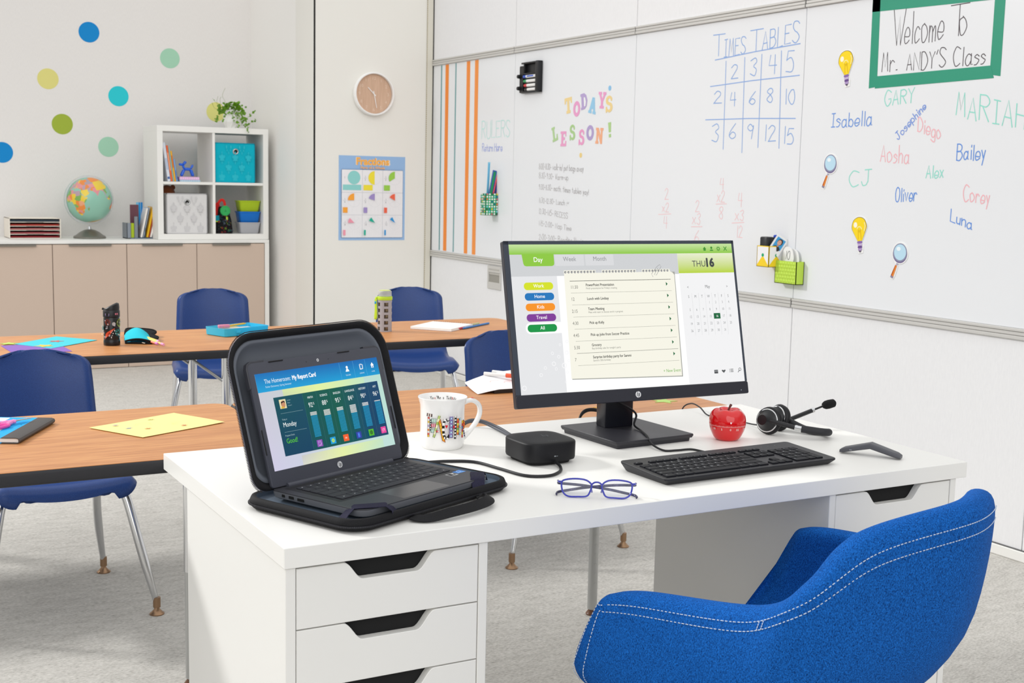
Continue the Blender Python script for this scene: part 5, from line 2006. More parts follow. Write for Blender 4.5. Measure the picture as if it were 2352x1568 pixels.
rim_c = mirrored(RIM, (0, -0.308, 0.826))
low_c = mirrored(LOW, (0, -0.235, 0.465))
NK = len(rim_c)
loops, tops_o, front_o = [], [], []
for k in range(NK):
    tg = low_c[min(k + 1, NK - 1)] - low_c[max(k - 1, 0)]
    tg = (tg + (rim_c[min(k + 1, NK - 1)] - rim_c[max(k - 1, 0)])) / 2
    tg.z = 0
    tg.normalize()
    nr = Vector((tg.y, -tg.x, 0))
    if nr.dot(rim_c[k] - Vector((0, 0.05, 0.6))) < 0:
        nr = -nr
    e = min(k, NK - 1 - k)
    th = 0.027 * (0.45, 0.72, 0.90, 1.0)[min(e, 3)]

    def pt(f, off):
        q = low_c[k].lerp(rim_c[k], f)
        bulge = 0.018 * 4 * f * (1 - f) - 0.045 * max(0, 0.25 - f) / 0.25
        return q + nr * (bulge + off)
    sec = [pt(f, th) for f in (0.0, 0.12, 0.3, 0.5, 0.7, 0.84, 0.93)]
    sec += [pt(0.985, th * 0.72), pt(1.0, th * 0.2), pt(1.0, -th * 0.25), pt(0.985, -th * 0.75)]
    sec += [pt(f, -th) for f in (0.93, 0.84, 0.7, 0.5, 0.3, 0.12, 0.0)]
    loops.append(sec)
    tops_o.append((pt(0.872, th), pt(0.928, th), nr))
m = MB()
m.loft(loops, True, True)
shell = m.build('shell', denim, t, smooth=180, fix=True)
sm = shell.modifiers.new('subdivision', 'SUBSURF')
sm.levels = 1
sm.render_levels = 1
# stitching: two dashed rows below the rim that turn down along the arm fronts, plus two short crossing rows
m = MB()
for row in (0, 1):
    line = [q[row] + q[2] * 0.0006 for q in tops_o]
    fl = 3 if row == 0 else 1
    dn = lambda kk: [loops[kk][q_] + tops_o[kk][2] * 0.0006 for q_ in (4, 3, 2, 1)]
    line = dn(fl)[::-1] + line[fl:NK - fl] + dn(NK - 1 - fl)
    line = smooth_path(line, 4)
    tot, seg = 0.0, []
    for i in range(len(line) - 1):
        A_, B_ = line[i], line[i + 1]
        L_ = (B_ - A_).length
        n_ = max(1, int(L_ / 0.0011))
        for q in range(n_):
            pt_ = A_.lerp(B_, q / n_)
            tot += L_ / n_
            if (tot % 0.0070) < 0.0054:
                seg.append(pt_)
            else:
                if len(seg) > 2:
                    m.tube([seg[0], seg[len(seg) // 2], seg[-1]], 0.00075, 5)
                seg = []
for k in (17.6, 18.2):
    i = int(k)
    f_ = k - i
    A_ = tops_o[i][0].lerp(tops_o[i + 1][0], f_) + tops_o[i][2] * 0.0008
    B_ = tops_o[i][1].lerp(tops_o[i + 1][1], f_) + tops_o[i][2] * 0.0008
    for q in range(4):
        m.tube([A_.lerp(B_, q / 4), A_.lerp(B_, q / 4 + 0.18)], 0.00075, 5)
m.build('stitching', thread, t, smooth=180)
m = MB()
P_ = rrect(-0.225, -0.20, 0.225, 0.255, 0.12, 8)
f = lambda s, z: [(p[0] * s, p[1] * s, z) for p in P_]
m.loft([f(0.80, 0.372), f(0.94, 0.382), f(1.0, 0.41), f(1.0, 0.445), f(0.95, 0.468), f(0.80, 0.478), f(0.4, 0.482)], True, True)
m.build('seat_cushion', denim, t, smooth=60)
m = MB()
m.box((-0.09, -0.12, 0.345), (0.09, 0.12, 0.372), 0.006)
m.build('seat_plate', black_pl, t)
m = MB()
m.tube([(0, 0, 0.07), (0, 0, 0.2)], 0.03, 18)
m.tube([(0, 0, 0.2), (0, 0, 0.35)], 0.018, 18)
m.build('gas_column', black_pl, t)
for k in range(5):
    a = 2 * PI * k / 5 + 0.3
    d = Vector((math.cos(a), math.sin(a), 0))
    m = MB()
    m.tube([d * 0.02 + Vector((0, 0, 0.085)), d * 0.15 + Vector((0, 0, 0.085)), d * 0.29 + Vector((0, 0, 0.066))], [0.022, 0.018, 0.013], 12)
    fo = m.build('base_arm', chrome, t)
    m = MB()
    side = Vector((-d.y, d.x, 0))
    for s in (-1, 1):
        m.cyl(d * 0.29 + side * (0.006 * s) + Vector((0, 0, 0.026)), d * 0.29 + side * (0.024 * s) + Vector((0, 0, 0.026)), 0.0255, 18)
    m.tube([d * 0.29 + Vector((0, 0, 0.026)), d * 0.29 + Vector((0, 0, 0.06))], 0.006, 10)
    m.build('caster', black_pl, fo)

# ================================================================== THINGS ON THE STUDENT TABLES


def sheet(name, corners, z, col, label, cat, group=None, th=0.0008, art=None, mtl=None, sag=None):
    cx = sum(p[0] for p in corners) / len(corners)
    cy = sum(p[1] for p in corners) / len(corners)
    m = MB()
    if sag:
        q = [Vector((p[0] - cx, p[1] - cy, 0)) for p in corners]
        N_ = 10

        def fn(u, v):
            p = q[0].lerp(q[1], u).lerp(q[3].lerp(q[2], u), v)
            return (p.x, p.y, sag(u, v))
        m.grid(fn, N_, N_, col=col)
        n0 = len(m.f)
        m.grid(lambda u, v: (fn(u, v)[0], fn(u, v)[1], fn(u, v)[2] + th), N_, N_, col=col)
        # rim
        rim = [i for i in range(N_)] + [N_ * j + N_ - 1 for j in range(1, N_)] + [N_ * (N_ - 1) + i for i in range(N_ - 2, -1, -1)] + [N_ * j for j in range(N_ - 2, 0, -1)]
        for i in range(len(rim)):
            a_, b_ = rim[i], rim[(i + 1) % len(rim)]
            m.f.append([a_, b_, b_ + N_ * N_, a_ + N_ * N_])
            m.c.append(col)
            m.mi.append(0)
        if art:
            art.mesh(lambda u, v, l: (fn(u, v)[0], fn(u, v)[1], fn(u, v)[2] + th + l), m)
    else:
        m.prism([(p[0] - cx, p[1] - cy) for p in corners], 0, th, col=col)
        if art:
            art.mesh(lambda u, v, l: (u - cx, v - cy, th + l), m)
    o_ = m.build(name, mtl or print_mat, smooth=0)
    o_.location = (cx, cy, z)
    return tag(o_, label, cat, group)


# yellow drawing
a_ = Art(0.00006)
rnd = random.Random(2)
for x, y, c in ((0.16, 0.62, '#a3a245'), (0.42, 0.20, '#7f93b8'), (0.62, 0.30, '#c98a55'), (0.80, 0.62, '#c9715a'), (0.16, 0.20, '#9a8ab0')):
    a_.ring(x, y, 0.012, 0.020, c, 16)
    a_.disc(x, y, 0.010, c, 12)
    for k in range(6):
        a_.disc(x + 0.028 * math.cos(k), y + 0.03 * math.sin(k), 0.007, c, 8)
a_.ring(0.36, 0.40, 0.075, 0.078, '#e9cf7a', 26, 30, 260)
a_.ring(0.62, 0.66, 0.060, 0.063, '#e9cf7a', 26, 120, 330)
sheet('yellow_paper', [(-0.070, 1.155), (0.016, 1.000), (0.232, 1.103), (0.152, 1.262)], TZ + 0.0003, '#f8e79a', 'yellow sheet with small drawings on the near left table', 'paper', art=a_, sag=lambda u, v: 0.0012 + 0.004 * max(0, v - 0.75) * (1 - abs(u - 0.6)) + 0.003 * max(0, 0.12 - u))

# composition book and scissors
t = thing('composition_book', 'blue speckled composition book with black spine on the near left table', 'notebook', (-0.237, 1.040, TZ + 0.0004), math.atan2(0.888, 0.46) - R(90))
m = MB()
m.box((-0.188, 0.003, 0.0015), (-0.004, 0.232, 0.0115), 0.002, 2)
m.build('pages', paper_white, t)
a_ = Art(0.0001)
rnd = random.Random(8)
for k in range(260):
    x, y = rnd.uniform(-0.186, -0.040), rnd.uniform(0.004, 0.231)
    a_.poly([(x + rnd.uniform(0.001, 0.004) * math.cos(q + rnd.uniform(-.5, .5)), y + rnd.uniform(0.001, 0.003) * math.sin(q)) for q in (0, 1.5, 3, 4.5)], rnd.choice(['#27b4f0', '#0f9fe2', '#19a8ea']), up=(k == 0))
a_.rr(-0.150, 0.045, -0.070, 0.105, 0.004, '#f4f5f7')
a_.rr(-0.150, 0.015, -0.090, 0.030, 0.003, '#f0f2f6')
a_.rr(-0.165, 0.185, -0.100, 0.226, 0.004, '#eef1f4')
m = MB()
m.box((-0.190, 0.0, 0.0115), (-0.038, 0.235, 0.0128), 0.0005, 1, col='#16a9ec')
m.box((-0.190, 0.0, 0.0), (-0.038, 0.235, 0.0014), 0.0005, 1, col='#16a9ec')
a_.mesh(lambda u, v, l: (u, v, 0.0128 + l), m)
m.build('cover', print_mat, t, smooth=0)
m = MB()
loop = [(-0.040, 0.0131), (-0.008, 0.0131), (-0.002, 0.0110), (0.0, 0.0066), (-0.002, 0.0020), (-0.008, 0.0), (-0.040, 0.0)]
inn = [(-0.040, 0.0116), (-0.009, 0.0116), (-0.0035, 0.010), (-0.002, 0.0066), (-0.0035, 0.003), (-0.009, 0.0014), (-0.040, 0.0014)]
m.loft([[(p[0], 0.0, p[1]) for p in loop + inn[::-1]], [(p[0], 0.235, p[1]) for p in loop + inn[::-1]]], True, True)
m.build('spine_tape', mat('black_spine_tape', '#4a4644', 0.55, bump=0.05), t, smooth=40, fix=True)
t = thing('scissors', 'small scissors with pink handles lying on the blue composition book', 'scissors', (-0.229, 1.205, TZ + 0.0136), R(32))
m = MB()
for s in (-1, 1):
    m.tube([(0.02 * math.cos(q) * 1.5 - 0.055, s * 0.016 + 0.0125 * math.sin(q), 0.004) for q in [2 * PI * k / 18 for k in range(18)]], 0.004, 8, closed=True, col='#ee4fa8')
    m.tube([(-0.028, s * 0.014, 0.004), (-0.012, s * 0.006, 0.005), (0.006, -s * 0.004, 0.006)], [0.004, 0.005, 0.0045], 8, col='#f28cc6')
m.build('handles', plastic_col, t)
m = MB()
m.loft([[(0.0, -0.005, 0.0052), (0.045, 0.004, 0.0052), (0.047, 0.0075, 0.0052), (0.0, 0.005, 0.0052)], [(0.0, -0.005, 0.0064), (0.045, 0.004, 0.0064), (0.047, 0.0075, 0.0064), (0.0, 0.005, 0.0064)]])
m.loft([[(0.0, -0.005, 0.0067), (0.047, -0.0075, 0.0067), (0.045, -0.004, 0.0067), (0.0, 0.005, 0.0067)], [(0.0, -0.005, 0.0079), (0.047, -0.0075, 0.0079), (0.045, -0.004, 0.0079), (0.0, 0.005, 0.0079)]])
m.build('blades', steel, t, smooth=0)

# near right table: drawing pad with two markers, and stars
m = MB()
q = [(1.030, 1.225), (1.285, 1.215), (1.290, 1.355), (1.040, 1.362)]
m.prism(q, 0, 0.010, 0.001, 1, col='#232326')
o_ = m.build('clipboard', plastic_col, smooth=0)
o_.location = (0, 0, TZ + 0.0003)
tag(o_, 'black board lying under the white drawing on the near right table', 'board')
a_ = Art(0.0001)
a_.ring(0.28, 0.62, 0.045, 0.055, '#f6c8bd', 20, 20, 230)
a_.ring(0.40, 0.50, 0.030, 0.038, '#f3b9ac', 18, 0, 200)
sheet('drawing_paper', [(0.980, 1.228), (1.270, 1.212), (1.285, 1.360), (1.010, 1.368)], TZ + 0.0110, '#f6f5f7', 'white curling sheet with pale scribbles left of the monitor', 'paper', art=a_, sag=lambda u, v: 0.0004 + 0.028 * v * v * (0.35 + 0.65 * min(1, u * 2)) - 0.010 * max(0, 0.20 - u) / 0.20)
for (p, c, lab) in (((1.118, 1.306), '#f0643f', 'orange capped marker on the white curling sheet'), ((1.150, 1.322), '#6b3fb5', 'purple capped marker on the white curling sheet')):
    t = thing('marker', lab, 'marker', (p[0], p[1], TZ + 0.0345), R(-52) if c == '#f0643f' else R(-58), group='markers on the drawing sheet')
    m = MB()
    m.tube([(-0.075, 0, 0), (-0.005, 0, 0)], 0.0055, 12)
    m.build('barrel', MATS['marker_white'], t)
    m = MB()
    m.tube([(-0.006, 0, 0), (0.036, 0, 0), (0.040, 0, 0)], [0.0064, 0.0060, 0.0045], 12, col=c)
    m.build('cap', plastic_col, t)
for x, y, c, r_, lab, ro in ((1.200, 0.925, '#f0c35a', 0.034, 'yellow paper star on the near right table, left of the monitor stand', 20), (1.405, 0.945, '#b9d97c', 0.038, 'pale green paper star on the near right table, seen under the monitor', 50)):
    sheet('paper_star', [(p[0], p[1]) for p in star(x, y, r_, 0.45, 5, ro)], TZ + 0.0003, c, lab, 'star', 'paper stars on the tables')

# far left table
a_ = Art()
sheet('purple_paper', [(-0.062, 2.700), (-0.050, 2.470), (0.130, 2.482), (0.120, 2.705)], TZ + 0.0003, '#8a63b5', 'purple sheet under the turquoise one on the far left table', 'paper', 'coloured sheets on the far left table')
sheet('turquoise_paper', [(-0.016, 2.722), (0.079, 2.569), (0.260, 2.738), (0.148, 2.885)], TZ + 0.0012, '#44c6d2', 'turquoise sheet lying on the purple one on the far left table', 'paper', 'coloured sheets on the far left table')
for x, y, z, c, r_, lab, ro in ((-0.032, 2.735, TZ + 0.0022, '#b7d568', 0.034, 'pale green paper star at the left of the turquoise sheet', 10), (0.068, 2.638, TZ + 0.0022, '#ecc04f', 0.034, 'yellow paper star on the near corner of the turquoise sheet', 35), (0.124, 2.745, TZ + 0.0022, '#c8695f', 0.026, 'red paper star in the middle of the turquoise sheet', 60)):
    sheet('paper_star', [(p[0], p[1]) for p in star(x, y, r_, 0.45, 5, ro)], z, c, lab, 'star', 'paper stars on the tables')

# tumbler
t = thing('tumbler', 'black tumbler with space drawings on the far left table', 'bottle', (0.282, 2.600, TZ + 0.0003), R(-12))
body_r = 0.0265
m = MB()
m.lathe([(0, 0), (0.0265, 0), (0.0275, 0.003), (0.0275, 0.016), (0.0262, 0.019), (body_r, 0.022), (body_r, 0.094), (0.0255, 0.096)], 40, col='#151516')
rnd = random.Random(4)
a_ = Art(0.00012)


def planet(x, z, r, c1, c2):
    a_.disc(x, z, r, c1, 20, r * 1.1)
    a_.ring(x, z, r * 0.72, r * 0.80, c2, 20)
    for k in range(5):
        a_.disc(x + r * 0.45 * math.cos(k * 1.3), z + r * 0.5 * math.sin(k * 1.3), r * 0.17, c2, 10)


planet(-0.0135, 0.081, 0.0095, '#e0552f', '#8e2a17')
planet(0.0075, 0.075, 0.0060, '#a5a5a7', '#dcdcdc')
planet(0.030, 0.078, 0.013, '#86a03f', '#4d6123')
planet(0.021, 0.046, 0.0125, '#12373c', '#2ba7a5')
planet(-0.036, 0.060, 0.008, '#2a8f8e', '#0f4b50')
a_.poly([(-0.020, 0.026), (-0.010, 0.034), (-0.003, 0.042), (0.010, 0.062), (-0.003, 0.054), (-0.012, 0.048), (-0.018, 0.042)], '#d9502d')
a_.poly([(-0.014, 0.033), (-0.006, 0.042), (0.004, 0.054), (-0.008, 0.045)], '#8c2617')
a_.poly([(-0.022, 0.022), (-0.010, 0.036), (-0.018, 0.040)], '#e8613a')
for k in range(34):
    x, z = rnd.uniform(-0.034, 0.036), rnd.uniform(0.024, 0.092)
    if k % 3 == 0:
        a_.poly([(x, z + 0.0036), (x + 0.0013, z), (x, z - 0.0036), (x - 0.0013, z)], '#e9e9ec')
    elif k % 3 == 1:
        a_.poly(star(x, z, 0.0027, 0.5), '#b9b9c2')
    else:
        a_.disc(x, z, 0.0011, '#f2f2f2', 8)
a_.mesh(lambda u, v, l: ((body_r + l) * math.cos(u / body_r - PI / 2), (body_r + l) * math.sin(u / body_r - PI / 2), v), m)
m.build('body', gloss_print, t)
m = MB()
m.lathe([(0.0255, 0.094), (0.0255, 0.096), (0.0280, 0.0985), (0.0280, 0.118), (0.0262, 0.121), (0.0, 0.121)], 40)
m.build('collar', black_pl, t)
m = MB()
f = lambda s, dz: [(p[0], p[1], 0.120 + dz * (1 + 0.9 * (p[0] / 0.026)) if dz > 0 else 0.1185) for p in circle(0, 0, 0.0262 * s, 28)]
m.M = Matrix.Rotation(R(-17), 4, 'Z')
m.loft([f(1, 0), f(1.02, 0.006), f(0.96, 0.0125), f(0.72, 0.016)], False, True)
m.tube([(-0.022, 0, 0.121), (-0.031, 0, 0.125)], 0.004, 8)
m.build('flip_lid', black_pl, t, smooth=50)
m = MB()
a_ = Art()
a_.rect(-0.022, 0.104, -0.008, 0.111, '#c9b9ea')
a_.rect(-0.021, 0.1015, -0.009, 0.1035, '#5a66a0')
a_.rect(0.012, 0.106, 0.023, 0.112, '#c77488')
a_.mesh(lambda u, v, l: ((0.0281 + l) * math.cos(u / 0.0281 - PI / 2), (0.0281 + l) * math.sin(u / 0.0281 - PI / 2), v), m)
m.build('band_print', print_mat, t, smooth=0)

# pencil pouch with pencils
t = thing('pencil_pouch', 'open turquoise and black pencil pouch on the far left table', 'pouch', (0.325, 2.615, TZ + 0.0003), R(-4))
m = MB()
m.grid(lambda u, v: (0.004 + 0.085 * u + 0.020 * v, -0.055 * u * (1 - v) * 0.6 + 0.16 * v, 0.004 + 0.034 * math.sin(PI * (0.08 + 0.86 * u)) * math.sin(PI * (0.10 + 0.62 * v)) + 0.004), 16, 16, col='#2fc3d6')
m.grid(lambda u, v: (0.004 + 0.085 * u + 0.020 * v, -0.055 * u * (1 - v) * 0.6 + 0.16 * v, 0.0006 + 0.001 * u), 16, 16, col='#1597b5')
m.build('front_panel', cloth_col, t, smooth=180)
m = MB()
m.tube([(0.004 + 0.085 * u, -0.033 * u - 0.001, 0.0045 + 0.034 * math.sin(PI * (0.08 + 0.86 * u)) * 0.309 + 0.002) for u in [k / 12 for k in range(13)]], 0.0035, 8, col='#1d1d1f')
m.tube([(0.004 + 0.085 * u, -0.033 * u - 0.001, 0.0035) for u in [k / 12 for k in range(13)]], 0.0030, 8, col='#1d1d1f')
m.build('zipper', cloth_col, t, smooth=180)
m = MB()
m.box((-0.0015, -0.020, -0.001), (0.0025, 0.0, 0.001), 0.0006, 1, rot=(0, 0, R(14)))
z_ = m.build('zip_pull', mat('zip_pull', '#cfc6b9', 0.4), t, smooth=0)
z_.location = (0.060, -0.028, 0.006)
m = MB()
lp = [(0.020, 0.110, 0.016), (0.034, 0.190, 0.024), (0.048, 0.225, 0.026), (0.085, 0.225, 0.025), (0.128, 0.200, 0.022), (0.136, 0.160, 0.018), (0.120, 0.115, 0.014), (0.126, 0.060, 0.012), (0.112, 0.015, 0.008), (0.090, -0.020, 0.006)]
for k in range(len(lp)):
    pass
top_ = smooth_path(lp, 4)
N_ = len(top_)
bot_ = [Vector((0.022 + 0.075 * (k / (N_ - 1)), 0.125 - 0.135 * (k / (N_ - 1)) ** 1.5, 0.005)) for k in range(N_)]
m.grid(lambda u, v: tuple(bot_[int(round(u * (N_ - 1)))].lerp(top_[int(round(u * (N_ - 1)))], v) + Vector((0, 0, 0.008 * math.sin(PI * v)))), N_, 8, col='#1c1c1e')
m.tube(top_, 0.0034, 8, col='#111112')
bp_ = m.build('back_panel', cloth_col, t, smooth=180)
for k, (p0, p1, c, e, lab) in enumerate((((0.075, 0.012, 0.016), (0.113, -0.078, 0.0062), '#f1c22a', '#f0a9d6', 'yellow pencil with pink end sticking out of the pouch'), ((0.068, 0.010, 0.012), (0.098, -0.058, 0.0065), '#e8642a', '#d986d0', 'orange pencil sticking out of the pouch'), ((0.082, 0.010, 0.018), (0.104, -0.050, 0.013), '#f3cf3f', '#f2b0da', 'second yellow pencil resting on the others at the pouch mouth'))):
    M_ = Matrix.Translation(Vector((0.325, 2.615, TZ + 0.0003))) @ Matrix.Rotation(R(-4), 4, 'Z')
    A_, B_ = M_ @ Vector(p0), M_ @ Vector(p1)
    m = MB()
    m.tube([(0, 0, 0), B_ - A_], 0.0040, 6, col=c)
    d_ = (B_ - A_)
    m.tube([d_, d_ * 1.16], 0.0043, 10, col=e)
    o_ = m.build('pencil', plastic_col, smooth=0)
    o_.location = A_
    tag(o_, lab, 'pencil', 'pencils in the turquoise pouch')

# blue pencil box, its lid and contents
bluebox = mat('blue_clear_plastic', '#41c3ea', 0.22, trans=0.1, ior=1.3)
t = box_t = thing('pencil_box', 'turquoise blue plastic pencil box with its lid open on the far left table', 'box', (0.654, 2.783, TZ + 0.0003), R(21.6))
m = MB()
bx, by, bh = 0.205, 0.122, 0.030
f = lambda e, z: [(p[0], p[1], z) for p in rrect(e, -by + e, bx - e, -e, 0.010, 4)]
m.loft([f(0.006, 0), f(0.002, 0.002), f(0.0, bh), f(0.0025, bh), f(0.006, 0.004)], True, True)
m.build('tray', bluebox, t, smooth=40)
m = MB()
m.box((0.05, -by - 0.002, 0.010), (0.07, -by + 0.001, 0.020), 0.001, 1)
m.build('latch', bluebox, t, smooth=0)
for k, (x0, y0, x1, y1, z, c, lab) in enumerate(((0.030, -0.070, 0.165, -0.035, 0.033, '#f2b619', 'yellow pencil lying across the top of the blue box'), (0.020, -0.060, 0.150, -0.080, 0.024, '#e9e4da', 'white pencil inside the blue box'), (0.030, -0.100, 0.175, -0.070, 0.020, '#e36a2f', 'orange pencil inside the blue box'), (0.020, -0.030, 0.140, -0.020, 0.020, '#f4c430', 'second yellow pencil at the back of the blue box'))):
    M_ = Matrix.Translation(Vector((0.654, 2.783, TZ))) @ Matrix.Rotation(R(21.6), 4, 'Z')
    A_, B_ = M_ @ Vector((x0, y0, z)), M_ @ Vector((x1, y1, z))
    m = MB()
    m.tube([(0, 0, 0), (B_ - A_) * 0.9, (B_ - A_)], [0.0036, 0.0036, 0.0008], 6, col=c)
    o_ = m.build('pencil', plastic_col, smooth=0)
    o_.location = A_
    tag(o_, lab, 'pencil', 'pencils in the blue box')
m = MB()
m.box((-0.022, -0.007, -0.005), (0.022, 0.007, 0.006), 0.002, 2, col='#ef8fa8', rot=(0, 0, R(10)))
o_ = m.build('eraser', plastic_col)
o_.location = (0.712, 2.735, TZ + 0.034)
tag(o_, 'pink eraser lying in the blue pencil box', 'eraser')
m = MB()
f = lambda e, z: [(p[0], p[1], z) for p in rrect(0.068 + e, -0.250 + e, 0.268 - e, -0.128 - e, 0.010, 4)]
m.loft([f(0, 0), f(0, 0.010), f(0.003, 0.012), f(0.012, 0.0125)], True, True)
m.build('lid', bluebox, box_t, smooth=40)

# far right table: water bottle
t = thing('water_bottle', 'grey sleeved clear bottle with lime green strap on the far right table', 'bottle', (1.322, 2.660, TZ + 0.0003), R(-65))
BR, BH = 0.0275, 0.122
sleeve = mat('grey_silicone', '#a9a8ae', 0.6)
m = MB()
NC, NR = 40, 26
# sleeve wall with rows of square windows
cell = []
for i in range(NC):
    for j in range(NR):
        cc, rr_ = i % 8, j % 5
        hole = (2 <= cc <= 5) and (1 <= rr_ <= 3) and 0 < j < NR - 1
        if hole:
            continue
        a0, a1 = 2 * PI * i / NC, 2 * PI * (i + 1) / NC
        z0, z1 = BH * j / NR, BH * (j + 1) / NR
        for r_ in (BR,):
            m.add([(r_ * math.cos(a0), r_ * math.sin(a0), z0), (r_ * math.cos(a1), r_ * math.sin(a1), z0), (r_ * math.cos(a1), r_ * math.sin(a1), z1), (r_ * math.cos(a0), r_ * math.sin(a0), z1)], [[0, 1, 2, 3]])
o_ = m.build('sleeve', sleeve, t, smooth=0, fix=True)
s_ = o_.modifiers.new('thickness', 'SOLIDIFY')
s_.thickness = 0.0022
s_.offset = -1
m = MB()
m.lathe([(0, 0.002), (0.0245, 0.002), (0.0245, 0.119), (0.020, 0.124)], 36)
m.build('glass_body', mat('bottle_glass', '#8d7c68', 0.08, trans=0.7, ior=1.2), t)
m = MB()
m.lathe([(0.0215, 0.122), (0.0285, 0.122), (0.0290, 0.124), (0.0290, 0.134), (0.0280, 0.1355), (0.020, 0.1355)], 36, caps=False)
m.tube([(0.0285 * math.cos(R(228)), 0.0285 * math.sin(R(228)), 0.128), (0.032 * math.cos(R(228)), 0.032 * math.sin(R(228)), 0.132)], 0.005, 8)
m.build('neck_ring', mat('lime_silicone', '#bddd2e', 0.5), t)
m = MB()
a0 = R(226)
p0 = Vector((0.031 * math.cos(a0), 0.031 * math.sin(a0), 0))
out = Vector((math.cos(a0), math.sin(a0), 0))
for dx in (-0.003, 0.003):
    m.tube(smooth_path([p0 + Vector((0, 0, 0.132)), p0 + out * 0.004 + Vector((0, 0, 0.118)), p0 + out * 0.003 + Vector((dx, -dx, 0.085)), p0 + out * 0.004 + Vector((dx * 1.5, -dx, 0.055)), p0 + out * 0.006 + Vector((0, 0, 0.049))], 5), 0.003, 8, flat=(0.0062, 0.0018))
m.build('strap', MATS['lime_silicone'], t, smooth=60)
m = MB()
m.box((-0.004, -0.004, -0.005), (0.004, 0.004, 0.005), 0.0015)
o_ = m.build('strap_clip', mat('clip_blue', '#1c9fd6', 0.4), t)
o_.location = p0 + out * 0.004 + Vector((0, 0, 0.111))
m = MB()
m.lathe([(0.0225, 0.1355), (0.0258, 0.1365), (0.0258, 0.155), (0.0235, 0.157), (0.0, 0.157)], 36)
m.build('cap', mat_glass('clear_cap_plastic', '#f4f6f2', 0.05, 0.6), t)
m = MB()
m.lathe([(0.0, 0.1575), (0.022, 0.1575), (0.022, 0.1590), (0.0, 0.1595)], 30)
m.build('cap_disc', mat('cap_disc', '#d3df7f', 0.4), t)

# spiral notebook
t = thing('spiral_notebook', 'open white spiral notebook on the far right table', 'notebook', (1.450, 2.705, TZ + 0.0003), 0)
A_ = Vector((0.0, 0.0, 0)); 
cn = [Vector((1.452, 2.702)), Vector((1.556, 2.560)), Vector((1.722, 2.800)), Vector((1.585, 2.880))]
u_ = (cn[1] - cn[0])
loc0 = Vector((1.450, 2.705))
q = [(c - loc0) for c in (Vector((1.450, 2.700)), Vector((1.560, 2.560)), Vector((1.722, 2.690)), Vector((1.612, 2.832)))]
for k in range(3):
    m = MB()
    z0 = 0.0002 + k * 0.0033
    e = 0.0015 * k
    m.prism([(p.x + e * 0.3, p.y + e) for p in q], z0, z0 + 0.0030, 0.0006, 1)
    m.build('page_block', paper_white, t, smooth=0)
m = MB()
for k in range(18):
    c = q[2].lerp(q[3], 0.04 + 0.92 * k / 17)
    dirn = (q[2] - q[1]).normalized()
    m.tube([(c.x + dirn.x * 0.006 * math.cos(2 * PI * i / 12), c.y + dirn.y * 0.006 * math.cos(2 * PI * i / 12), 0.0065 + 0.0062 * math.sin(2 * PI * i / 12)) for i in range(12)], 0.0008, 5, closed=True)
m.build('spiral', mat('copper_wire', '#b98a76', 0.35, metal=0.6), t, smooth=180)
m = MB()
m.prism([(p.x, p.y) for p in q], -0.0001, 0.0003, col='#3c5a9a')
m.build('back_cover', print_mat, t, smooth=0)
for (p0, p1, c, lab) in (((1.635, 2.610), (1.822, 2.742), '#2277c4', 'blue pencil lying right of the spiral notebook'), ((1.628, 2.638), (1.780, 2.750), '#b9c08a', 'pale green pencil beside the blue one'), ((1.612, 2.607), (1.655, 2.632), '#c2334a', 'short red crayon at the near end of the pencils')):
    m = MB()
    d_ = Vector((p1[0] - p0[0], p1[1] - p0[1], 0))
    m.tube([(0, 0, 0), d_ * 0.06, d_], [0.0012, 0.0042, 0.0042], 6, col=c)
    o_ = m.build('pencil', plastic_col, smooth=0)
    o_.location = (p0[0], p0[1], TZ + 0.0044)
    tag(o_, lab, 'pencil', 'pencils beside the spiral notebook')
# ================================================================== LAPTOP AND ITS CASE
HX, HY, YAW = 0.2163, 0.3092, R(23.926)
LT = R(17.46)
fabric = mat_fibre('grey_heather_fabric', [(0.3, '#55555f'), (0.7, '#a3a3b2')], nscale=900, rough=0.9, bump=0.4, detail=3, spec=0.15, dist=0.0006)
case_black = mat_fibre('black_case_fabric', [(0.3, '#0b0b0d'), (0.7, '#1b1b1f')], nscale=900, rough=0.75, bump=0.4, detail=3, spec=0.3, dist=0.0006)
case_lining = mat('grey_case_lining', '#666b74', 0.42, spec=0.4, bump=0.05, bscale=800)
lining_blue = mat('slate_lining', '#5c6b7b', 0.7, bump=0.1, bscale=800)
lap_body = mat('laptop_charcoal', '#34353a', 0.42, spec=0.45, bump=0.04, bscale=1500)
lap_bezel = mat('laptop_bezel', '#464852', 0.45, spec=0.4, bump=0.04, bscale=1500)
key_mat = mat_col('key_caps', 0.55, 0.22)

t = thing('laptop_case', 'open black zip case around the laptop, its lid standing behind the screen', 'laptop case', (HX, HY, DZ + 0.0003), YAW)


def rl(e, z, x0=-0.205, x1=0.222, y0=-0.233, y1=0.046, r=0.045):
    return [(p[0], p[1], z) for p in rrect(x0 + e, y0 + e, x1 - e, y1 - e, max(0.004, r - e * 0.6), 8)]


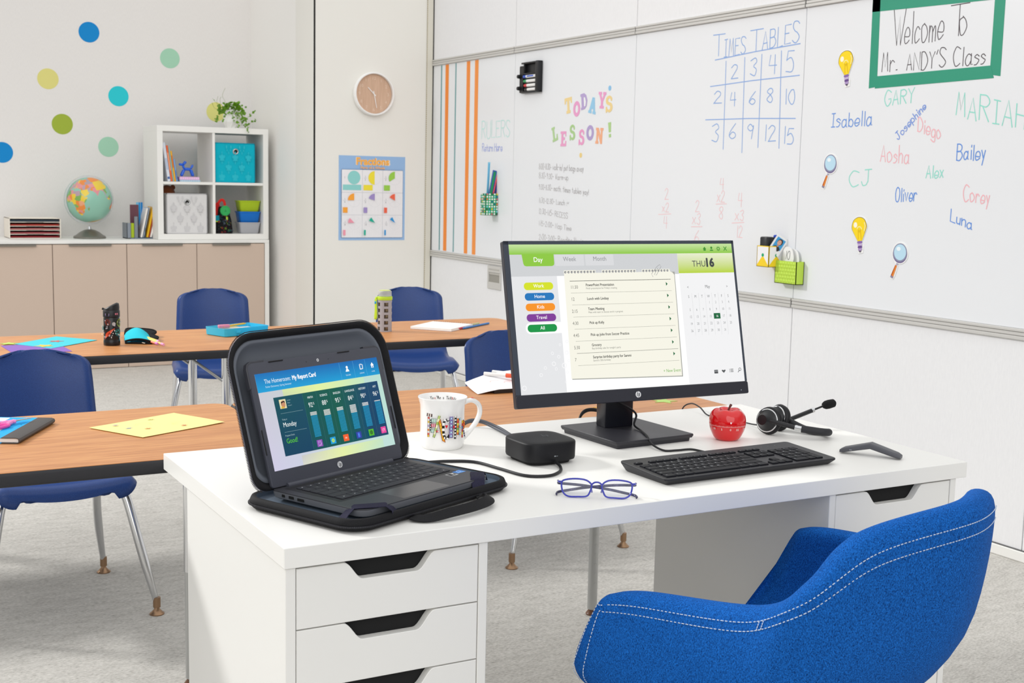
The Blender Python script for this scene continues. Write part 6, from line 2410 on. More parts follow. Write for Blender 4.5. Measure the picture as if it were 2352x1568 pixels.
m = MB()
m.loft([rl(0.014, 0.0), rl(0.004, 0.003), rl(0.0, 0.008), rl(0.0, 0.0150), rl(0.0025, 0.0215), rl(0.006, 0.0232), rl(0.0095, 0.0215)], True, False)
m.build('lower_shell', case_black, t, smooth=60)
m = MB()
m.loft([rl(0.0095, 0.0215), rl(0.0115, 0.0140), rl(0.02, 0.0125), rl(0.10, 0.0125)], False, True)
m.build('lower_lining', lining_blue, t, smooth=40)
m = MB()
path = [Vector(p) for p in rl(-0.0008, 0.0102)]
m.tube(path, 0.0017, 6, closed=True)
n_ = len(path)
for i in range(n_):
    a_, b_ = path[i], path[(i + 1) % n_]
    L_ = (b_ - a_).length
    k_ = max(1, int(L_ / 0.0026))
    d_ = (b_ - a_).normalized()
    o_ = Vector((d_.y, -d_.x, 0)) * 0.0012
    for q in range(k_):
        c_ = a_.lerp(b_, q / k_) + o_
        m.box((c_.x - 0.0006, c_.y - 0.0006, c_.z - 0.0012), (c_.x + 0.0006, c_.y + 0.0006, c_.z + 0.0012))
m.build('lower_zipper', mat('zipper_teeth', '#2b2b30', 0.4, metal=0.3), t, smooth=0)
# case lid, standing
LM = Matrix.Translation((0, 0.004, 0.0320)) @ Matrix.Rotation(-LT, 4, 'X')


def ul(e, d, r=0.066, x0=-0.203, x1=0.202, z0=-0.004, z1=0.279):
    return [(p[0], d, p[1]) for p in rrect(x0 + e, z0 + e, x1 - e, z1 - e, (max(0.01, r - e * 0.7), max(0.01, r - e * 0.7), 0.03, 0.03), 9)]


m = MB()
m.M = LM
m.loft([ul(0.090, 0.050), ul(0.075, 0.049), ul(0.052, 0.041), ul(0.026, 0.024), ul(0.009, 0.0115), ul(0.002, 0.007), ul(0.002, 0.004)], True, False)
m.build('lid_shell', fabric, t, smooth=60, fix=True)
m = MB()
m.M = LM
m.loft([ul(0.002, 0.0042), ul(0.0035, 0.0015), ul(0.006, 0.0005), ul(0.010, 0.002), ul(0.015, 0.010)], False, False)
m.build('lid_rim', case_black, t, smooth=60, fix=True)
m = MB()
m.M = LM
m.loft([ul(0.015, 0.010), ul(0.0165, 0.0085), ul(0.019, 0.008), ul(0.0215, 0.0095), ul(0.0255, 0.016), ul(0.034, 0.0225), ul(0.046, 0.0265), ul(0.10, 0.027)], False, True)
m.build('lid_lining', case_lining, t, smooth=60, fix=True)
m = MB()
m.M = LM
path = [Vector(p) for p in ul(0.0, 0.0055)]
n_ = len(path)
for i in range(n_):
    a_, b_ = path[i], path[(i + 1) % n_]
    if a_.z < 0.0 and b_.z < 0.0:
        continue
    L_ = (b_ - a_).length
    k_ = max(1, int(L_ / 0.0026))
    d_ = (b_ - a_).normalized()
    o_ = Vector((-d_.z, 0, d_.x)) * 0.0002
    for q in range(k_):
        c_ = a_.lerp(b_, q / k_) + o_
        m.box((c_.x - 0.0007, c_.y - 0.0014, c_.z - 0.0007), (c_.x + 0.0007, c_.y + 0.0014, c_.z + 0.0007))
m.build('lid_zipper', MATS['zipper_teeth'], t, smooth=0)
for s in (-1, 1):
    m = MB()
    m.M = LM
    P_ = [(s * 0.1700, 0.2120), (s * 0.1665, 0.2205), (s * 0.1570, 0.2250), (s * 0.126, 0.2250), (s * 0.128, 0.2175), (s * 0.140, 0.2165)] + [(s * (0.140 + 0.0215 * math.sin(R(q))), 0.2165 - 0.022 * (1 - math.cos(R(q)))) for q in (20, 40, 60, 80)] + [(s * 0.1625, 0.190), (s * 0.1645, 0.180), (s * 0.1700, 0.176)]
    if s < 0:
        P_ = P_[::-1]
    m.M = LM @ Matrix(((1, 0, 0, 0), (0, 0, -1, -0.0006), (0, 1, 0, 0), (0, 0, 0, 1)))
    m.prism(P_, -0.007, 0.0030, 0.001, 1)
    m.build('corner_clip', mat('clip_charcoal', '#3d3e45', 0.5), t, smooth=40)


def band(m, pts, w, th, col=None):
    """flat webbing: pts with an up/width vector each"""
    lp = []
    for p, wv, nv in pts:
        p, wv, nv = Vector(p), Vector(wv).normalized() * w / 2, Vector(nv).normalized() * th / 2
        lp.append([p - wv - nv, p + wv - nv, p + wv + nv, p - wv + nv])
    m.loft(lp, True, True, col)


elastic = mat_fibre('elastic_webbing', [(0.3, '#1d1c2b'), (0.7, '#34334a')], nscale=1200, rough=0.85, bump=0.5, detail=2, dist=0.0005)
m = MB()
band(m, [((-0.192, -0.186, 0.0150), (0.4, 1, 0), (0, 0, 1)), ((-0.176, -0.186, 0.026), (0.62, 0.8, 0.1), (-0.4, 0.2, 1)), ((-0.162, -0.188, 0.0335), (0.7, 0.7, 0), (0, 0, 1)), ((-0.135, -0.207, 0.0338), (0.7, 0.7, 0), (0, 0, 1)), ((-0.117, -0.2165, 0.0335), (0.7, 0.7, 0), (0, 0, 1)), ((-0.108, -0.224, 0.026), (0.8, 0.6, 0), (0, -0.5, 1)), ((-0.102, -0.227, 0.0155), (0.9, 0.3, 0), (0, -0.7, 1))], 0.026, 0.0012)
m.build('corner_strap', elastic, t, smooth=50)
m = MB()
band(m, [((0.190, -0.176, 0.0150), (-0.4, 1, 0), (0, 0, 1)), ((0.179, -0.178, 0.030), (-0.62, 0.8, 0.1), (0.4, 0.2, 1)), ((0.165, -0.186, 0.0337), (-0.7, 0.7, 0), (0, 0, 1)), ((0.140, -0.208, 0.0338), (-0.7, 0.7, 0), (0, 0, 1)), ((0.128, -0.2165, 0.033), (-0.8, 0.6, 0), (0, -0.3, 1)), ((0.122, -0.224, 0.022), (-0.9, 0.3, 0), (0, -0.8, 1)), ((0.118, -0.228, 0.0155), (-0.9, 0.3, 0), (0, -0.7, 1))], 0.026, 0.0012)
m.build('corner_strap', elastic, t, smooth=50)
m = MB()
cl = smooth_path([(-0.075, -0.236, 0.006), (-0.060, -0.262, 0.007), (-0.022, -0.280, 0.0125), (0.030, -0.287, 0.0140), (0.078, -0.281, 0.0140), (0.104, -0.262, 0.0135), (0.108, -0.248, 0.0125), (0.098, -0.238, 0.008)], 5)
pts = []
for i, p in enumerate(cl):
    f = i / (len(cl) - 1)
    up = math.sin(PI * f) ** 0.6
    tg = (cl[min(i + 1, len(cl) - 1)] - cl[max(i - 1, 0)]).normalized()
    nr = Vector((tg.y, -tg.x, 0))
    wv = Vector((0, 0, 1)) * up * 0.62 - nr * (0.78 if up > 0.3 else 1.0)
    pts.append((p, wv, nr * up * 0.78 + Vector((0, 0, 1)) * 0.62))
band(m, pts, 0.0200, 0.0022)
m.build('carry_handle', case_black, t, smooth=50)

# laptop
t = thing('laptop', 'charcoal laptop showing a school report card, lying open in its case', 'laptop', (HX, HY, DZ + 0.0165), YAW)
m = MB()
P_ = rrect(-0.1685, -0.2145, 0.1705, 0.004, (0.010, 0.010, 0.022, 0.022), 6)
f = lambda e, z: [(p[0] * (1 - e), (p[1] + 0.105) * (1 - e) - 0.105, z) for p in P_]
m.loft([f(0.05, 0.0), f(0.012, 0.0035), f(0.0, 0.011), f(0.0, 0.0140)], True, True)
m.build('base', mat('laptop_side_grey', '#6b6d72', 0.4, spec=0.45, bump=0.04, bscale=1500), t, smooth=35)
m = MB()
m.loft([f(0.0, 0.0141), f(0.0, 0.0150), f(0.004, 0.0158)], True, True)
m.build('palm_rest', lap_body, t, smooth=35)
m = MB()
for y0, y1, zc in ((-0.030, -0.024, 0.0096), (-0.052, -0.041, 0.0096), (-0.077, -0.062, 0.0092)):
    m.box((-0.1696, y0, zc - 0.0022), (-0.1640, y1, zc + 0.0022))
m.build('ports', dark_gap, t, smooth=0)
m = MB()
m.box((-0.150, -0.145, 0.0150), (0.156, -0.010, 0.01605), 0.0002, 1)
m.build('keyboard_deck', mat('deck_black', '#1b1b1e', 0.5, bump=0.05, bscale=1500), t, smooth=0)
m = MB()
m.tube([(-0.135, 0.0, 0.0165), (0.135, 0.0, 0.0165)], 0.0055, 12)
m.build('hinge', lap_bezel, t)
KX0, KX1, KY0, KY1 = -0.138, 0.148, -0.1375, -0.024
krows = [[1.0] * 14, [1.0] * 13 + [1.6], [1.5] + [1.0] * 12 + [1.1], [1.9] + [1.0] * 11 + [1.7], [2.3] + [1.0] * 10 + [2.3], [1.5, 1.5, 6.0, 1.3, 1.2, 1.0, 1.0, 1.0]]
krows[5] = [1.5, 1.3, 1.3, 5.6, 1.3, 1.3, 1.0, 1.0, 1.0]
kh = [0.013] + [0.0200] * 5
y = KY1
kproto = 0
for ri, row in enumerate(krows):
    tot = sum(row)
    x = KX0
    for ki, w in enumerate(row):
        kw = (KX1 - KX0) * w / tot
        h_ = kh[ri]
        m = MB()
        m.prism(rrect(-kw / 2 + 0.0009, -h_ / 2 + 0.0009, kw / 2 - 0.0009, h_ / 2 - 0.0009, 0.0014, 2), 0.0, 0.0016, 0.0004, 1, col='#33343a')
        if w < 2.0:
            a_ = Art(0.00006)
            ch_ = [' 1234567890-=', '', 'QWERTYUIOP[]', 'ASDFGHJKL;', 'ZXCVBNM,./'][min(4, max(0, ri - 1))]
            letters = ['', '`1234567890-= ', ' QWERTYUIOP[]', ' ASDFGHJKL;', ' ZXCVBNM,./', ''][ri]
            if ki < len(letters) and letters[ki] not in ' `':
                a_.text(letters[ki], 0.0, -0.002, 0.0040, '#b9babd', 'C')
            elif ri in (0, 5):
                a_.rect(-0.0016, -0.0012, 0.0016, 0.0012, '#a9aaae')
            a_.mesh(lambda u, v, l: (u, v, 0.0016 + l), m)
        o_ = m.build('key', key_mat, t, smooth=0)
        o_.location = (x + kw / 2, y - h_ / 2, 0.01605)
        x += kw
    y -= kh[ri] + 0.0001
m = MB()
m.prism(rrect(-0.061, -0.2075, 0.062, -0.149, 0.003, 3), 0.0150, 0.01592, 0.0002, 1)
m.build('touchpad', mat('touchpad_grey', '#4a4a4d', 0.3, spec=0.5), t, smooth=0)
for nm, x0, y0, x1, y1, bg, art in (('sticker', 0.142, -0.160, 0.165, -0.143, '#4f8fe0', 1), ('sticker', 0.116, -0.165, 0.137, -0.150, '#cfcfcf', 2)):
    m = MB()
    m.box((x0, y0, 0.0157), (x1, y1, 0.01595), col=bg)
    a_ = Art(0.0001)
    if art == 1:
        a_.rect(x0 + 0.001, y0 + 0.001, x1 - 0.001, y0 + 0.005, '#86b9f2')
        a_.ring((x0 + x1) / 2, (y0 + y1) / 2 + 0.001, 0.0035, 0.0045, '#dceafc', 16)
    else:
        a_.rect(x0 + 0.0015, y0 + 0.0015, x0 + 0.012, y1 - 0.0015, '#2b2b2e')
        a_.poly([(x0 + 0.013, y0 + 0.003), (x0 + 0.019, y0 + 0.003), (x0 + 0.019, y1 - 0.003)], '#3a3a3e')
    a_.mesh(lambda u, v, l: (u, v, 0.01595 + l), m)
    m.build(nm, print_mat, t, smooth=0)
# lid
LL = Matrix.Translation((0, 0, 0.0155)) @ Matrix.Rotation(-LT, 4, 'X')
m = MB()
P_ = rrect(-0.168, 0.002, 0.1685, 0.2235, (0.012, 0.012, 0.006, 0.006), 5)
m.M = LL @ Matrix(((1, 0, 0, 0), (0, 0, -1, 0), (0, 1, 0, 0), (0, 0, 0, 1)))
m.prism(P_, -0.0065, 0.0, 0.0012, 2)
lid = m.build('lid', lap_bezel, t, smooth=40)
m = MB()
m.M = LL
for x0, x1 in ((-0.118, -0.083), (0.054, 0.086)):
    m.box((x0, -0.0014, 0.2205), (x1, -0.0002, 0.2226), 0.0006, 1)
for s in (-0.1655, 0.166):
    m.box((s - 0.0012, -0.0014, 0.060), (s + 0.0012, -0.0002, 0.105), 0.0006, 1)
m.build('bumpers', rubber, lid, smooth=0)
m = MB()
a_ = Art(0.0001)
a_.disc(0.001, 0.213, 0.0030, '#d5d6d9', 18)
a_.disc(0.001, 0.213, 0.0012, '#50525a', 12)
for x in (-0.028, 0.028):
    a_.disc(x, 0.2125, 0.0008, '#111114', 8)
a_.disc(0.0, 0.0165, 0.0062, '#d7d8da', 30)
# two slanted letters of the badge
def hp_art(a_, cx, cy, r, col, pen):
    for q in ([(-0.42, -0.45), (-0.08, 0.98)], [(-0.22, 0.28), (-0.02, 0.36), (0.06, 0.22), (-0.10, -0.45)], [(0.14, -0.98), (0.46, 0.32)], [(0.40, 0.32), (0.62, 0.36), (0.66, 0.20), (0.54, -0.34), (0.40, -0.44), (0.26, -0.40)]):
        a_.stroke([(cx + p[0] * r, cy + p[1] * r) for p in q], pen, col)
hp_art(a_, -0.0006, 0.0165, 0.0060, '#3b3c44', 0.00085)
a_.mesh(lambda u, v, l: tuple(LL @ Vector((u, -0.0002 - l, v))), m)
m.build('badge', print_mat, lid, smooth=0)
# screen picture
SW, SH = 0.3108, 0.1728
S = Art(0.00003)
S.grad(0, 0, SW, SH, '#cfcbe4', '#bfe0d8', '#b9dfcf', '#c9c9ce', 4, 3)
S.grad(SW * 0.22, 0, SW * 0.55, SH * 0.10, '#d6d7cc', '#e4efa6', '#e4efa6', '#c9c9c9', 4, 1)
S.grad(SW * 0.55, 0, SW * 0.9, SH * 0.10, '#e4efa6', '#bfe2cc', '#c5e3c0', '#e4efa6', 4, 1)
S.grad(SW * 0.18, SH * 0.72, SW * 0.45, SH * 0.81, '#c9d6b0', '#e3f2a0', '#e3f2a0', '#d6e6a8', 3, 1)
S.grad(SW * 0.45, SH * 0.72, SW * 0.85, SH * 0.81, '#e3f2a0', '#c3e6c2', '#c3e6c2', '#e3f2a0', 3, 1)
S.grad(0, SH * 0.806, SW, SH, '#1aa0d8', '#0f9ad2', '#0f63ae', '#1570b8', 3, 3)
S.text('The Homeroom:', SW * 0.060, SH * 0.890, SH * 0.046, '#eaf6fc', 'L', 0.0, 0.80)
S.text('My Report Card', SW * 0.272, SH * 0.890, SH * 0.046, '#ffffff', 'L', 0.06, 0.78)
S.text('Parker Elementary: Spring Semester', SW * 0.060, SH * 0.846, SH * 0.020, '#c9e6f4', 'L', 0.0, 0.86)
for k, (x, lab) in enumerate(((0.725, 'TEACHER'), (0.845, 'LESSONS'), (0.945, 'HOME'))):
    S.rect(SW * (0.665 + 0.117 * k - (0.012 if k == 2 else 0)), SH * 0.815, SW * (0.6665 + 0.117 * k - (0.012 if k == 2 else 0)), SH * 0.995, '#63b4e0')
    S.text(lab, SW * x, SH * 0.842, SH * 0.015, '#cfe8f5', 'C', 0, 0.85)
S.disc(SW * 0.725, SH * 0.935, SH * 0.016, '#ffffff', 16)
S.poly([(SW * (0.725 - 0.016), SH * 0.888), (SW * (0.725 + 0.016), SH * 0.888), (SW * (0.725 + 0.010), SH * 0.912), (SW * 0.725, SH * 0.922), (SW * (0.725 - 0.010), SH * 0.912)], '#ffffff')
for q in ((0, 0), (0.004, -0.006)):
    S.stroke([(SW * (0.834 + q[0]), SH * (0.895 + q[1])), (SW * (0.834 + q[0]), SH * (0.945 + q[1])), (SW * (0.842 + q[0]), SH * (0.950 + q[1])), (SW * (0.858 + q[0]), SH * (0.945 + q[1])), (SW * (0.856 + q[0]), SH * (0.900 + q[1])), (SW * (0.834 + q[0]), SH * (0.895 + q[1]))], 0.0008, '#ffffff')
S.poly([(SW * 0.930, SH * 0.918), (SW * 0.945, SH * 0.950), (SW * 0.960, SH * 0.918), (SW * 0.955, SH * 0.918), (SW * 0.955, SH * 0.890), (SW * 0.935, SH * 0.890), (SW * 0.935, SH * 0.918)], '#ffffff')
S.rect(SW * 0.9415, SH * 0.892, SW * 0.9485, SH * 0.912, '#1580c4')
PX0, PX1, PY0, PY1 = 0.098, 0.958, 0.125, 0.735
S.grad(SW * PX0, SH * PY0, SW * PX1, SH * PY1, '#05405d', '#0a4166', '#12436a', '#07505a', 4, 3)
S.grad(SW * 0.32, SH * PY0, SW * 0.58, SH * PY1, '#054c58', '#045a4d', '#065a49', '#06544f', 3, 2)
S.grad(SW * 0.58, SH * PY0, SW * 0.80, SH * PY1, '#045a4d', '#06496a', '#0c4a60', '#065a49', 3, 2)
S.rect(SW * 0.135, SH * 0.610, SW * 0.185, SH * 0.705, '#e9e0b0')
S.disc(SW * 0.162, SH * 0.655, SH * 0.030, '#c98e6a', 16, SH * 0.040)
S.poly([(SW * 0.147, SH * 0.680), (SW * 0.175, SH * 0.690), (SW * 0.178, SH * 0.660), (SW * 0.170, SH * 0.675), (SW * 0.152, SH * 0.668), (SW * 0.148, SH * 0.650)], '#2a1c18')
S.poly([(SW * 0.140, SH * 0.612), (SW * 0.170, SH * 0.612), (SW * 0.160, SH * 0.632), (SW * 0.148, SH * 0.634)], '#dcb23a')
for k, s_ in enumerate(('Jamison', 'Elliott', 'Grade 4')):
    S.text(s_, SW * 0.195, SH * (0.682 - 0.028 * k), SH * 0.014, '#8fb0b8', 'L', 0, 0.8)
S.rect(SW * 0.128, SH * 0.560, SW * 0.300, SH * 0.563, '#7f9fa6')
S.text('Today is:', SW * 0.128, SH * 0.490, SH * 0.017, '#a5c0c6', 'L', 0, 0.8)
S.text('Monday', SW * 0.128, SH * 0.420, SH * 0.048, '#eef7f6', 'L', 0.0, 0.84)
S.rect(SW * 0.128, SH * 0.365, SW * 0.300, SH * 0.368, '#7f9fa6')
S.text('Progress Check:', SW * 0.128, SH * 0.322, SH * 0.017, '#a5c0c6', 'L', 0, 0.8)
S.text('Good!', SW * 0.128, SH * 0.250, SH * 0.050, '#5fd02a', 'L', 0.0, 0.84)
cols = [('MATH', '92', 3, '#8d4fb5', '#d9c2ea'), ('SCIENCE', '88', 5, '#1f9fdc', '#cbe33a'), ('ENGLISH', '95', 3, '#f1602c', '#ffe9df'), ('LANGUAGE', '84', 7, '#2f3f9e', '#3f6fe0'), ('HISTORY', '90', 3, '#54b52c', '#1f5c1a'), ('ART', '96', 1, '#e8479c', '#fbd5ea')]
for k, (nm, sc_, wh, icol, ic2) in enumerate(cols):
    cx = 0.375 + 0.1075 * k
    S.rect(SW * (cx - 0.056), SH * (PY0 + 0.01), SW * (cx - 0.0547), SH * (PY1 - 0.01), '#3c6f77')
    S.text(nm, SW * cx, SH * 0.668, SH * 0.023, '#dfeceb', 'C', 0.02, 0.85)
    S.text(sc_, SW * (cx - 0.009), SH * 0.575, SH * 0.050, '#f2f8f7', 'C', 0.0, 0.86)
    S.text('%', SW * (cx + 0.0115), SH * 0.597, SH * 0.027, '#f2f8f7', 'L', 0.0, 0.75)
    nb = 21
    for i in range(nb):
        z = SH * (0.515 - i * 0.0128)
        S.rect(SW * (cx - 0.026), z, SW * (cx + 0.026), z + SH * 0.0066, '#f4f4f2' if i < wh else '#1f9ccb', up=(i == 0))
    S.rect(SW * (cx - 0.022), SH * 0.150, SW * (cx + 0.022), SH * 0.222, icol)
    if k == 0:
        S.stroke([(SW * (cx - 0.010), SH * 0.162), (SW * (cx - 0.010), SH * 0.210), (SW * (cx + 0.010), SH * 0.210), (SW * (cx + 0.010), SH * 0.162), (SW * (cx - 0.010), SH * 0.162)], 0.0007, ic2)
        S.stroke([(SW * (cx - 0.006), SH * 0.198), (SW * (cx + 0.006), SH * 0.198)], 0.0006, ic2)
        S.stroke([(SW * (cx + 0.014), SH * 0.185), (SW * (cx), SH * 0.165)], 0.0008, ic2)
    elif k == 1:
        for q in range(3):
            S.poly([(SW * cx + SH * 0.024 * (math.cos(a) * math.cos(q * 1.05) - 0.4 * math.sin(a) * math.sin(q * 1.05)), SH * 0.186 + SH * 0.024 * (math.cos(a) * math.sin(q * 1.05) + 0.4 * math.sin(a) * math.cos(q * 1.05))) for a in [2 * PI * i / 14 for i in range(14)]], ic2)
        S.disc(SW * cx, SH * 0.186, SH * 0.007, icol, 10)
    elif k == 2:
        S.text('abc', SW * cx, SH * 0.178, SH * 0.020, ic2, 'C', 0.01, 0.8)
    elif k == 3:
        S.rr(SW * (cx - 0.009), SH * 0.160, SW * (cx + 0.009), SH * 0.212, 0.001, ic2)
        S.text('?', SW * cx, SH * 0.176, SH * 0.020, '#bcd0f8', 'C')
    elif k == 4:
        S.disc(SW * cx, SH * 0.186, SH * 0.022, ic2, 16)
        S.ring(SW * cx, SH * 0.186, SH * 0.010, SH * 0.012, '#7fd05a', 14)
    else:
        S.ring(SW * cx, SH * 0.184, SH * 0.016, SH * 0.020, ic2, 18, -40, 250)
        S.stroke([(SW * (cx - 0.004), SH * 0.188), (SW * cx, SH * 0.180), (SW * (cx + 0.010), SH * 0.202)], 0.0007, ic2)
m = MB()
S.mesh(lambda u, v, l: tuple(LL @ Vector((u - SW / 2, -0.0003 - l, v + 0.0301))), m)
m.build('display', screen_mat, lid, smooth=0)

# ================================================================== MUG
MX, MY = 0.5535, 0.580
t = thing('mug', 'white mug with colourful Teacher lettering', 'mug', (MX, MY, DZ + 0.0003))
m = MB()
mr = 0.0475
m.lathe([(0.0, 0.003), (0.036, 0.003), (0.039, 0.0), (0.042, 0.0), (0.0462, 0.006), (mr, 0.013), (mr, 0.080), (0.0482, 0.093), (0.0520, 0.1065), (0.0531, 0.1085), (0.0525, 0.1100), (0.0508, 0.1085), (0.0462, 0.094), (0.0447, 0.080), (0.0445, 0.016), (0.040, 0.008), (0.0, 0.007)], 64, caps=False)
porcelain = mat('white_porcelain', '#f6f5f3', 0.16, spec=0.5, coat=0.3)
m.build('body', porcelain, t, smooth=50)
hd = Vector((0.98, 0.0, 0)).normalized()
m = MB()
hp = [(0.045, 0.090), (0.060, 0.096), (0.074, 0.0955), (0.087, 0.086), (0.0905, 0.070), (0.084, 0.052), (0.070, 0.034), (0.056, 0.0195), (0.0455, 0.0125)]
hs = smooth_path([(hd.x * r_, hd.y * r_, z) for r_, z in hp], 6)
m.tube(hs, 0.008, 14, flat=(0.0072, 0.0050))
hb = m.build('handle', porcelain, t, smooth=180)
m = MB()
a_ = Art(0.0002)
a_.poly([(0.0, -0.0035), (0.0045, 0.001), (0.003, 0.0035), (0.0, 0.002), (-0.003, 0.0035), (-0.0045, 0.001)], '#d8342c')
a_.mesh(lambda u, v, l: (0.0715 + v * 1.2, u, 0.1022 + l - abs(v) * 0.15), m)
m.build('heart', print_mat, hb, smooth=0)
ca0 = math.atan2(-1.8244 - MY, -0.6287 - MX) + 0.04
a_ = Art(0.00008)


def blk(pts, fill, edge='#2c2522', pen=0.0008):
    a_.poly(pts, fill)
    a_.stroke(list(pts) + [pts[0]], pen, edge)


def bar(x0, y0, x1, y1, w, cols_, edge='#2c2522'):
    """a letter limb cut into coloured pieces"""
    n_ = len(cols_)
    A_, B_ = Vector((x0, y0)), Vector((x1, y1))
    d_ = (B_ - A_).normalized()
    s_ = Vector((-d_.y, d_.x)) * w / 2
    for k in range(n_):
        p, q = A_.lerp(B_, k / n_), A_.lerp(B_, (k + 1) / n_)
        a_.poly([(p - s_)[:], (q - s_)[:], (q + s_)[:], (p + s_)[:]], cols_[k])
    pts = [(A_ - s_)[:], (B_ - s_)[:], (B_ + s_)[:], (A_ + s_)[:]]
    a_.stroke(pts + [pts[0]], 0.0006, edge)


Wc, Kc = '#f4f2ee', '#1c1a1b'
bar(-0.038, 0.0765, -0.024, 0.0755, 0.006, ['#5b4744', '#e9dcd2', '#5b4744', '#e9dcd2', '#5b4744'])
bar(-0.0325, 0.072, -0.0325, 0.029, 0.0045, ['#e05a4b', '#f1efe9', '#e8c246', '#f1efe9', '#b9a6cc', '#f1efe9', '#e98d45', '#f1efe9', '#e05a4b', '#e8c246'])
bar(-0.0265, 0.067, -0.0265, 0.041, 0.0030, [Kc, Wc] * 5)
for y_, c_ in ((0.0655, ['#8fb9a9', '#dfe9e2'] * 3), (0.055, ['#c9475c', '#ecc9cf'] * 3), (0.0435, ['#8fb9a9', '#dfe9e2'] * 3)):
    bar(-0.025, y_, -0.0135, y_ + 0.0005, 0.0072, c_)
bar(-0.0185, 0.030, -0.0075, 0.077, 0.0042, ['#bfd07c', '#f2efc9', '#bfd07c', '#f2efc9', '#a9bf5a', '#f2efc9', '#bfd07c'])
a_.poly([(-0.0090, 0.064), (-0.0055, 0.070), (0.0045, 0.020), (-0.0012, 0.0235)], '#ee8b2b')
for k in range(6):
    y_ = 0.060 - k * 0.0062
    a_.poly([(-0.0082 + k * 0.0013, y_), (-0.0028 + k * 0.0011, y_ + 0.001), (-0.0058 + k * 0.0013, y_ - 0.0052)], '#f3c92f')
a_.stroke([(-0.0090, 0.064), (-0.0055, 0.070), (0.0045, 0.020), (-0.0012, 0.0235), (-0.0090, 0.064)], 0.0007, '#5c2f1a')
bar(-0.0135, 0.0435, -0.0075, 0.0435, 0.0042, ['#d34b4f', '#f0c8cc'])
cc = [(0.0100, 0.0655), (0.0075, 0.069), (0.0030, 0.0675), (0.0003, 0.060), (0.0000, 0.048), (0.0010, 0.037), (0.0040, 0.0300), (0.0085, 0.0300), (0.0108, 0.0345)]
for i in range(len(cc) - 1):
    for k in range(2):
        p, q = Vector(cc[i]).lerp(Vector(cc[i + 1]), k / 2), Vector(cc[i]).lerp(Vector(cc[i + 1]), (k + 1) / 2 + 0.06)
        a_.stroke([p[:], q[:]], 0.0046, Kc if (i * 2 + k) % 2 else '#f6f5f3')
a_.poly([(0.0060, 0.0500), (0.0085, 0.0555), (0.0078, 0.0580), (0.0060, 0.0568), (0.0042, 0.0580), (0.0035, 0.0555)], '#d8232f')
bar(0.0145, 0.030, 0.0150, 0.0755, 0.0068, ['#8f80bd', '#a79ad0', '#8f80bd', '#a79ad0', '#8f80bd', '#a79ad0'])
for k in range(6):
    a_.disc(0.01475, 0.034 + k * 0.0075, 0.0019, '#bfe4f2', 10)
    a_.ring(0.01475, 0.034 + k * 0.0075, 0.0019, 0.0024, '#4a4a86', 10)
bar(0.0220, 0.0275, 0.0225, 0.0765, 0.0036, [Kc, Wc] * 7)
bar(0.0175, 0.0535, 0.0210, 0.0535, 0.0065, ['#d9323c'])
bar(0.0268, 0.036, 0.0268, 0.071, 0.0044, ['#e0793a', '#e9d24a', '#7aa84f', '#e0793a', '#e9d24a', '#d84d3c', '#e0793a'])
for y_ in (0.069, 0.0535, 0.0375):
    bar(0.0290, y_, 0.0335, y_ + 0.0005, 0.0042, ['#6fb3c4', '#cfe6ea'])
bar(0.0362, 0.029, 0.0362, 0.066, 0.0032, ['#d84d3c', '#f3c92f', '#d84d3c', '#5b87b5', '#d84d3c', '#f3c92f'])
blk([(0.0378, 0.067), (0.0415, 0.064), (0.0428, 0.056), (0.0410, 0.048), (0.0378, 0.046)], '#e0402f')
for k in range(5):
    a_.disc(0.0395 + (k % 2) * 0.0015, 0.050 + k * 0.0034, 0.0010, '#f7d34a', 8)
bar(0.0385, 0.044, 0.0420, 0.0285, 0.0028, ['#4c4a63', '#c9c7d6'] * 3)
fn = lambda u, v, l: ((mr + l) * math.cos(ca0 + u / mr), (mr + l) * math.sin(ca0 + u / mr), v)
m = MB()
a_.mesh(fn, m)
m.build('lettering', print_mat, t, smooth=0)
a_ = Art(0.00008)
x = -0.031
for s_, c_, k in (('Y', Kc, 1), ('o', Kc, .8), ('u', '#b8202c', .8), ("'", Kc, 1), ('R', Kc, 1), ('e', Kc, .9), (' ', Kc, 1), ('a', Kc, .9), (' ', Kc, 1), ('T', Kc, 1), ('e', Kc, .8), ('R', Kc, .9), ('R', '#b8202c', .8), ('i', Kc, .8), ('f', Kc, .9), ('i', Kc, .8), ('c', Kc, .9)):
    if s_ != ' ':
        a_.text(s_, x, 0.0965, 0.0064 * k, c_, 'L', 0.012)
    x += {"'": .0022, 'i': .0024, ' ': .0034, 'f': .0034}.get(s_, 0.0056)
ri_ = 0.0466
m = MB()
cb = ca0 + PI
a_.mesh(lambda u, v, l: ((ri_ + (v - 0.094) * 0.33 - 0.0004 - l) * math.cos(cb - u / ri_ * 0.86), (ri_ + (v - 0.094) * 0.33 - 0.0004 - l) * math.sin(cb - u / ri_ * 0.86), v), m)
m.build('inner_lettering', print_mat, t, smooth=0)

# ================================================================== DOCK AND CABLES
DKX, DKY = 0.684, 0.386


def squircle(r, n=64, p=4.2):
    out = []
    for k in range(n):
        a = 2 * PI * k / n
        c, s = math.cos(a), math.sin(a)
        q = (abs(c) ** p + abs(s) ** p) ** (-1 / p)
        out.append((r * q * c, r * q * s))
    return out


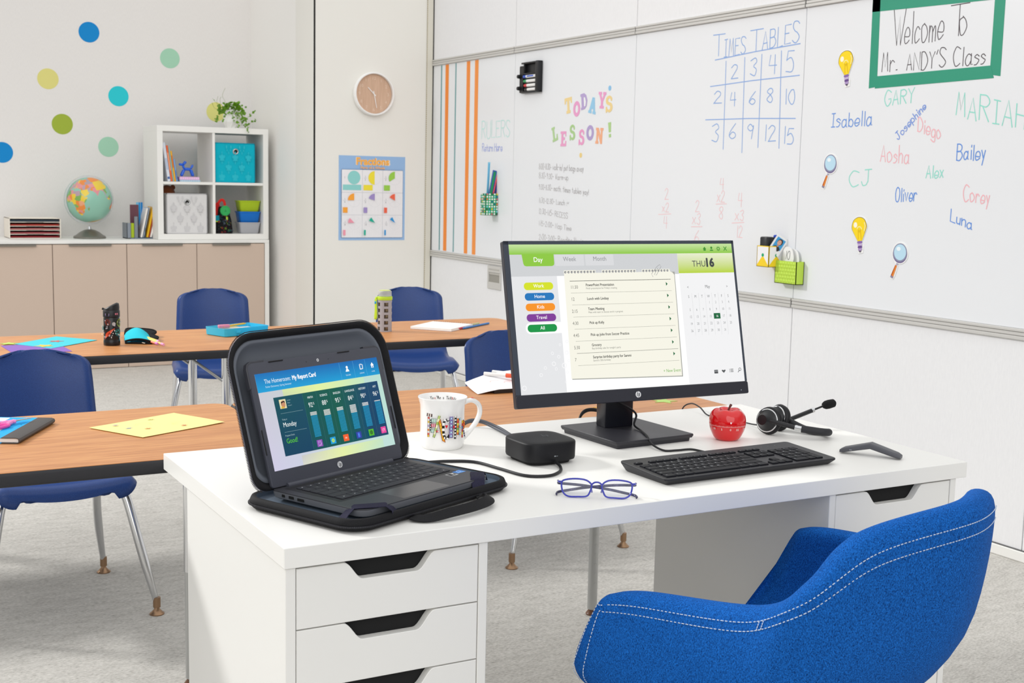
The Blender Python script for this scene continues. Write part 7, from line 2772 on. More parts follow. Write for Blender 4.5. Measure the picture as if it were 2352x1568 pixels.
t = thing('docking_station', 'black rounded square docking hub beside the mug', 'hub', (DKX, DKY, DZ + 0.0003), R(1))
m = MB()
f = lambda r_, z: [(p[0], p[1], z) for p in squircle(r_)]
m.loft([f(0.0565, 0.0065), f(0.0600, 0.008), f(0.0612, 0.012), f(0.0615, 0.0425), f(0.0605, 0.0452), f(0.0575, 0.0470), f(0.045, 0.0478), f(0.02, 0.0482)], True, True)
m.build('body', matte_black, t, smooth=50)
m = MB()
f = lambda r_, z: [(p[0], p[1], z) for p in squircle(r_)]
m.loft([f(0.050, 0.0), f(0.0515, 0.0012), f(0.0515, 0.0066)], True, True)
m.build('foot', rubber, t, smooth=40)
m = MB()
a_ = Art(0.0001)
hp_art(a_, 0.012, 0.004, 0.0125, '#3b4248', 0.0016)
a_.mesh(lambda u, v, l: (u, v, 0.0483 + l), m)
a_ = Art(0.0001)
for k in range(4):
    a_.rect(-0.010 + k * 0.006, -0.047, -0.0075 + k * 0.006, -0.0462, '#8a8f94')
a_.mesh(lambda u, v, l: (u, v, 0.0481 + l), m)
a_ = Art(0.0001)
a_.rect(-0.004, 0.018, 0.0, 0.0205, '#8a8f94')
a_.rect(0.001, 0.0185, 0.0045, 0.0200, '#6e7378')
a_.mesh(lambda u, v, l: (u, -0.0616 - l, v), m)
m.build('markings', mat_col('dock_print', 0.4, 0.5), t, smooth=0)


def cable(pts, r, name, parent=None, col=None, n=8):
    m = MB()
    m.tube(smooth_path(pts, 8), r, n)
    return m.build(name, col or black_cable, parent, smooth=180)


black_cable = mat('black_cable', '#1d1d20', 0.5)
grey_cable = mat('grey_cable', '#4d5058', 0.45)
m_ = Matrix.Translation((DKX, DKY, DZ + 0.0003)) @ Matrix.Rotation(R(1), 4, 'Z')
inv = m_.inverted()
cable([inv @ Vector(p) for p in ((0.684, 0.340, DZ + 0.010), (0.683, 0.312, DZ + 0.006), (0.676, 0.290, DZ + 0.0035), (0.656, 0.262, DZ + 0.0033), (0.619, 0.242, DZ + 0.0033), (0.578, 0.262, DZ + 0.0033), (0.561, 0.336, DZ + 0.0033), (0.543, 0.408, DZ + 0.0033), (0.495, 0.436, DZ + 0.0034), (0.430, 0.440, DZ + 0.006), (0.395, 0.418, DZ + 0.022), (0.375, 0.392, DZ + 0.0245))], 0.0031, 'laptop_cable', t)
for k, (dx, r_) in enumerate(((0.0, 0.0036), (0.011, 0.0030))):
    cable([inv @ Vector(p) for p in ((0.690 + dx, 0.440, DZ + 0.016), (0.700 + dx, 0.480, DZ + 0.012), (0.735 + dx * 0.5, 0.600, DZ + 0.0042), (0.742 + dx * 0.3, 0.680, DZ + 0.006 + k * 0.004), (0.728 - dx * 0.2, 0.735, DZ + 0.014 + k * 0.004), (0.702, 0.760, DZ + 0.008 + k * 0.003), (0.678, 0.7585, DZ - 0.020), (0.676, 0.7585, DZ - 0.06))], r_, 'rear_cable', t, grey_cable)

# ================================================================== MONITOR
t = thing('monitor', 'black desktop monitor showing a green day planner', 'monitor', (0.985, 0.512, DZ + 0.0003), R(-2.3))
MW, MH = 0.614, 0.366
mframe = mat('monitor_frame', '#2b2c35', 0.42, spec=0.45, bump=0.04, bscale=1200)
m = MB()
m.M = Matrix.Rotation(R(5.5), 4, 'Z')
P_ = rrect(-0.108, -0.108, 0.108, 0.108, 0.004, 2)
f = lambda e, z: [(p[0] * (1 - e), p[1] * (1 - e), z) for p in P_]
m.loft([f(0.06, 0.0), f(0.05, 0.0075), f(0.02, 0.008), f(0.0, 0.0125), f(0.0, 0.0155), f(0.006, 0.0165)], True, True)
m.build('stand_base', mat('base_charcoal', '#2d2d33', 0.4, spec=0.45, bump=0.1, bscale=1500), t, smooth=30)
m = MB()
m.box((-0.038, 0.030, 0.0160), (0.036, 0.072, 0.26), 0.003, 2)
m.build('stand_column', mat('column_black', '#14161f', 0.35, spec=0.45), t, smooth=40)
MT = R(13.4)
# bottom centre of the front face in the local frame
bc = (Matrix.Rotation(R(2.3), 4, 'Z') @ Vector((1.0 - 0.985, 0.490 - 0.512, 0)))
MM = Matrix.Translation((bc.x, bc.y, 0.815 - DZ)) @ Matrix.Rotation(-MT, 4, 'X')
m = MB()
m.M = MM @ Matrix(((1, 0, 0, 0), (0, 0, -1, 0), (0, 1, 0, 0), (0, 0, 0, 1)))
m.prism(rrect(-MW / 2, 0, MW / 2, MH, 0.004, 3), -0.016, -0.0012, 0.0015, 1)
m.prism(rrect(-MW / 2, 0, MW / 2, 0.0285, 0.004, 3), -0.0016, 0.002, 0.001, 1)
m.prism(rrect(-0.20, 0.05, 0.20, 0.28, 0.02, 4), -0.052, -0.015, 0.012, 3)
m.prism(rrect(-0.05, 0.10, 0.05, 0.20, 0.01, 3), -0.075, -0.05, 0.002, 1)
hous = m.build('housing', mframe, t, smooth=40)
m = MB()
m.M = MM @ Matrix(((1, 0, 0, 0), (0, 0, -1, 0), (0, 1, 0, 0), (0, 0, 0, 1)))
for P_ in ([(-MW / 2 + .0006, 0.029), (-MW / 2 + 0.0125, 0.029), (-MW / 2 + 0.0125, MH - 0.0006), (-MW / 2 + .0006, MH - 0.0006)], [(MW / 2 - 0.0075, 0.029), (MW / 2 - 0.0006, 0.029), (MW / 2 - 0.0006, MH - 0.0006), (MW / 2 - 0.0075, MH - 0.0006)], [(-MW / 2 + .0006, MH - 0.0085), (MW / 2 - .0006, MH - 0.0085), (MW / 2 - .0006, MH - .0006), (-MW / 2 + .0006, MH - .0006)]):
    m.prism(P_, -0.0014, -0.0004)
m.build('bezel', mat('bezel_slate', '#3d4450', 0.3, spec=0.5), hous, smooth=0)
m = MB()
a_ = Art(0.0001)
a_.disc(0, 0.0142, 0.0072, '#e3e4e6', 30)
hp_art(a_, -0.0006, 0.0142, 0.0070, '#2b2c35', 0.0010)
a_.disc(0.285, 0.0085, 0.0010, '#d5e4f0', 8)
a_.mesh(lambda u, v, l: tuple(MM @ Vector((u, -0.0021 - l, v))), m)
m.build('badge', print_mat, hous, smooth=0)
# display picture, drawn in a unit frame measured on the screen: s = 0..1 across, q = 0..1 down
DW, DH = MW - 0.020, MH - 0.0375
D = Art(0.00004)
X_ = lambda s: s * DW
Y_ = lambda q: (1 - q) * DH


def drect(s0, q0, s1, q1, col, up=True):
    D.rect(X_(s0), Y_(q1), X_(s1), Y_(q0), col, up)


def dtext(s, x, q, size, col, al='L', bold=0.0, sx=1.0):
    D.text(s, X_(x), Y_(q), size * DH, col, al, bold, sx)


drect(0, 0, 1, 1, '#fefefe')
drect(0, 0.068, 0.735, 0.215, '#cfd1d3')
drect(0, 0.215, 0.190, 1.0, '#e5e6e8')
drect(0.190, 0.565, 0.200, 0.62, '#fefefe')
drect(0.735, 0.21, 1, 1.0, '#f2f2f3')
D.grad(0, Y_(0.068), DW, Y_(0.0), '#8cc83e', '#8cc83e', '#c6e3a0', '#c6e3a0', 1, 4)
D.grad(X_(0.735), Y_(0.210), DW, Y_(0.068), '#b7d332', '#b7d332', '#e9edd0', '#e6ebcf', 1, 4)
D.poly([(X_(0.050), Y_(0.066)), (X_(0.054), Y_(0.128)), (X_(0.058), Y_(0.143)), (X_(0.066), Y_(0.147)), (X_(0.174), Y_(0.147)), (X_(0.182), Y_(0.140)), (X_(0.184), Y_(0.128)), (X_(0.184), Y_(0.066))], '#8dc83f')
D.rr(X_(0.188), Y_(0.147), X_(0.312), Y_(0.070), 0.002, '#dadbdd')
D.rr(X_(0.318), Y_(0.147), X_(0.442), Y_(0.070), 0.002, '#dadbdd')
dtext('Day', 0.1165, 0.118, 0.032, '#ffffff', 'C', 0.02, 0.95)
dtext('Week', 0.250, 0.115, 0.030, '#98999c', 'C', 0.02, 0.95)
dtext('Month', 0.380, 0.115, 0.030, '#98999c', 'C', 0.02, 0.95)
dtext('THU', 0.800, 0.165, 0.044, '#4e5153', 'L', 0.0, 0.92)
dtext('16', 0.8605, 0.165, 0.060, '#3f4446', 'L', 0.12, 0.95)
# corner icons
ic = '#3e8f2d'
D.poly([(X_(0.858), Y_(0.038)), (X_(0.866), Y_(0.022)), (X_(0.874), Y_(0.038)), (X_(0.8715), Y_(0.038)), (X_(0.8715), Y_(0.051)), (X_(0.8605), Y_(0.051)), (X_(0.8605), Y_(0.038))], ic)
D.disc(X_(0.899), Y_(0.030), 0.0030, ic, 14)
D.poly([(X_(0.890), Y_(0.052)), (X_(0.908), Y_(0.052)), (X_(0.904), Y_(0.043)), (X_(0.894), Y_(0.043))], ic)
D.ring(X_(0.932), Y_(0.037), 0.0024, 0.0040, ic, 18)
for k in range(8):
    a = 2 * PI * k / 8
    D.stroke([(X_(0.932) + 0.0036 * math.cos(a), Y_(0.037) + 0.0036 * math.sin(a)), (X_(0.932) + 0.0052 * math.cos(a), Y_(0.037) + 0.0052 * math.sin(a))], 0.0014, ic)
for s_ in (-1, 1):
    D.stroke([(X_(0.965) - 0.0036, Y_(0.037) - 0.0040 * s_), (X_(0.965) + 0.0036, Y_(0.037) + 0.0040 * s_)], 0.0020, ic)
# buttons
D.rr(X_(0.040), Y_(0.601), X_(0.225), Y_(0.526), 0.0115, '#ffffff')
for k, (s_, c_) in enumerate((('Work', '#d4e01f'), ('Home', '#1b75bc'), ('Kids', '#f7931d'), ('Travel', '#7f3a98'), ('All', '#0a9444'))):
    q = 0.257 + k * 0.0705
    D.rr(X_(0.0465), Y_(q + 0.0505), X_(0.1690), Y_(q), 0.0080, c_)
    dtext(s_, 0.1080, q + 0.0345, 0.0235, '#ffffff', 'C', 0.02, 0.95)
# bubbles
for s_, q, r_ in ((0.205, 0.66, 0.004), (0.175, 0.68, 0.003), (0.14, 0.735, 0.0036), (0.165, 0.76, 0.0038), (0.20, 0.735, 0.0045), (0.142, 0.805, 0.0050), (0.185, 0.82, 0.0062), (0.205, 0.79, 0.003), (0.105, 0.83, 0.0036), (0.150, 0.84, 0.0034), (0.195, 0.865, 0.0034), (0.085, 0.875, 0.0040), (0.012, 0.955, 0.0055), (0.185, 0.93, 0.0022)):
    D.ring(X_(s_), Y_(q), r_ * 0.68, r_, '#f6f6f7', 20)
# note paper
D.poly([(X_(0.2135), Y_(0.918)), (X_(0.704), Y_(0.941)), (X_(0.711), Y_(0.20)), (X_(0.2205), Y_(0.20))], '#a5a69f')
D.poly([(X_(0.2105), Y_(0.912)), (X_(0.700), Y_(0.934)), (X_(0.708), Y_(0.222)), (X_(0.700), Y_(0.205)), (X_(0.690), Y_(0.198)), (X_(0.688), Y_(0.180)), (X_(0.2175), Y_(0.180))], '#f6f4e6')
for k in range(34):
    s_ = 0.2235 + k * 0.01365
    if s_ < 0.690:
        if k in (10, 11, 23, 24):
            D.rect(X_(s_ - 0.0066), Y_(0.200), X_(s_ + 0.0066), Y_(0.177), '#cfd1d3')
            continue
        D.disc(X_(s_), Y_(0.193), 0.0027, '#6f7072', 12)
        D.disc(X_(s_) + 0.0005, Y_(0.1945), 0.0017, '#b5b6b8', 8)
        D.poly([(X_(s_ + 0.0045), Y_(0.190)), (X_(s_ + 0.0066), Y_(0.177)), (X_(s_ + 0.0086), Y_(0.190))], '#e2e1d8')
D.stroke([(X_(0.236), Y_(0.255)), (X_(0.684), Y_(0.255))], 0.0011, '#55564f')
rowsd = [('11:30', 'PowerPoint Presentation', "Finish presentation for Friday's meeting"), ('12', 'Lunch with Lindsay', ''), ('2:15', 'Team Meeting', 'Meet with team to discuss work in progress'), ('4:30', 'Pick up Kelly', ''), ('4:45', 'Pick up John from Soccer Practice', ''), ('5:30', 'Grocery', "Buy birthday cake for tonight's party"), ('7', 'Surprise birthday party for Sammi', "Sammi's 35th birthday")]
for k, (tm, ti, sub) in enumerate(rowsd):
    q = 0.336 + k * 0.0820 - 0.040
    dtext(tm, 0.236 - 0.002 * k, q + 0.011, 0.0225, '#6c6d66', 'L', 0.0, 0.82)
    dtext(ti, 0.302, q + (-0.004 if sub else 0.008), 0.0180, '#2e2f2b', 'L', 0.035, 0.86)
    if sub:
        dtext(sub, 0.302, q + 0.0165, 0.0125, '#74756e', 'L', 0.0, 0.86)
    D.poly([(X_(0.660), Y_(q - 0.022)), (X_(0.668), Y_(q - 0.009)), (X_(0.660), Y_(q + 0.005))], '#12663a')
    D.stroke([(X_(0.236), Y_(q + 0.040)), (X_(0.684), Y_(q + 0.040))], 0.00055 if k != 5 else 0.0009, '#8b8c84')
dtext('+ New Event', 0.607, 0.906, 0.0220, '#6cb33f', 'L', 0.0, 0.86)
D.stroke([(X_(0.600), Y_(0.238)), (X_(0.594), Y_(0.218)), (X_(0.622), Y_(0.166)), (X_(0.636), Y_(0.152)), (X_(0.641), Y_(0.166)), (X_(0.616), Y_(0.226)), (X_(0.606), Y_(0.224)), (X_(0.626), Y_(0.176))], 0.0010, '#9a9b9b')
# month
dtext('<', 0.752, 0.325, 0.0190, '#66696b', 'L')
dtext('May', 0.849, 0.325, 0.0230, '#66696b', 'C', 0, 0.8)
dtext('>', 0.938, 0.325, 0.0190, '#66696b', 'L')
for k, s_ in enumerate('SMTWTFS'):
    dtext(s_, 0.7556 + k * 0.0312, 0.393, 0.0195, '#76797b', 'C', 0.0, 0.8)
    if k:
        D.stroke([(X_(0.740 + k * 0.0312), Y_(0.360)), (X_(0.740 + k * 0.0312), Y_(0.660))], 0.00045, '#c8c9cb')
day = 1
for wk in range(5):
    for k in range(7):
        if wk == 0 and k < 3:
            continue
        if day > 31:
            break
        sx, q = 0.7556 + k * 0.0312, 0.436 + wk * 0.0498
        if day == 16:
            drect(sx - 0.0155, q - 0.0290, sx + 0.0155, q + 0.0110, '#12663a')
        dtext(str(day), sx, q, 0.0175, '#ffffff' if day == 16 else '#85888a', 'C', 0.0, 0.78)
        day += 1
ic = '#55585a'
D.rr(X_(0.840), Y_(0.936), X_(0.858), Y_(0.910), 0.001, ic)
drect(0.842, 0.918, 0.856, 0.920, '#f2f2f3')
D.poly([(X_(0.885), Y_(0.935)), (X_(0.8945), Y_(0.919)), (X_(0.892), Y_(0.911)), (X_(0.885), Y_(0.916)), (X_(0.878), Y_(0.911)), (X_(0.8755), Y_(0.919))], ic)
for k in range(3):
    drect(0.9175, 0.910 + k * 0.009, 0.9315, 0.914 + k * 0.009, ic)
    drect(0.9125, 0.910 + k * 0.009, 0.9155, 0.914 + k * 0.009, ic)
D.ring(X_(0.963), Y_(0.916), 0.0026, 0.0038, ic, 16)
D.stroke([(X_(0.960), Y_(0.922)), (X_(0.953), Y_(0.935))], 0.0014, ic)
m = MB()
D.mesh(lambda u, v, l: tuple(MM @ Vector((u - MW / 2 + 0.0125, -0.0005 + 0.0008 - l - 0.0006, v + 0.029))), m)
m.build('display', screen_mat, hous, smooth=0)
mi = (Matrix.Translation((0.985, 0.512, DZ + 0.0003)) @ Matrix.Rotation(R(-2.3), 4, 'Z')).inverted()
for k in range(2):
    cable([mi @ Vector(p) for p in ((0.985 + 0.01 * k, 0.588, DZ + 0.10), (1.000 + 0.01 * k, 0.610, DZ + 0.05), (1.030, 0.660, DZ + 0.012 + 0.004 * k), (1.066, 0.715, DZ + 0.004), (1.066 - 0.004 * k, 0.750, DZ + 0.012 + 0.004 * k), (1.040 - 0.004 * k, 0.765, DZ + 0.012 + 0.003 * k), (1.015, 0.7585, DZ - 0.005), (1.010, 0.7590, DZ - 0.06))], 0.0030, 'power_cable', t)

# ================================================================== KEYBOARD
KX, KY, KYAW = 1.004, 0.165, R(1.6)
t = thing('keyboard', 'black wired desktop keyboard in front of the monitor', 'keyboard', (KX, KY, DZ + 0.0003), KYAW)
KW, KD = 0.446, 0.152
kb_mat = mat('keyboard_black', '#1c1c22', 0.42, spec=0.4, bump=0.06, bscale=1200)
m = MB()
zt0, zt1 = 0.0135, 0.0200          # front and rear height
def kz(y):
    return zt0 + (zt1 - zt0) * (y + KD / 2) / KD
P_ = rrect(-KW / 2, -KD / 2, KW / 2, KD / 2, 0.008, 4)
f = lambda e, fz: [(p[0] * (1 - e * 0.34), p[1] * (1 - e) + 0.0, fz(p[1])) for p in P_]
m.loft([f(0.13, lambda y: 0.0), f(0.10, lambda y: 0.002), f(0.0, lambda y: kz(y) - 0.0035), f(0.0, lambda y: kz(y) - 0.0008), f(0.008, lambda y: kz(y))], True, True)
m.build('body', kb_mat, t, smooth=35)
U_ = 0.01895
gx0 = -KW / 2 + 0.0115


def kkey(x0, y0, w, h=1.0, mark='', hs=1.0):
    kw, kh_ = U_ * w - 0.0022, U_ * 0.965 * h - 0.0022
    cx, cy = gx0 + x0 * U_ + U_ * w / 2, -KD / 2 + 0.0115 + y0 * U_ * 0.965 + U_ * 0.965 * h / 2
    m = MB()
    m.loft([[(p[0], p[1], 0.0) for p in rrect(-kw / 2, -kh_ / 2, kw / 2, kh_ / 2, 0.0012, 2)], [(p[0], p[1], 0.0022) for p in rrect(-kw / 2, -kh_ / 2, kw / 2, kh_ / 2, 0.0012, 2)], [(p[0], p[1], 0.0030) for p in rrect(-kw / 2 + 0.0009, -kh_ / 2 + 0.0009, kw / 2 - 0.0009, kh_ / 2 - 0.0009, 0.0012, 2)]], True, True, '#15161c')
    if mark:
        a_ = Art(0.00006)
        if len(mark) == 1:
            a_.text(mark, -kw / 2 + 0.0032, kh_ / 2 - 0.0078, 0.0044, '#c4c6cc', 'L')
        else:
            a_.text(mark, -kw / 2 + 0.0028, -0.0008, 0.0026, '#b5b7bd', 'L', 0, 0.8)
        a_.mesh(lambda u, v, l: (u, v, 0.0030 + l), m)
    o_ = m.build('key', key_mat, t, smooth=0)
    o_.location = (cx, cy, kz(cy) - 0.0004)
    o_.rotation_euler = (math.atan2(zt1 - zt0, KD), 0, 0)
    return o_


x = 0
for w, mk in ((1.35, 'ctrl'), (1.15, 'win'), (1.15, 'alt'), (6.2, ''), (1.25, 'alt'), (1.25, 'menu'), (1.35, 'ctrl')):
    kkey(x, 0, w, 1, mk)
    x += w
    KEND = x
for row, first, chars, last, y0 in ((1, 2.2, 'ZXCVBNM,./', 2.5, 1), (2, 1.75, "ASDFGHJKL;'", 2.0, 2), (3, 1.45, 'QWERTYUIOP[]', 1.3, 3), (4, 1.0, '1234567890-=', 1.75, 4)):
    kkey(0, y0, first, 1, {1: 'shift', 2: 'caps', 3: 'tab', 4: '`'}[row])
    x = first
    avail = (KEND - first - last) / len(chars)
    for c_ in chars:
        kkey(x, y0, avail, 1, c_)
        x += avail
    kkey(x, y0, last, 1, {1: 'shift', 2: 'enter', 3: '\\', 4: 'back'}[row])
kkey(0, 5.45, 1.0, 0.62, 'esc')
for g_ in range(3):
    for k in range(4):
        kkey(1.85 + g_ * 4.05 + k * 0.93, 5.45, 0.93, 0.62, 'f%d' % (g_ * 4 + k + 1))
for k in range(3):
    kkey(KEND + 0.45 + k, 5.45, 0.96, 0.62, ('prt', 'scr', 'brk')[k])
    kkey(KEND + 0.45 + k, 4, 1, 1, ('ins', 'hom', 'pu')[k])
    kkey(KEND + 0.45 + k, 3, 1, 1, ('del', 'end', 'pd')[k])
    kkey(KEND + 0.45 + k, 0, 1, 1, '')
kkey(KEND + 1.45, 1, 1, 1, '')
NX_ = KEND + 3.85
for r_, row in enumerate((('0', '.'), ('1', '2', '3'), ('4', '5', '6'), ('7', '8', '9'), ('num', '/', '*', '-'))):
    x = NX_
    for c_ in row:
        w = 2 if c_ == '0' else 1
        kkey(x, r_, w, 1, c_)
        x += w
kkey(NX_ + 3, 0, 1, 2, 'ent')
kkey(NX_ + 3, 2, 1, 2, '+')
m = MB()
a_ = Art(0.0001)
a_.disc(gx0 + 10.0 * U_, KD / 2 - 0.006, 0.0032, '#6b6f76', 16)
hp_art(a_, gx0 + 10.0 * U_, KD / 2 - 0.006, 0.0030, '#20212a', 0.0005)
for k in range(3):
    a_.rect(gx0 + (NX_ + 0.5 + k) * U_, KD / 2 - 0.022, gx0 + (NX_ + 0.5 + k) * U_ + 0.002, KD / 2 - 0.021, '#9a9ca2')
a_.mesh(lambda u, v, l: (u, v, kz(v) + 0.0001 + l), m)
m.build('markings', print_mat, t, smooth=0)
ki = (Matrix.Translation((KX, KY, DZ + 0.0003)) @ Matrix.Rotation(KYAW, 4, 'Z')).inverted()
cable([ki @ Vector(p) for p in ((1.036, 0.238, DZ + 0.014), (1.035, 0.262, DZ + 0.007), (1.040, 0.300, DZ + 0.003), (1.030, 0.330, DZ + 0.003), (0.995, 0.334, DZ + 0.003), (0.968, 0.345, DZ + 0.003), (0.966, 0.385, DZ + 0.009), (0.980, 0.425, DZ + 0.0190), (1.000, 0.475, DZ + 0.0196), (1.012, 0.520, DZ + 0.024), (1.020, 0.525, DZ + 0.045), (0.998, 0.515, DZ + 0.062), (0.955, 0.512, DZ + 0.085), (0.925, 0.520, DZ + 0.105), (0.930, 0.555, DZ + 0.13))], 0.0024, 'cable', t)

# ================================================================== APPLE TIMER
t = thing('apple_timer', 'shiny red apple shaped kitchen timer', 'timer', (1.181, 0.396, DZ + 0.0003), R(8))
red = mat('glossy_red', '#dd1118', 0.12, spec=0.5, coat=0.6)


def apple_r(z):
    pr = [(0.0, 0.0235), (0.0035, 0.0280), (0.012, 0.0335), (0.024, 0.0388), (0.036, 0.0412), (0.046, 0.0413), (0.056, 0.0392), (0.0625, 0.0355), (0.067, 0.030), (0.0692, 0.023)]
    for i in range(len(pr) - 1):
        if z <= pr[i + 1][0]:
            f_ = (z - pr[i][0]) / (pr[i + 1][0] - pr[i][0])
            return pr[i][1] + (pr[i + 1][1] - pr[i][1]) * f_
    return pr[-1][1]


def lobes(m):
    for i, v in enumerate(m.v):
        a = math.atan2(v[1], v[0])
        k = 1 + 0.014 * math.cos(5 * a + 0.6) * (abs(v[2] - 0.030) / 0.040) ** 2
        z = v[2] + (0.0010 * math.cos(5 * a + 0.6) if v[2] > 0.060 else 0)
        m.v[i] = (v[0] * k, v[1] * k, z)


m = MB()
pl = smooth_path([(0.0235, 0, 0.0), (0.0285, 0, 0.0040), (0.0335, 0, 0.012), (0.0388, 0, 0.024), (0.0410, 0, 0.034), (0.0414, 0, 0.0385)], 4)
m.lathe([(p.x, p.z) for p in pl] + [(0.0408, 0.0392)], 60)
lobes(m)
m.build('lower_half', red, t, smooth=60)
m = MB()
pl = smooth_path([(0.0414, 0, 0.0398), (0.0413, 0, 0.047), (0.0390, 0, 0.0570), (0.0350, 0, 0.0635), (0.0290, 0, 0.0685), (0.0215, 0, 0.0700), (0.0130, 0, 0.0668), (0.0060, 0, 0.0605), (0.001, 0, 0.058)], 4)
m.lathe([(0.0408, 0.0395)] + [(p.x, p.z) for p in pl], 60)
lobes(m)
m.build('upper_half', red, t, smooth=60)
m = MB()
m.tube(smooth_path([(0, 0, 0.057), (0.001, 0, 0.066), (0.004, -0.001, 0.0735), (0.0085, -0.001, 0.0790)], 5), [0.0022] * 10 + [0.0024, 0.0026, 0.0028, 0.003, 0.003, 0.0029], 10)
m.build('stem', mat('brown_stem', '#5a1f18', 0.4), t, smooth=60)
a_ = Art(0.0001)
fa = math.atan2(-1.8244 - 0.396, -0.6287 - 1.181) - R(8)
for k in range(-26, 40):
    a_.rect(k * 0.0018 - 0.00035, 0.0345, k * 0.0018 + 0.00035, 0.0362 + (0.0010 if k % 5 == 0 else 0), '#f3d9d6', up=(k == -26))
for k, s_ in ((-15, '15'), (-10, '10'), (-5, '5'), (0, '0'), (4, '55'), (9, '50')):
    a_.text(s_, k * 0.0038 + 0.007, 0.0272, 0.0046, '#f7e4e2', 'C', 0.01)
a_.poly([(0.0050, 0.0470), (0.0094, 0.0470), (0.0072, 0.0425)], '#ffffff')
m = MB()
a_.mesh(lambda u, v, l: ((apple_r(v) * 1.006 + 0.0004 + l) * math.cos(fa + u / 0.041), (apple_r(v) * 1.006 + 0.0004 + l) * math.sin(fa + u / 0.041), v), m)
m.build('dial_print', print_mat, t, smooth=0)

# ================================================================== HEADSET
t = thing('headset', 'black headset with a boom microphone lying on its side behind the keyboard', 'headset', (1.330, 0.405, DZ + 0.0003))
O = Vector((1.330, 0.405, DZ + 0.0003))
leather = mat('black_leatherette', '#141417', 0.45, spec=0.4, bump=0.35, bscale=260)
c1 = Vector((1.308, 0.402, DZ + 0.0325)) - O
c2 = Vector((1.363, 0.432, DZ + 0.0300)) - O
ax = Vector((-0.80, -0.28, 0.16)).normalized()      # outward from the first cup


def disc_part(m, c, axis, prof, n=30):
    q = axis.to_track_quat('Z', 'Y').to_matrix().to_4x4()
    m.M = Matrix.Translation(c) @ q
    m.lathe(prof, n)
    m.M = Matrix.Identity(4)


for c_, ax_, nm in ((c1, ax, 1), (c2, (-ax + Vector((-0.1, -0.25, 0.0))).normalized(), 2)):
    m = MB()
    if nm == 1:
        disc_part(m, c_, ax_, [(0.0, -0.012), (0.020, -0.012), (0.029, -0.008), (0.0325, -0.001), (0.0305, 0.006), (0.024, 0.009), (0.0, 0.009)])
    else:
        disc_part(m, c_, ax_, [(0.0, 0.004), (0.010, 0.002), (0.014, 0.009), (0.024, 0.011), (0.031, 0.007), (0.0325, 0.0), (0.029, -0.007), (0.0, -0.009)])
    cu = m.build('ear_cushion', leather, t, smooth=60)
    m = MB()
    k_ = 1 if nm == 1 else -1
    disc_part(m, c_, ax_ * k_, [(0.0, 0.006), (0.0255, 0.006), (0.0262, 0.010), (0.021, 0.0145), (0.0125, 0.027), (0.0118, 0.033), (0.0, 0.0335)])
    m.build('housing', black_pl, cu, smooth=40)
    m = MB()
    disc_part(m, c_, ax_ * k_, [(0.0262, 0.0075), (0.0275, 0.0085), (0.0275, 0.0100), (0.0262, 0.0108)])
    m.build('chrome_ring', chrome, cu, smooth=40)
hinge1 = c1 + ax * 0.022
s1 = Vector((1.332, 0.341, DZ + 0.0255)) - O
s2 = Vector((1.342, 0.330, DZ + 0.0236)) - O
e1 = Vector((1.381, 0.301, DZ + 0.0186)) - O
e2 = Vector((1.416, 0.339, DZ + 0.0092)) - O
e3 = Vector((1.392, 0.372, DZ + 0.0110)) - O
m = MB()
m.tube(smooth_path([hinge1, hinge1.lerp(s1, 0.3) + Vector((0.004, -0.010, 0)), s1], 6), 0.0055, 12)
m.build('yoke', mat('yoke_black', '#19191c', 0.4, bump=0.5, bscale=700), t, smooth=60)
m = MB()
m.tube([s1, s2], 0.0060, 12)
m.tube([s1.lerp(s2, 0.15), s1.lerp(s2, 0.35)], 0.0066, 12)
m.build('slider', chrome, t, smooth=40)
m = MB()
m.tube(smooth_path([s2, s2.lerp(e1, 0.5) + Vector((0, -0.002, 0)), e1, Vector((1.406, 0.309, DZ + 0.0145)) - O, e2, e3, c2 + Vector((0.012, 0.004, 0.0))], 8), 0.0085, 14)
m.build('headband', mat('headband_pad', '#26272b', 0.6, bump=0.1), t, smooth=60)
b0 = Vector((1.392, 0.428, DZ + 0.024)) - O
b1 = Vector((1.462, 0.430, DZ + 0.0400)) - O
b2 = Vector((1.466, 0.430, DZ + 0.0412)) - O
b3 = Vector((1.507, 0.430, DZ + 0.0510)) - O
b4 = Vector((1.535, 0.430, DZ + 0.0545)) - O
m = MB()
m.tube([c2 + Vector((0.006, 0, -0.004)), b0, b1], 0.0052, 12)
m.tube([b1, b3], 0.0024, 10)
bm_ = m.build('boom', black_pl, t, smooth=60)
m = MB()
m.tube([b1, b1.lerp(b3, 0.16)], 0.0058, 12)
m.build('boom_collar', chrome, bm_, smooth=40)
m = MB()
d_ = (b4 - b3).normalized()
m.tube([b3 - d_ * 0.008, b3 - d_ * 0.006, b3, b3 + d_ * 0.010, b4 - d_ * 0.004, b4, b4 + d_ * 0.002], [0.003, 0.0075, 0.0102, 0.0110, 0.0100, 0.0065, 0.002], 18)
m.build('microphone_foam', mat('mic_foam', '#101011', 0.95, bump=0.9, bscale=900), bm_, smooth=180)
cable([p - O for p in (Vector((1.318, 0.410, DZ + 0.022)), Vector((1.316, 0.46, DZ + 0.012)), Vector((1.345, 0.560, DZ + 0.0026)), Vector((1.345, 0.610, DZ + 0.0026)), Vector((1.318, 0.640, DZ + 0.0030)), Vector((1.330, 0.690, DZ + 0.014)), Vector((1.336, 0.735, DZ + 0.016)), Vector((1.325, 0.7560, DZ - 0.002)), Vector((1.322, 0.7562, DZ - 0.06)))], 0.0018, 'cord', t, black_cable)

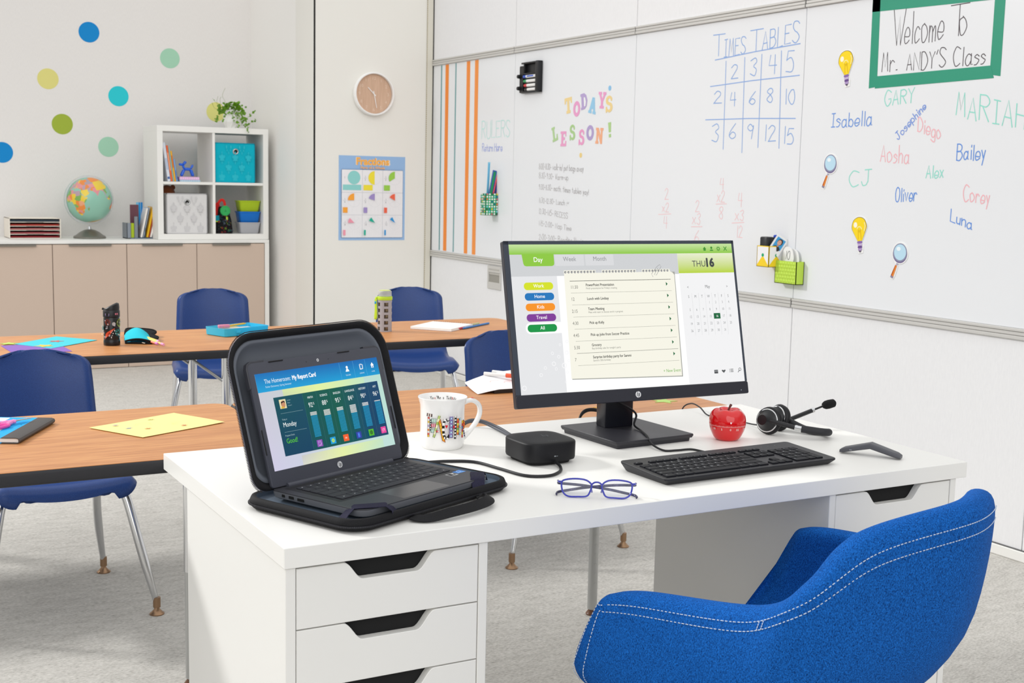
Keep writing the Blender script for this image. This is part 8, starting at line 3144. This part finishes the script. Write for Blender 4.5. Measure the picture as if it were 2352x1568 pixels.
# ================================================================== GLASSES
t = thing('eyeglasses', 'folded eyeglasses with a blue frame near the desk front edge', 'glasses', (0.612, 0.060, DZ + 0.0003), R(-33))
gb = mat('blue_acetate', '#2430b8', 0.15, spec=0.5, trans=0.25, ior=1.45, coat=0.4)
gd = mat_fibre('marbled_acetate', [(0.3, '#191a2c'), (0.6, '#3d3c66'), (0.8, '#8a7f9a')], nscale=90, rough=0.2, bump=0, spec=0.5)
tiltg = Matrix.Rotation(R(-16), 4, 'X')


def lens_outline(s):
    pts = smooth_path([(s * 0.0095, 0.024, 0), (s * 0.020, 0.0325, 0), (s * 0.040, 0.0345, 0), (s * 0.060, 0.0315, 0), (s * 0.0645, 0.0245, 0), (s * 0.0615, 0.0100, 0), (s * 0.052, 0.0025, 0), (s * 0.034, 0.0020, 0), (s * 0.0180, 0.0035, 0), (s * 0.0120, 0.012, 0)], 5, True)
    return [tiltg @ Vector((p.x, 0.06 * p.x * p.x / 0.06 * 1.2, p.y + 0.0008)) for p in pts]


m = MB()
for s in (-1, 1):
    m.tube(lens_outline(s), 0.0017, 10, closed=True)
m.tube(smooth_path([tiltg @ Vector((-0.0105, 0, 0.0245)), tiltg @ Vector((-0.005, -0.001, 0.0290)), tiltg @ Vector((0, -0.0015, 0.0300)), tiltg @ Vector((0.005, -0.001, 0.0290)), tiltg @ Vector((0.0105, 0, 0.0245))], 4), 0.0017, 10)
for s in (-1, 1):
    a_ = tiltg @ Vector((s * 0.0630, 0.005, 0.0290))
    m.tube(smooth_path([a_, a_ + Vector((s * 0.006, 0.001, 0)), a_ + Vector((s * 0.008, 0.008, -0.0005))], 4), 0.0021, 10)
    m.tube([tiltg @ Vector((s * 0.0105, 0.001, 0.018)), tiltg @ Vector((s * 0.0085, 0.006, 0.012))], 0.0018, 8)
m.build('frame', gb, t, smooth=180)
for s in (-1, 1):
    m = MB()
    ol = lens_outline(s)
    c_ = sum(ol, Vector()) / len(ol)
    m.add([c_] + ol, [[0, 1 + i, 1 + (i + 1) % len(ol)] for i in range(len(ol))])
    m.build('lens', mat_glass('clear_lens', '#f4f6fb', 0.02, 0.9) if 'clear_lens' not in MATS else MATS['clear_lens'], t, smooth=180)
for s, yo in ((-1, 0.014), (1, 0.021)):
    m = MB()
    a_ = tiltg @ Vector((s * 0.0710, 0.012, 0.0285))
    pts = smooth_path([a_, Vector((s * 0.068, a_.y + yo * 0.6, a_.z - 0.004)), Vector((s * 0.030, a_.y + yo, 0.0165)), Vector((-s * 0.020, a_.y + yo, 0.0105)), Vector((-s * 0.052, a_.y + yo - 0.002, 0.0050)), Vector((-s * 0.070, a_.y + yo - 0.012, 0.0035)), Vector((-s * 0.0735, 0.006 + (0.004 if s > 0 else 0.0), 0.0035))], 6)
    m.tube(pts, 0.002, 10, flat=(0.0013, 0.0026))
    m.build('temple', gd, t, smooth=180)

# ================================================================== ARCHED MOUSE
A_, B_ = Vector((1.326, 0.180, 0)), Vector((1.391, 0.078, 0))
mid = (A_ + B_) / 2
t = thing('presenter_mouse', 'dark grey arched slim mouse standing bent at the right of the desk', 'mouse', (mid.x, mid.y, DZ + 0.0003), math.atan2(B_.y - A_.y, B_.x - A_.x))
Lh = (B_ - A_).length / 2 + 0.004
grey_m = mat('mouse_grey', '#55565c', 0.45, spec=0.4, bump=0.04, bscale=1500)
for s in (-1, 1):
    m = MB()
    rise, th_ = 0.0165, 0.0125
    lp = []
    for k in range(9):
        f_ = k / 8
        x = s * Lh * (1 - f_)
        zb = rise * f_
        th2 = th_ * (0.78 + 0.22 * f_) if k > 0 else th_ * 0.5
        wd = 0.0148 * (1 if k > 1 else (0.80 if k == 0 else 0.96))
        sec = [(x, p[0], zb + (th_ - th2) * 0.3 + p[1]) for p in rrect(-wd, 0.0, wd, th2, min(0.0045, th2 * 0.45), 4)]
        lp.append(sec)
    m.loft(lp if s < 0 else lp, True, True)
    m.build('wing', grey_m, t, smooth=50, fix=True)
m = MB()
a_ = Art(0.0001)
a_.rr(-0.0030, 0.0055, 0.0030, 0.0075, 0.0009, '#8f9198')
a_.mesh(lambda u, v, l: (-Lh * 0.62 + u, -0.0149 - l, v + 0.004), m)
m.build('side_port', print_mat, t, smooth=0)
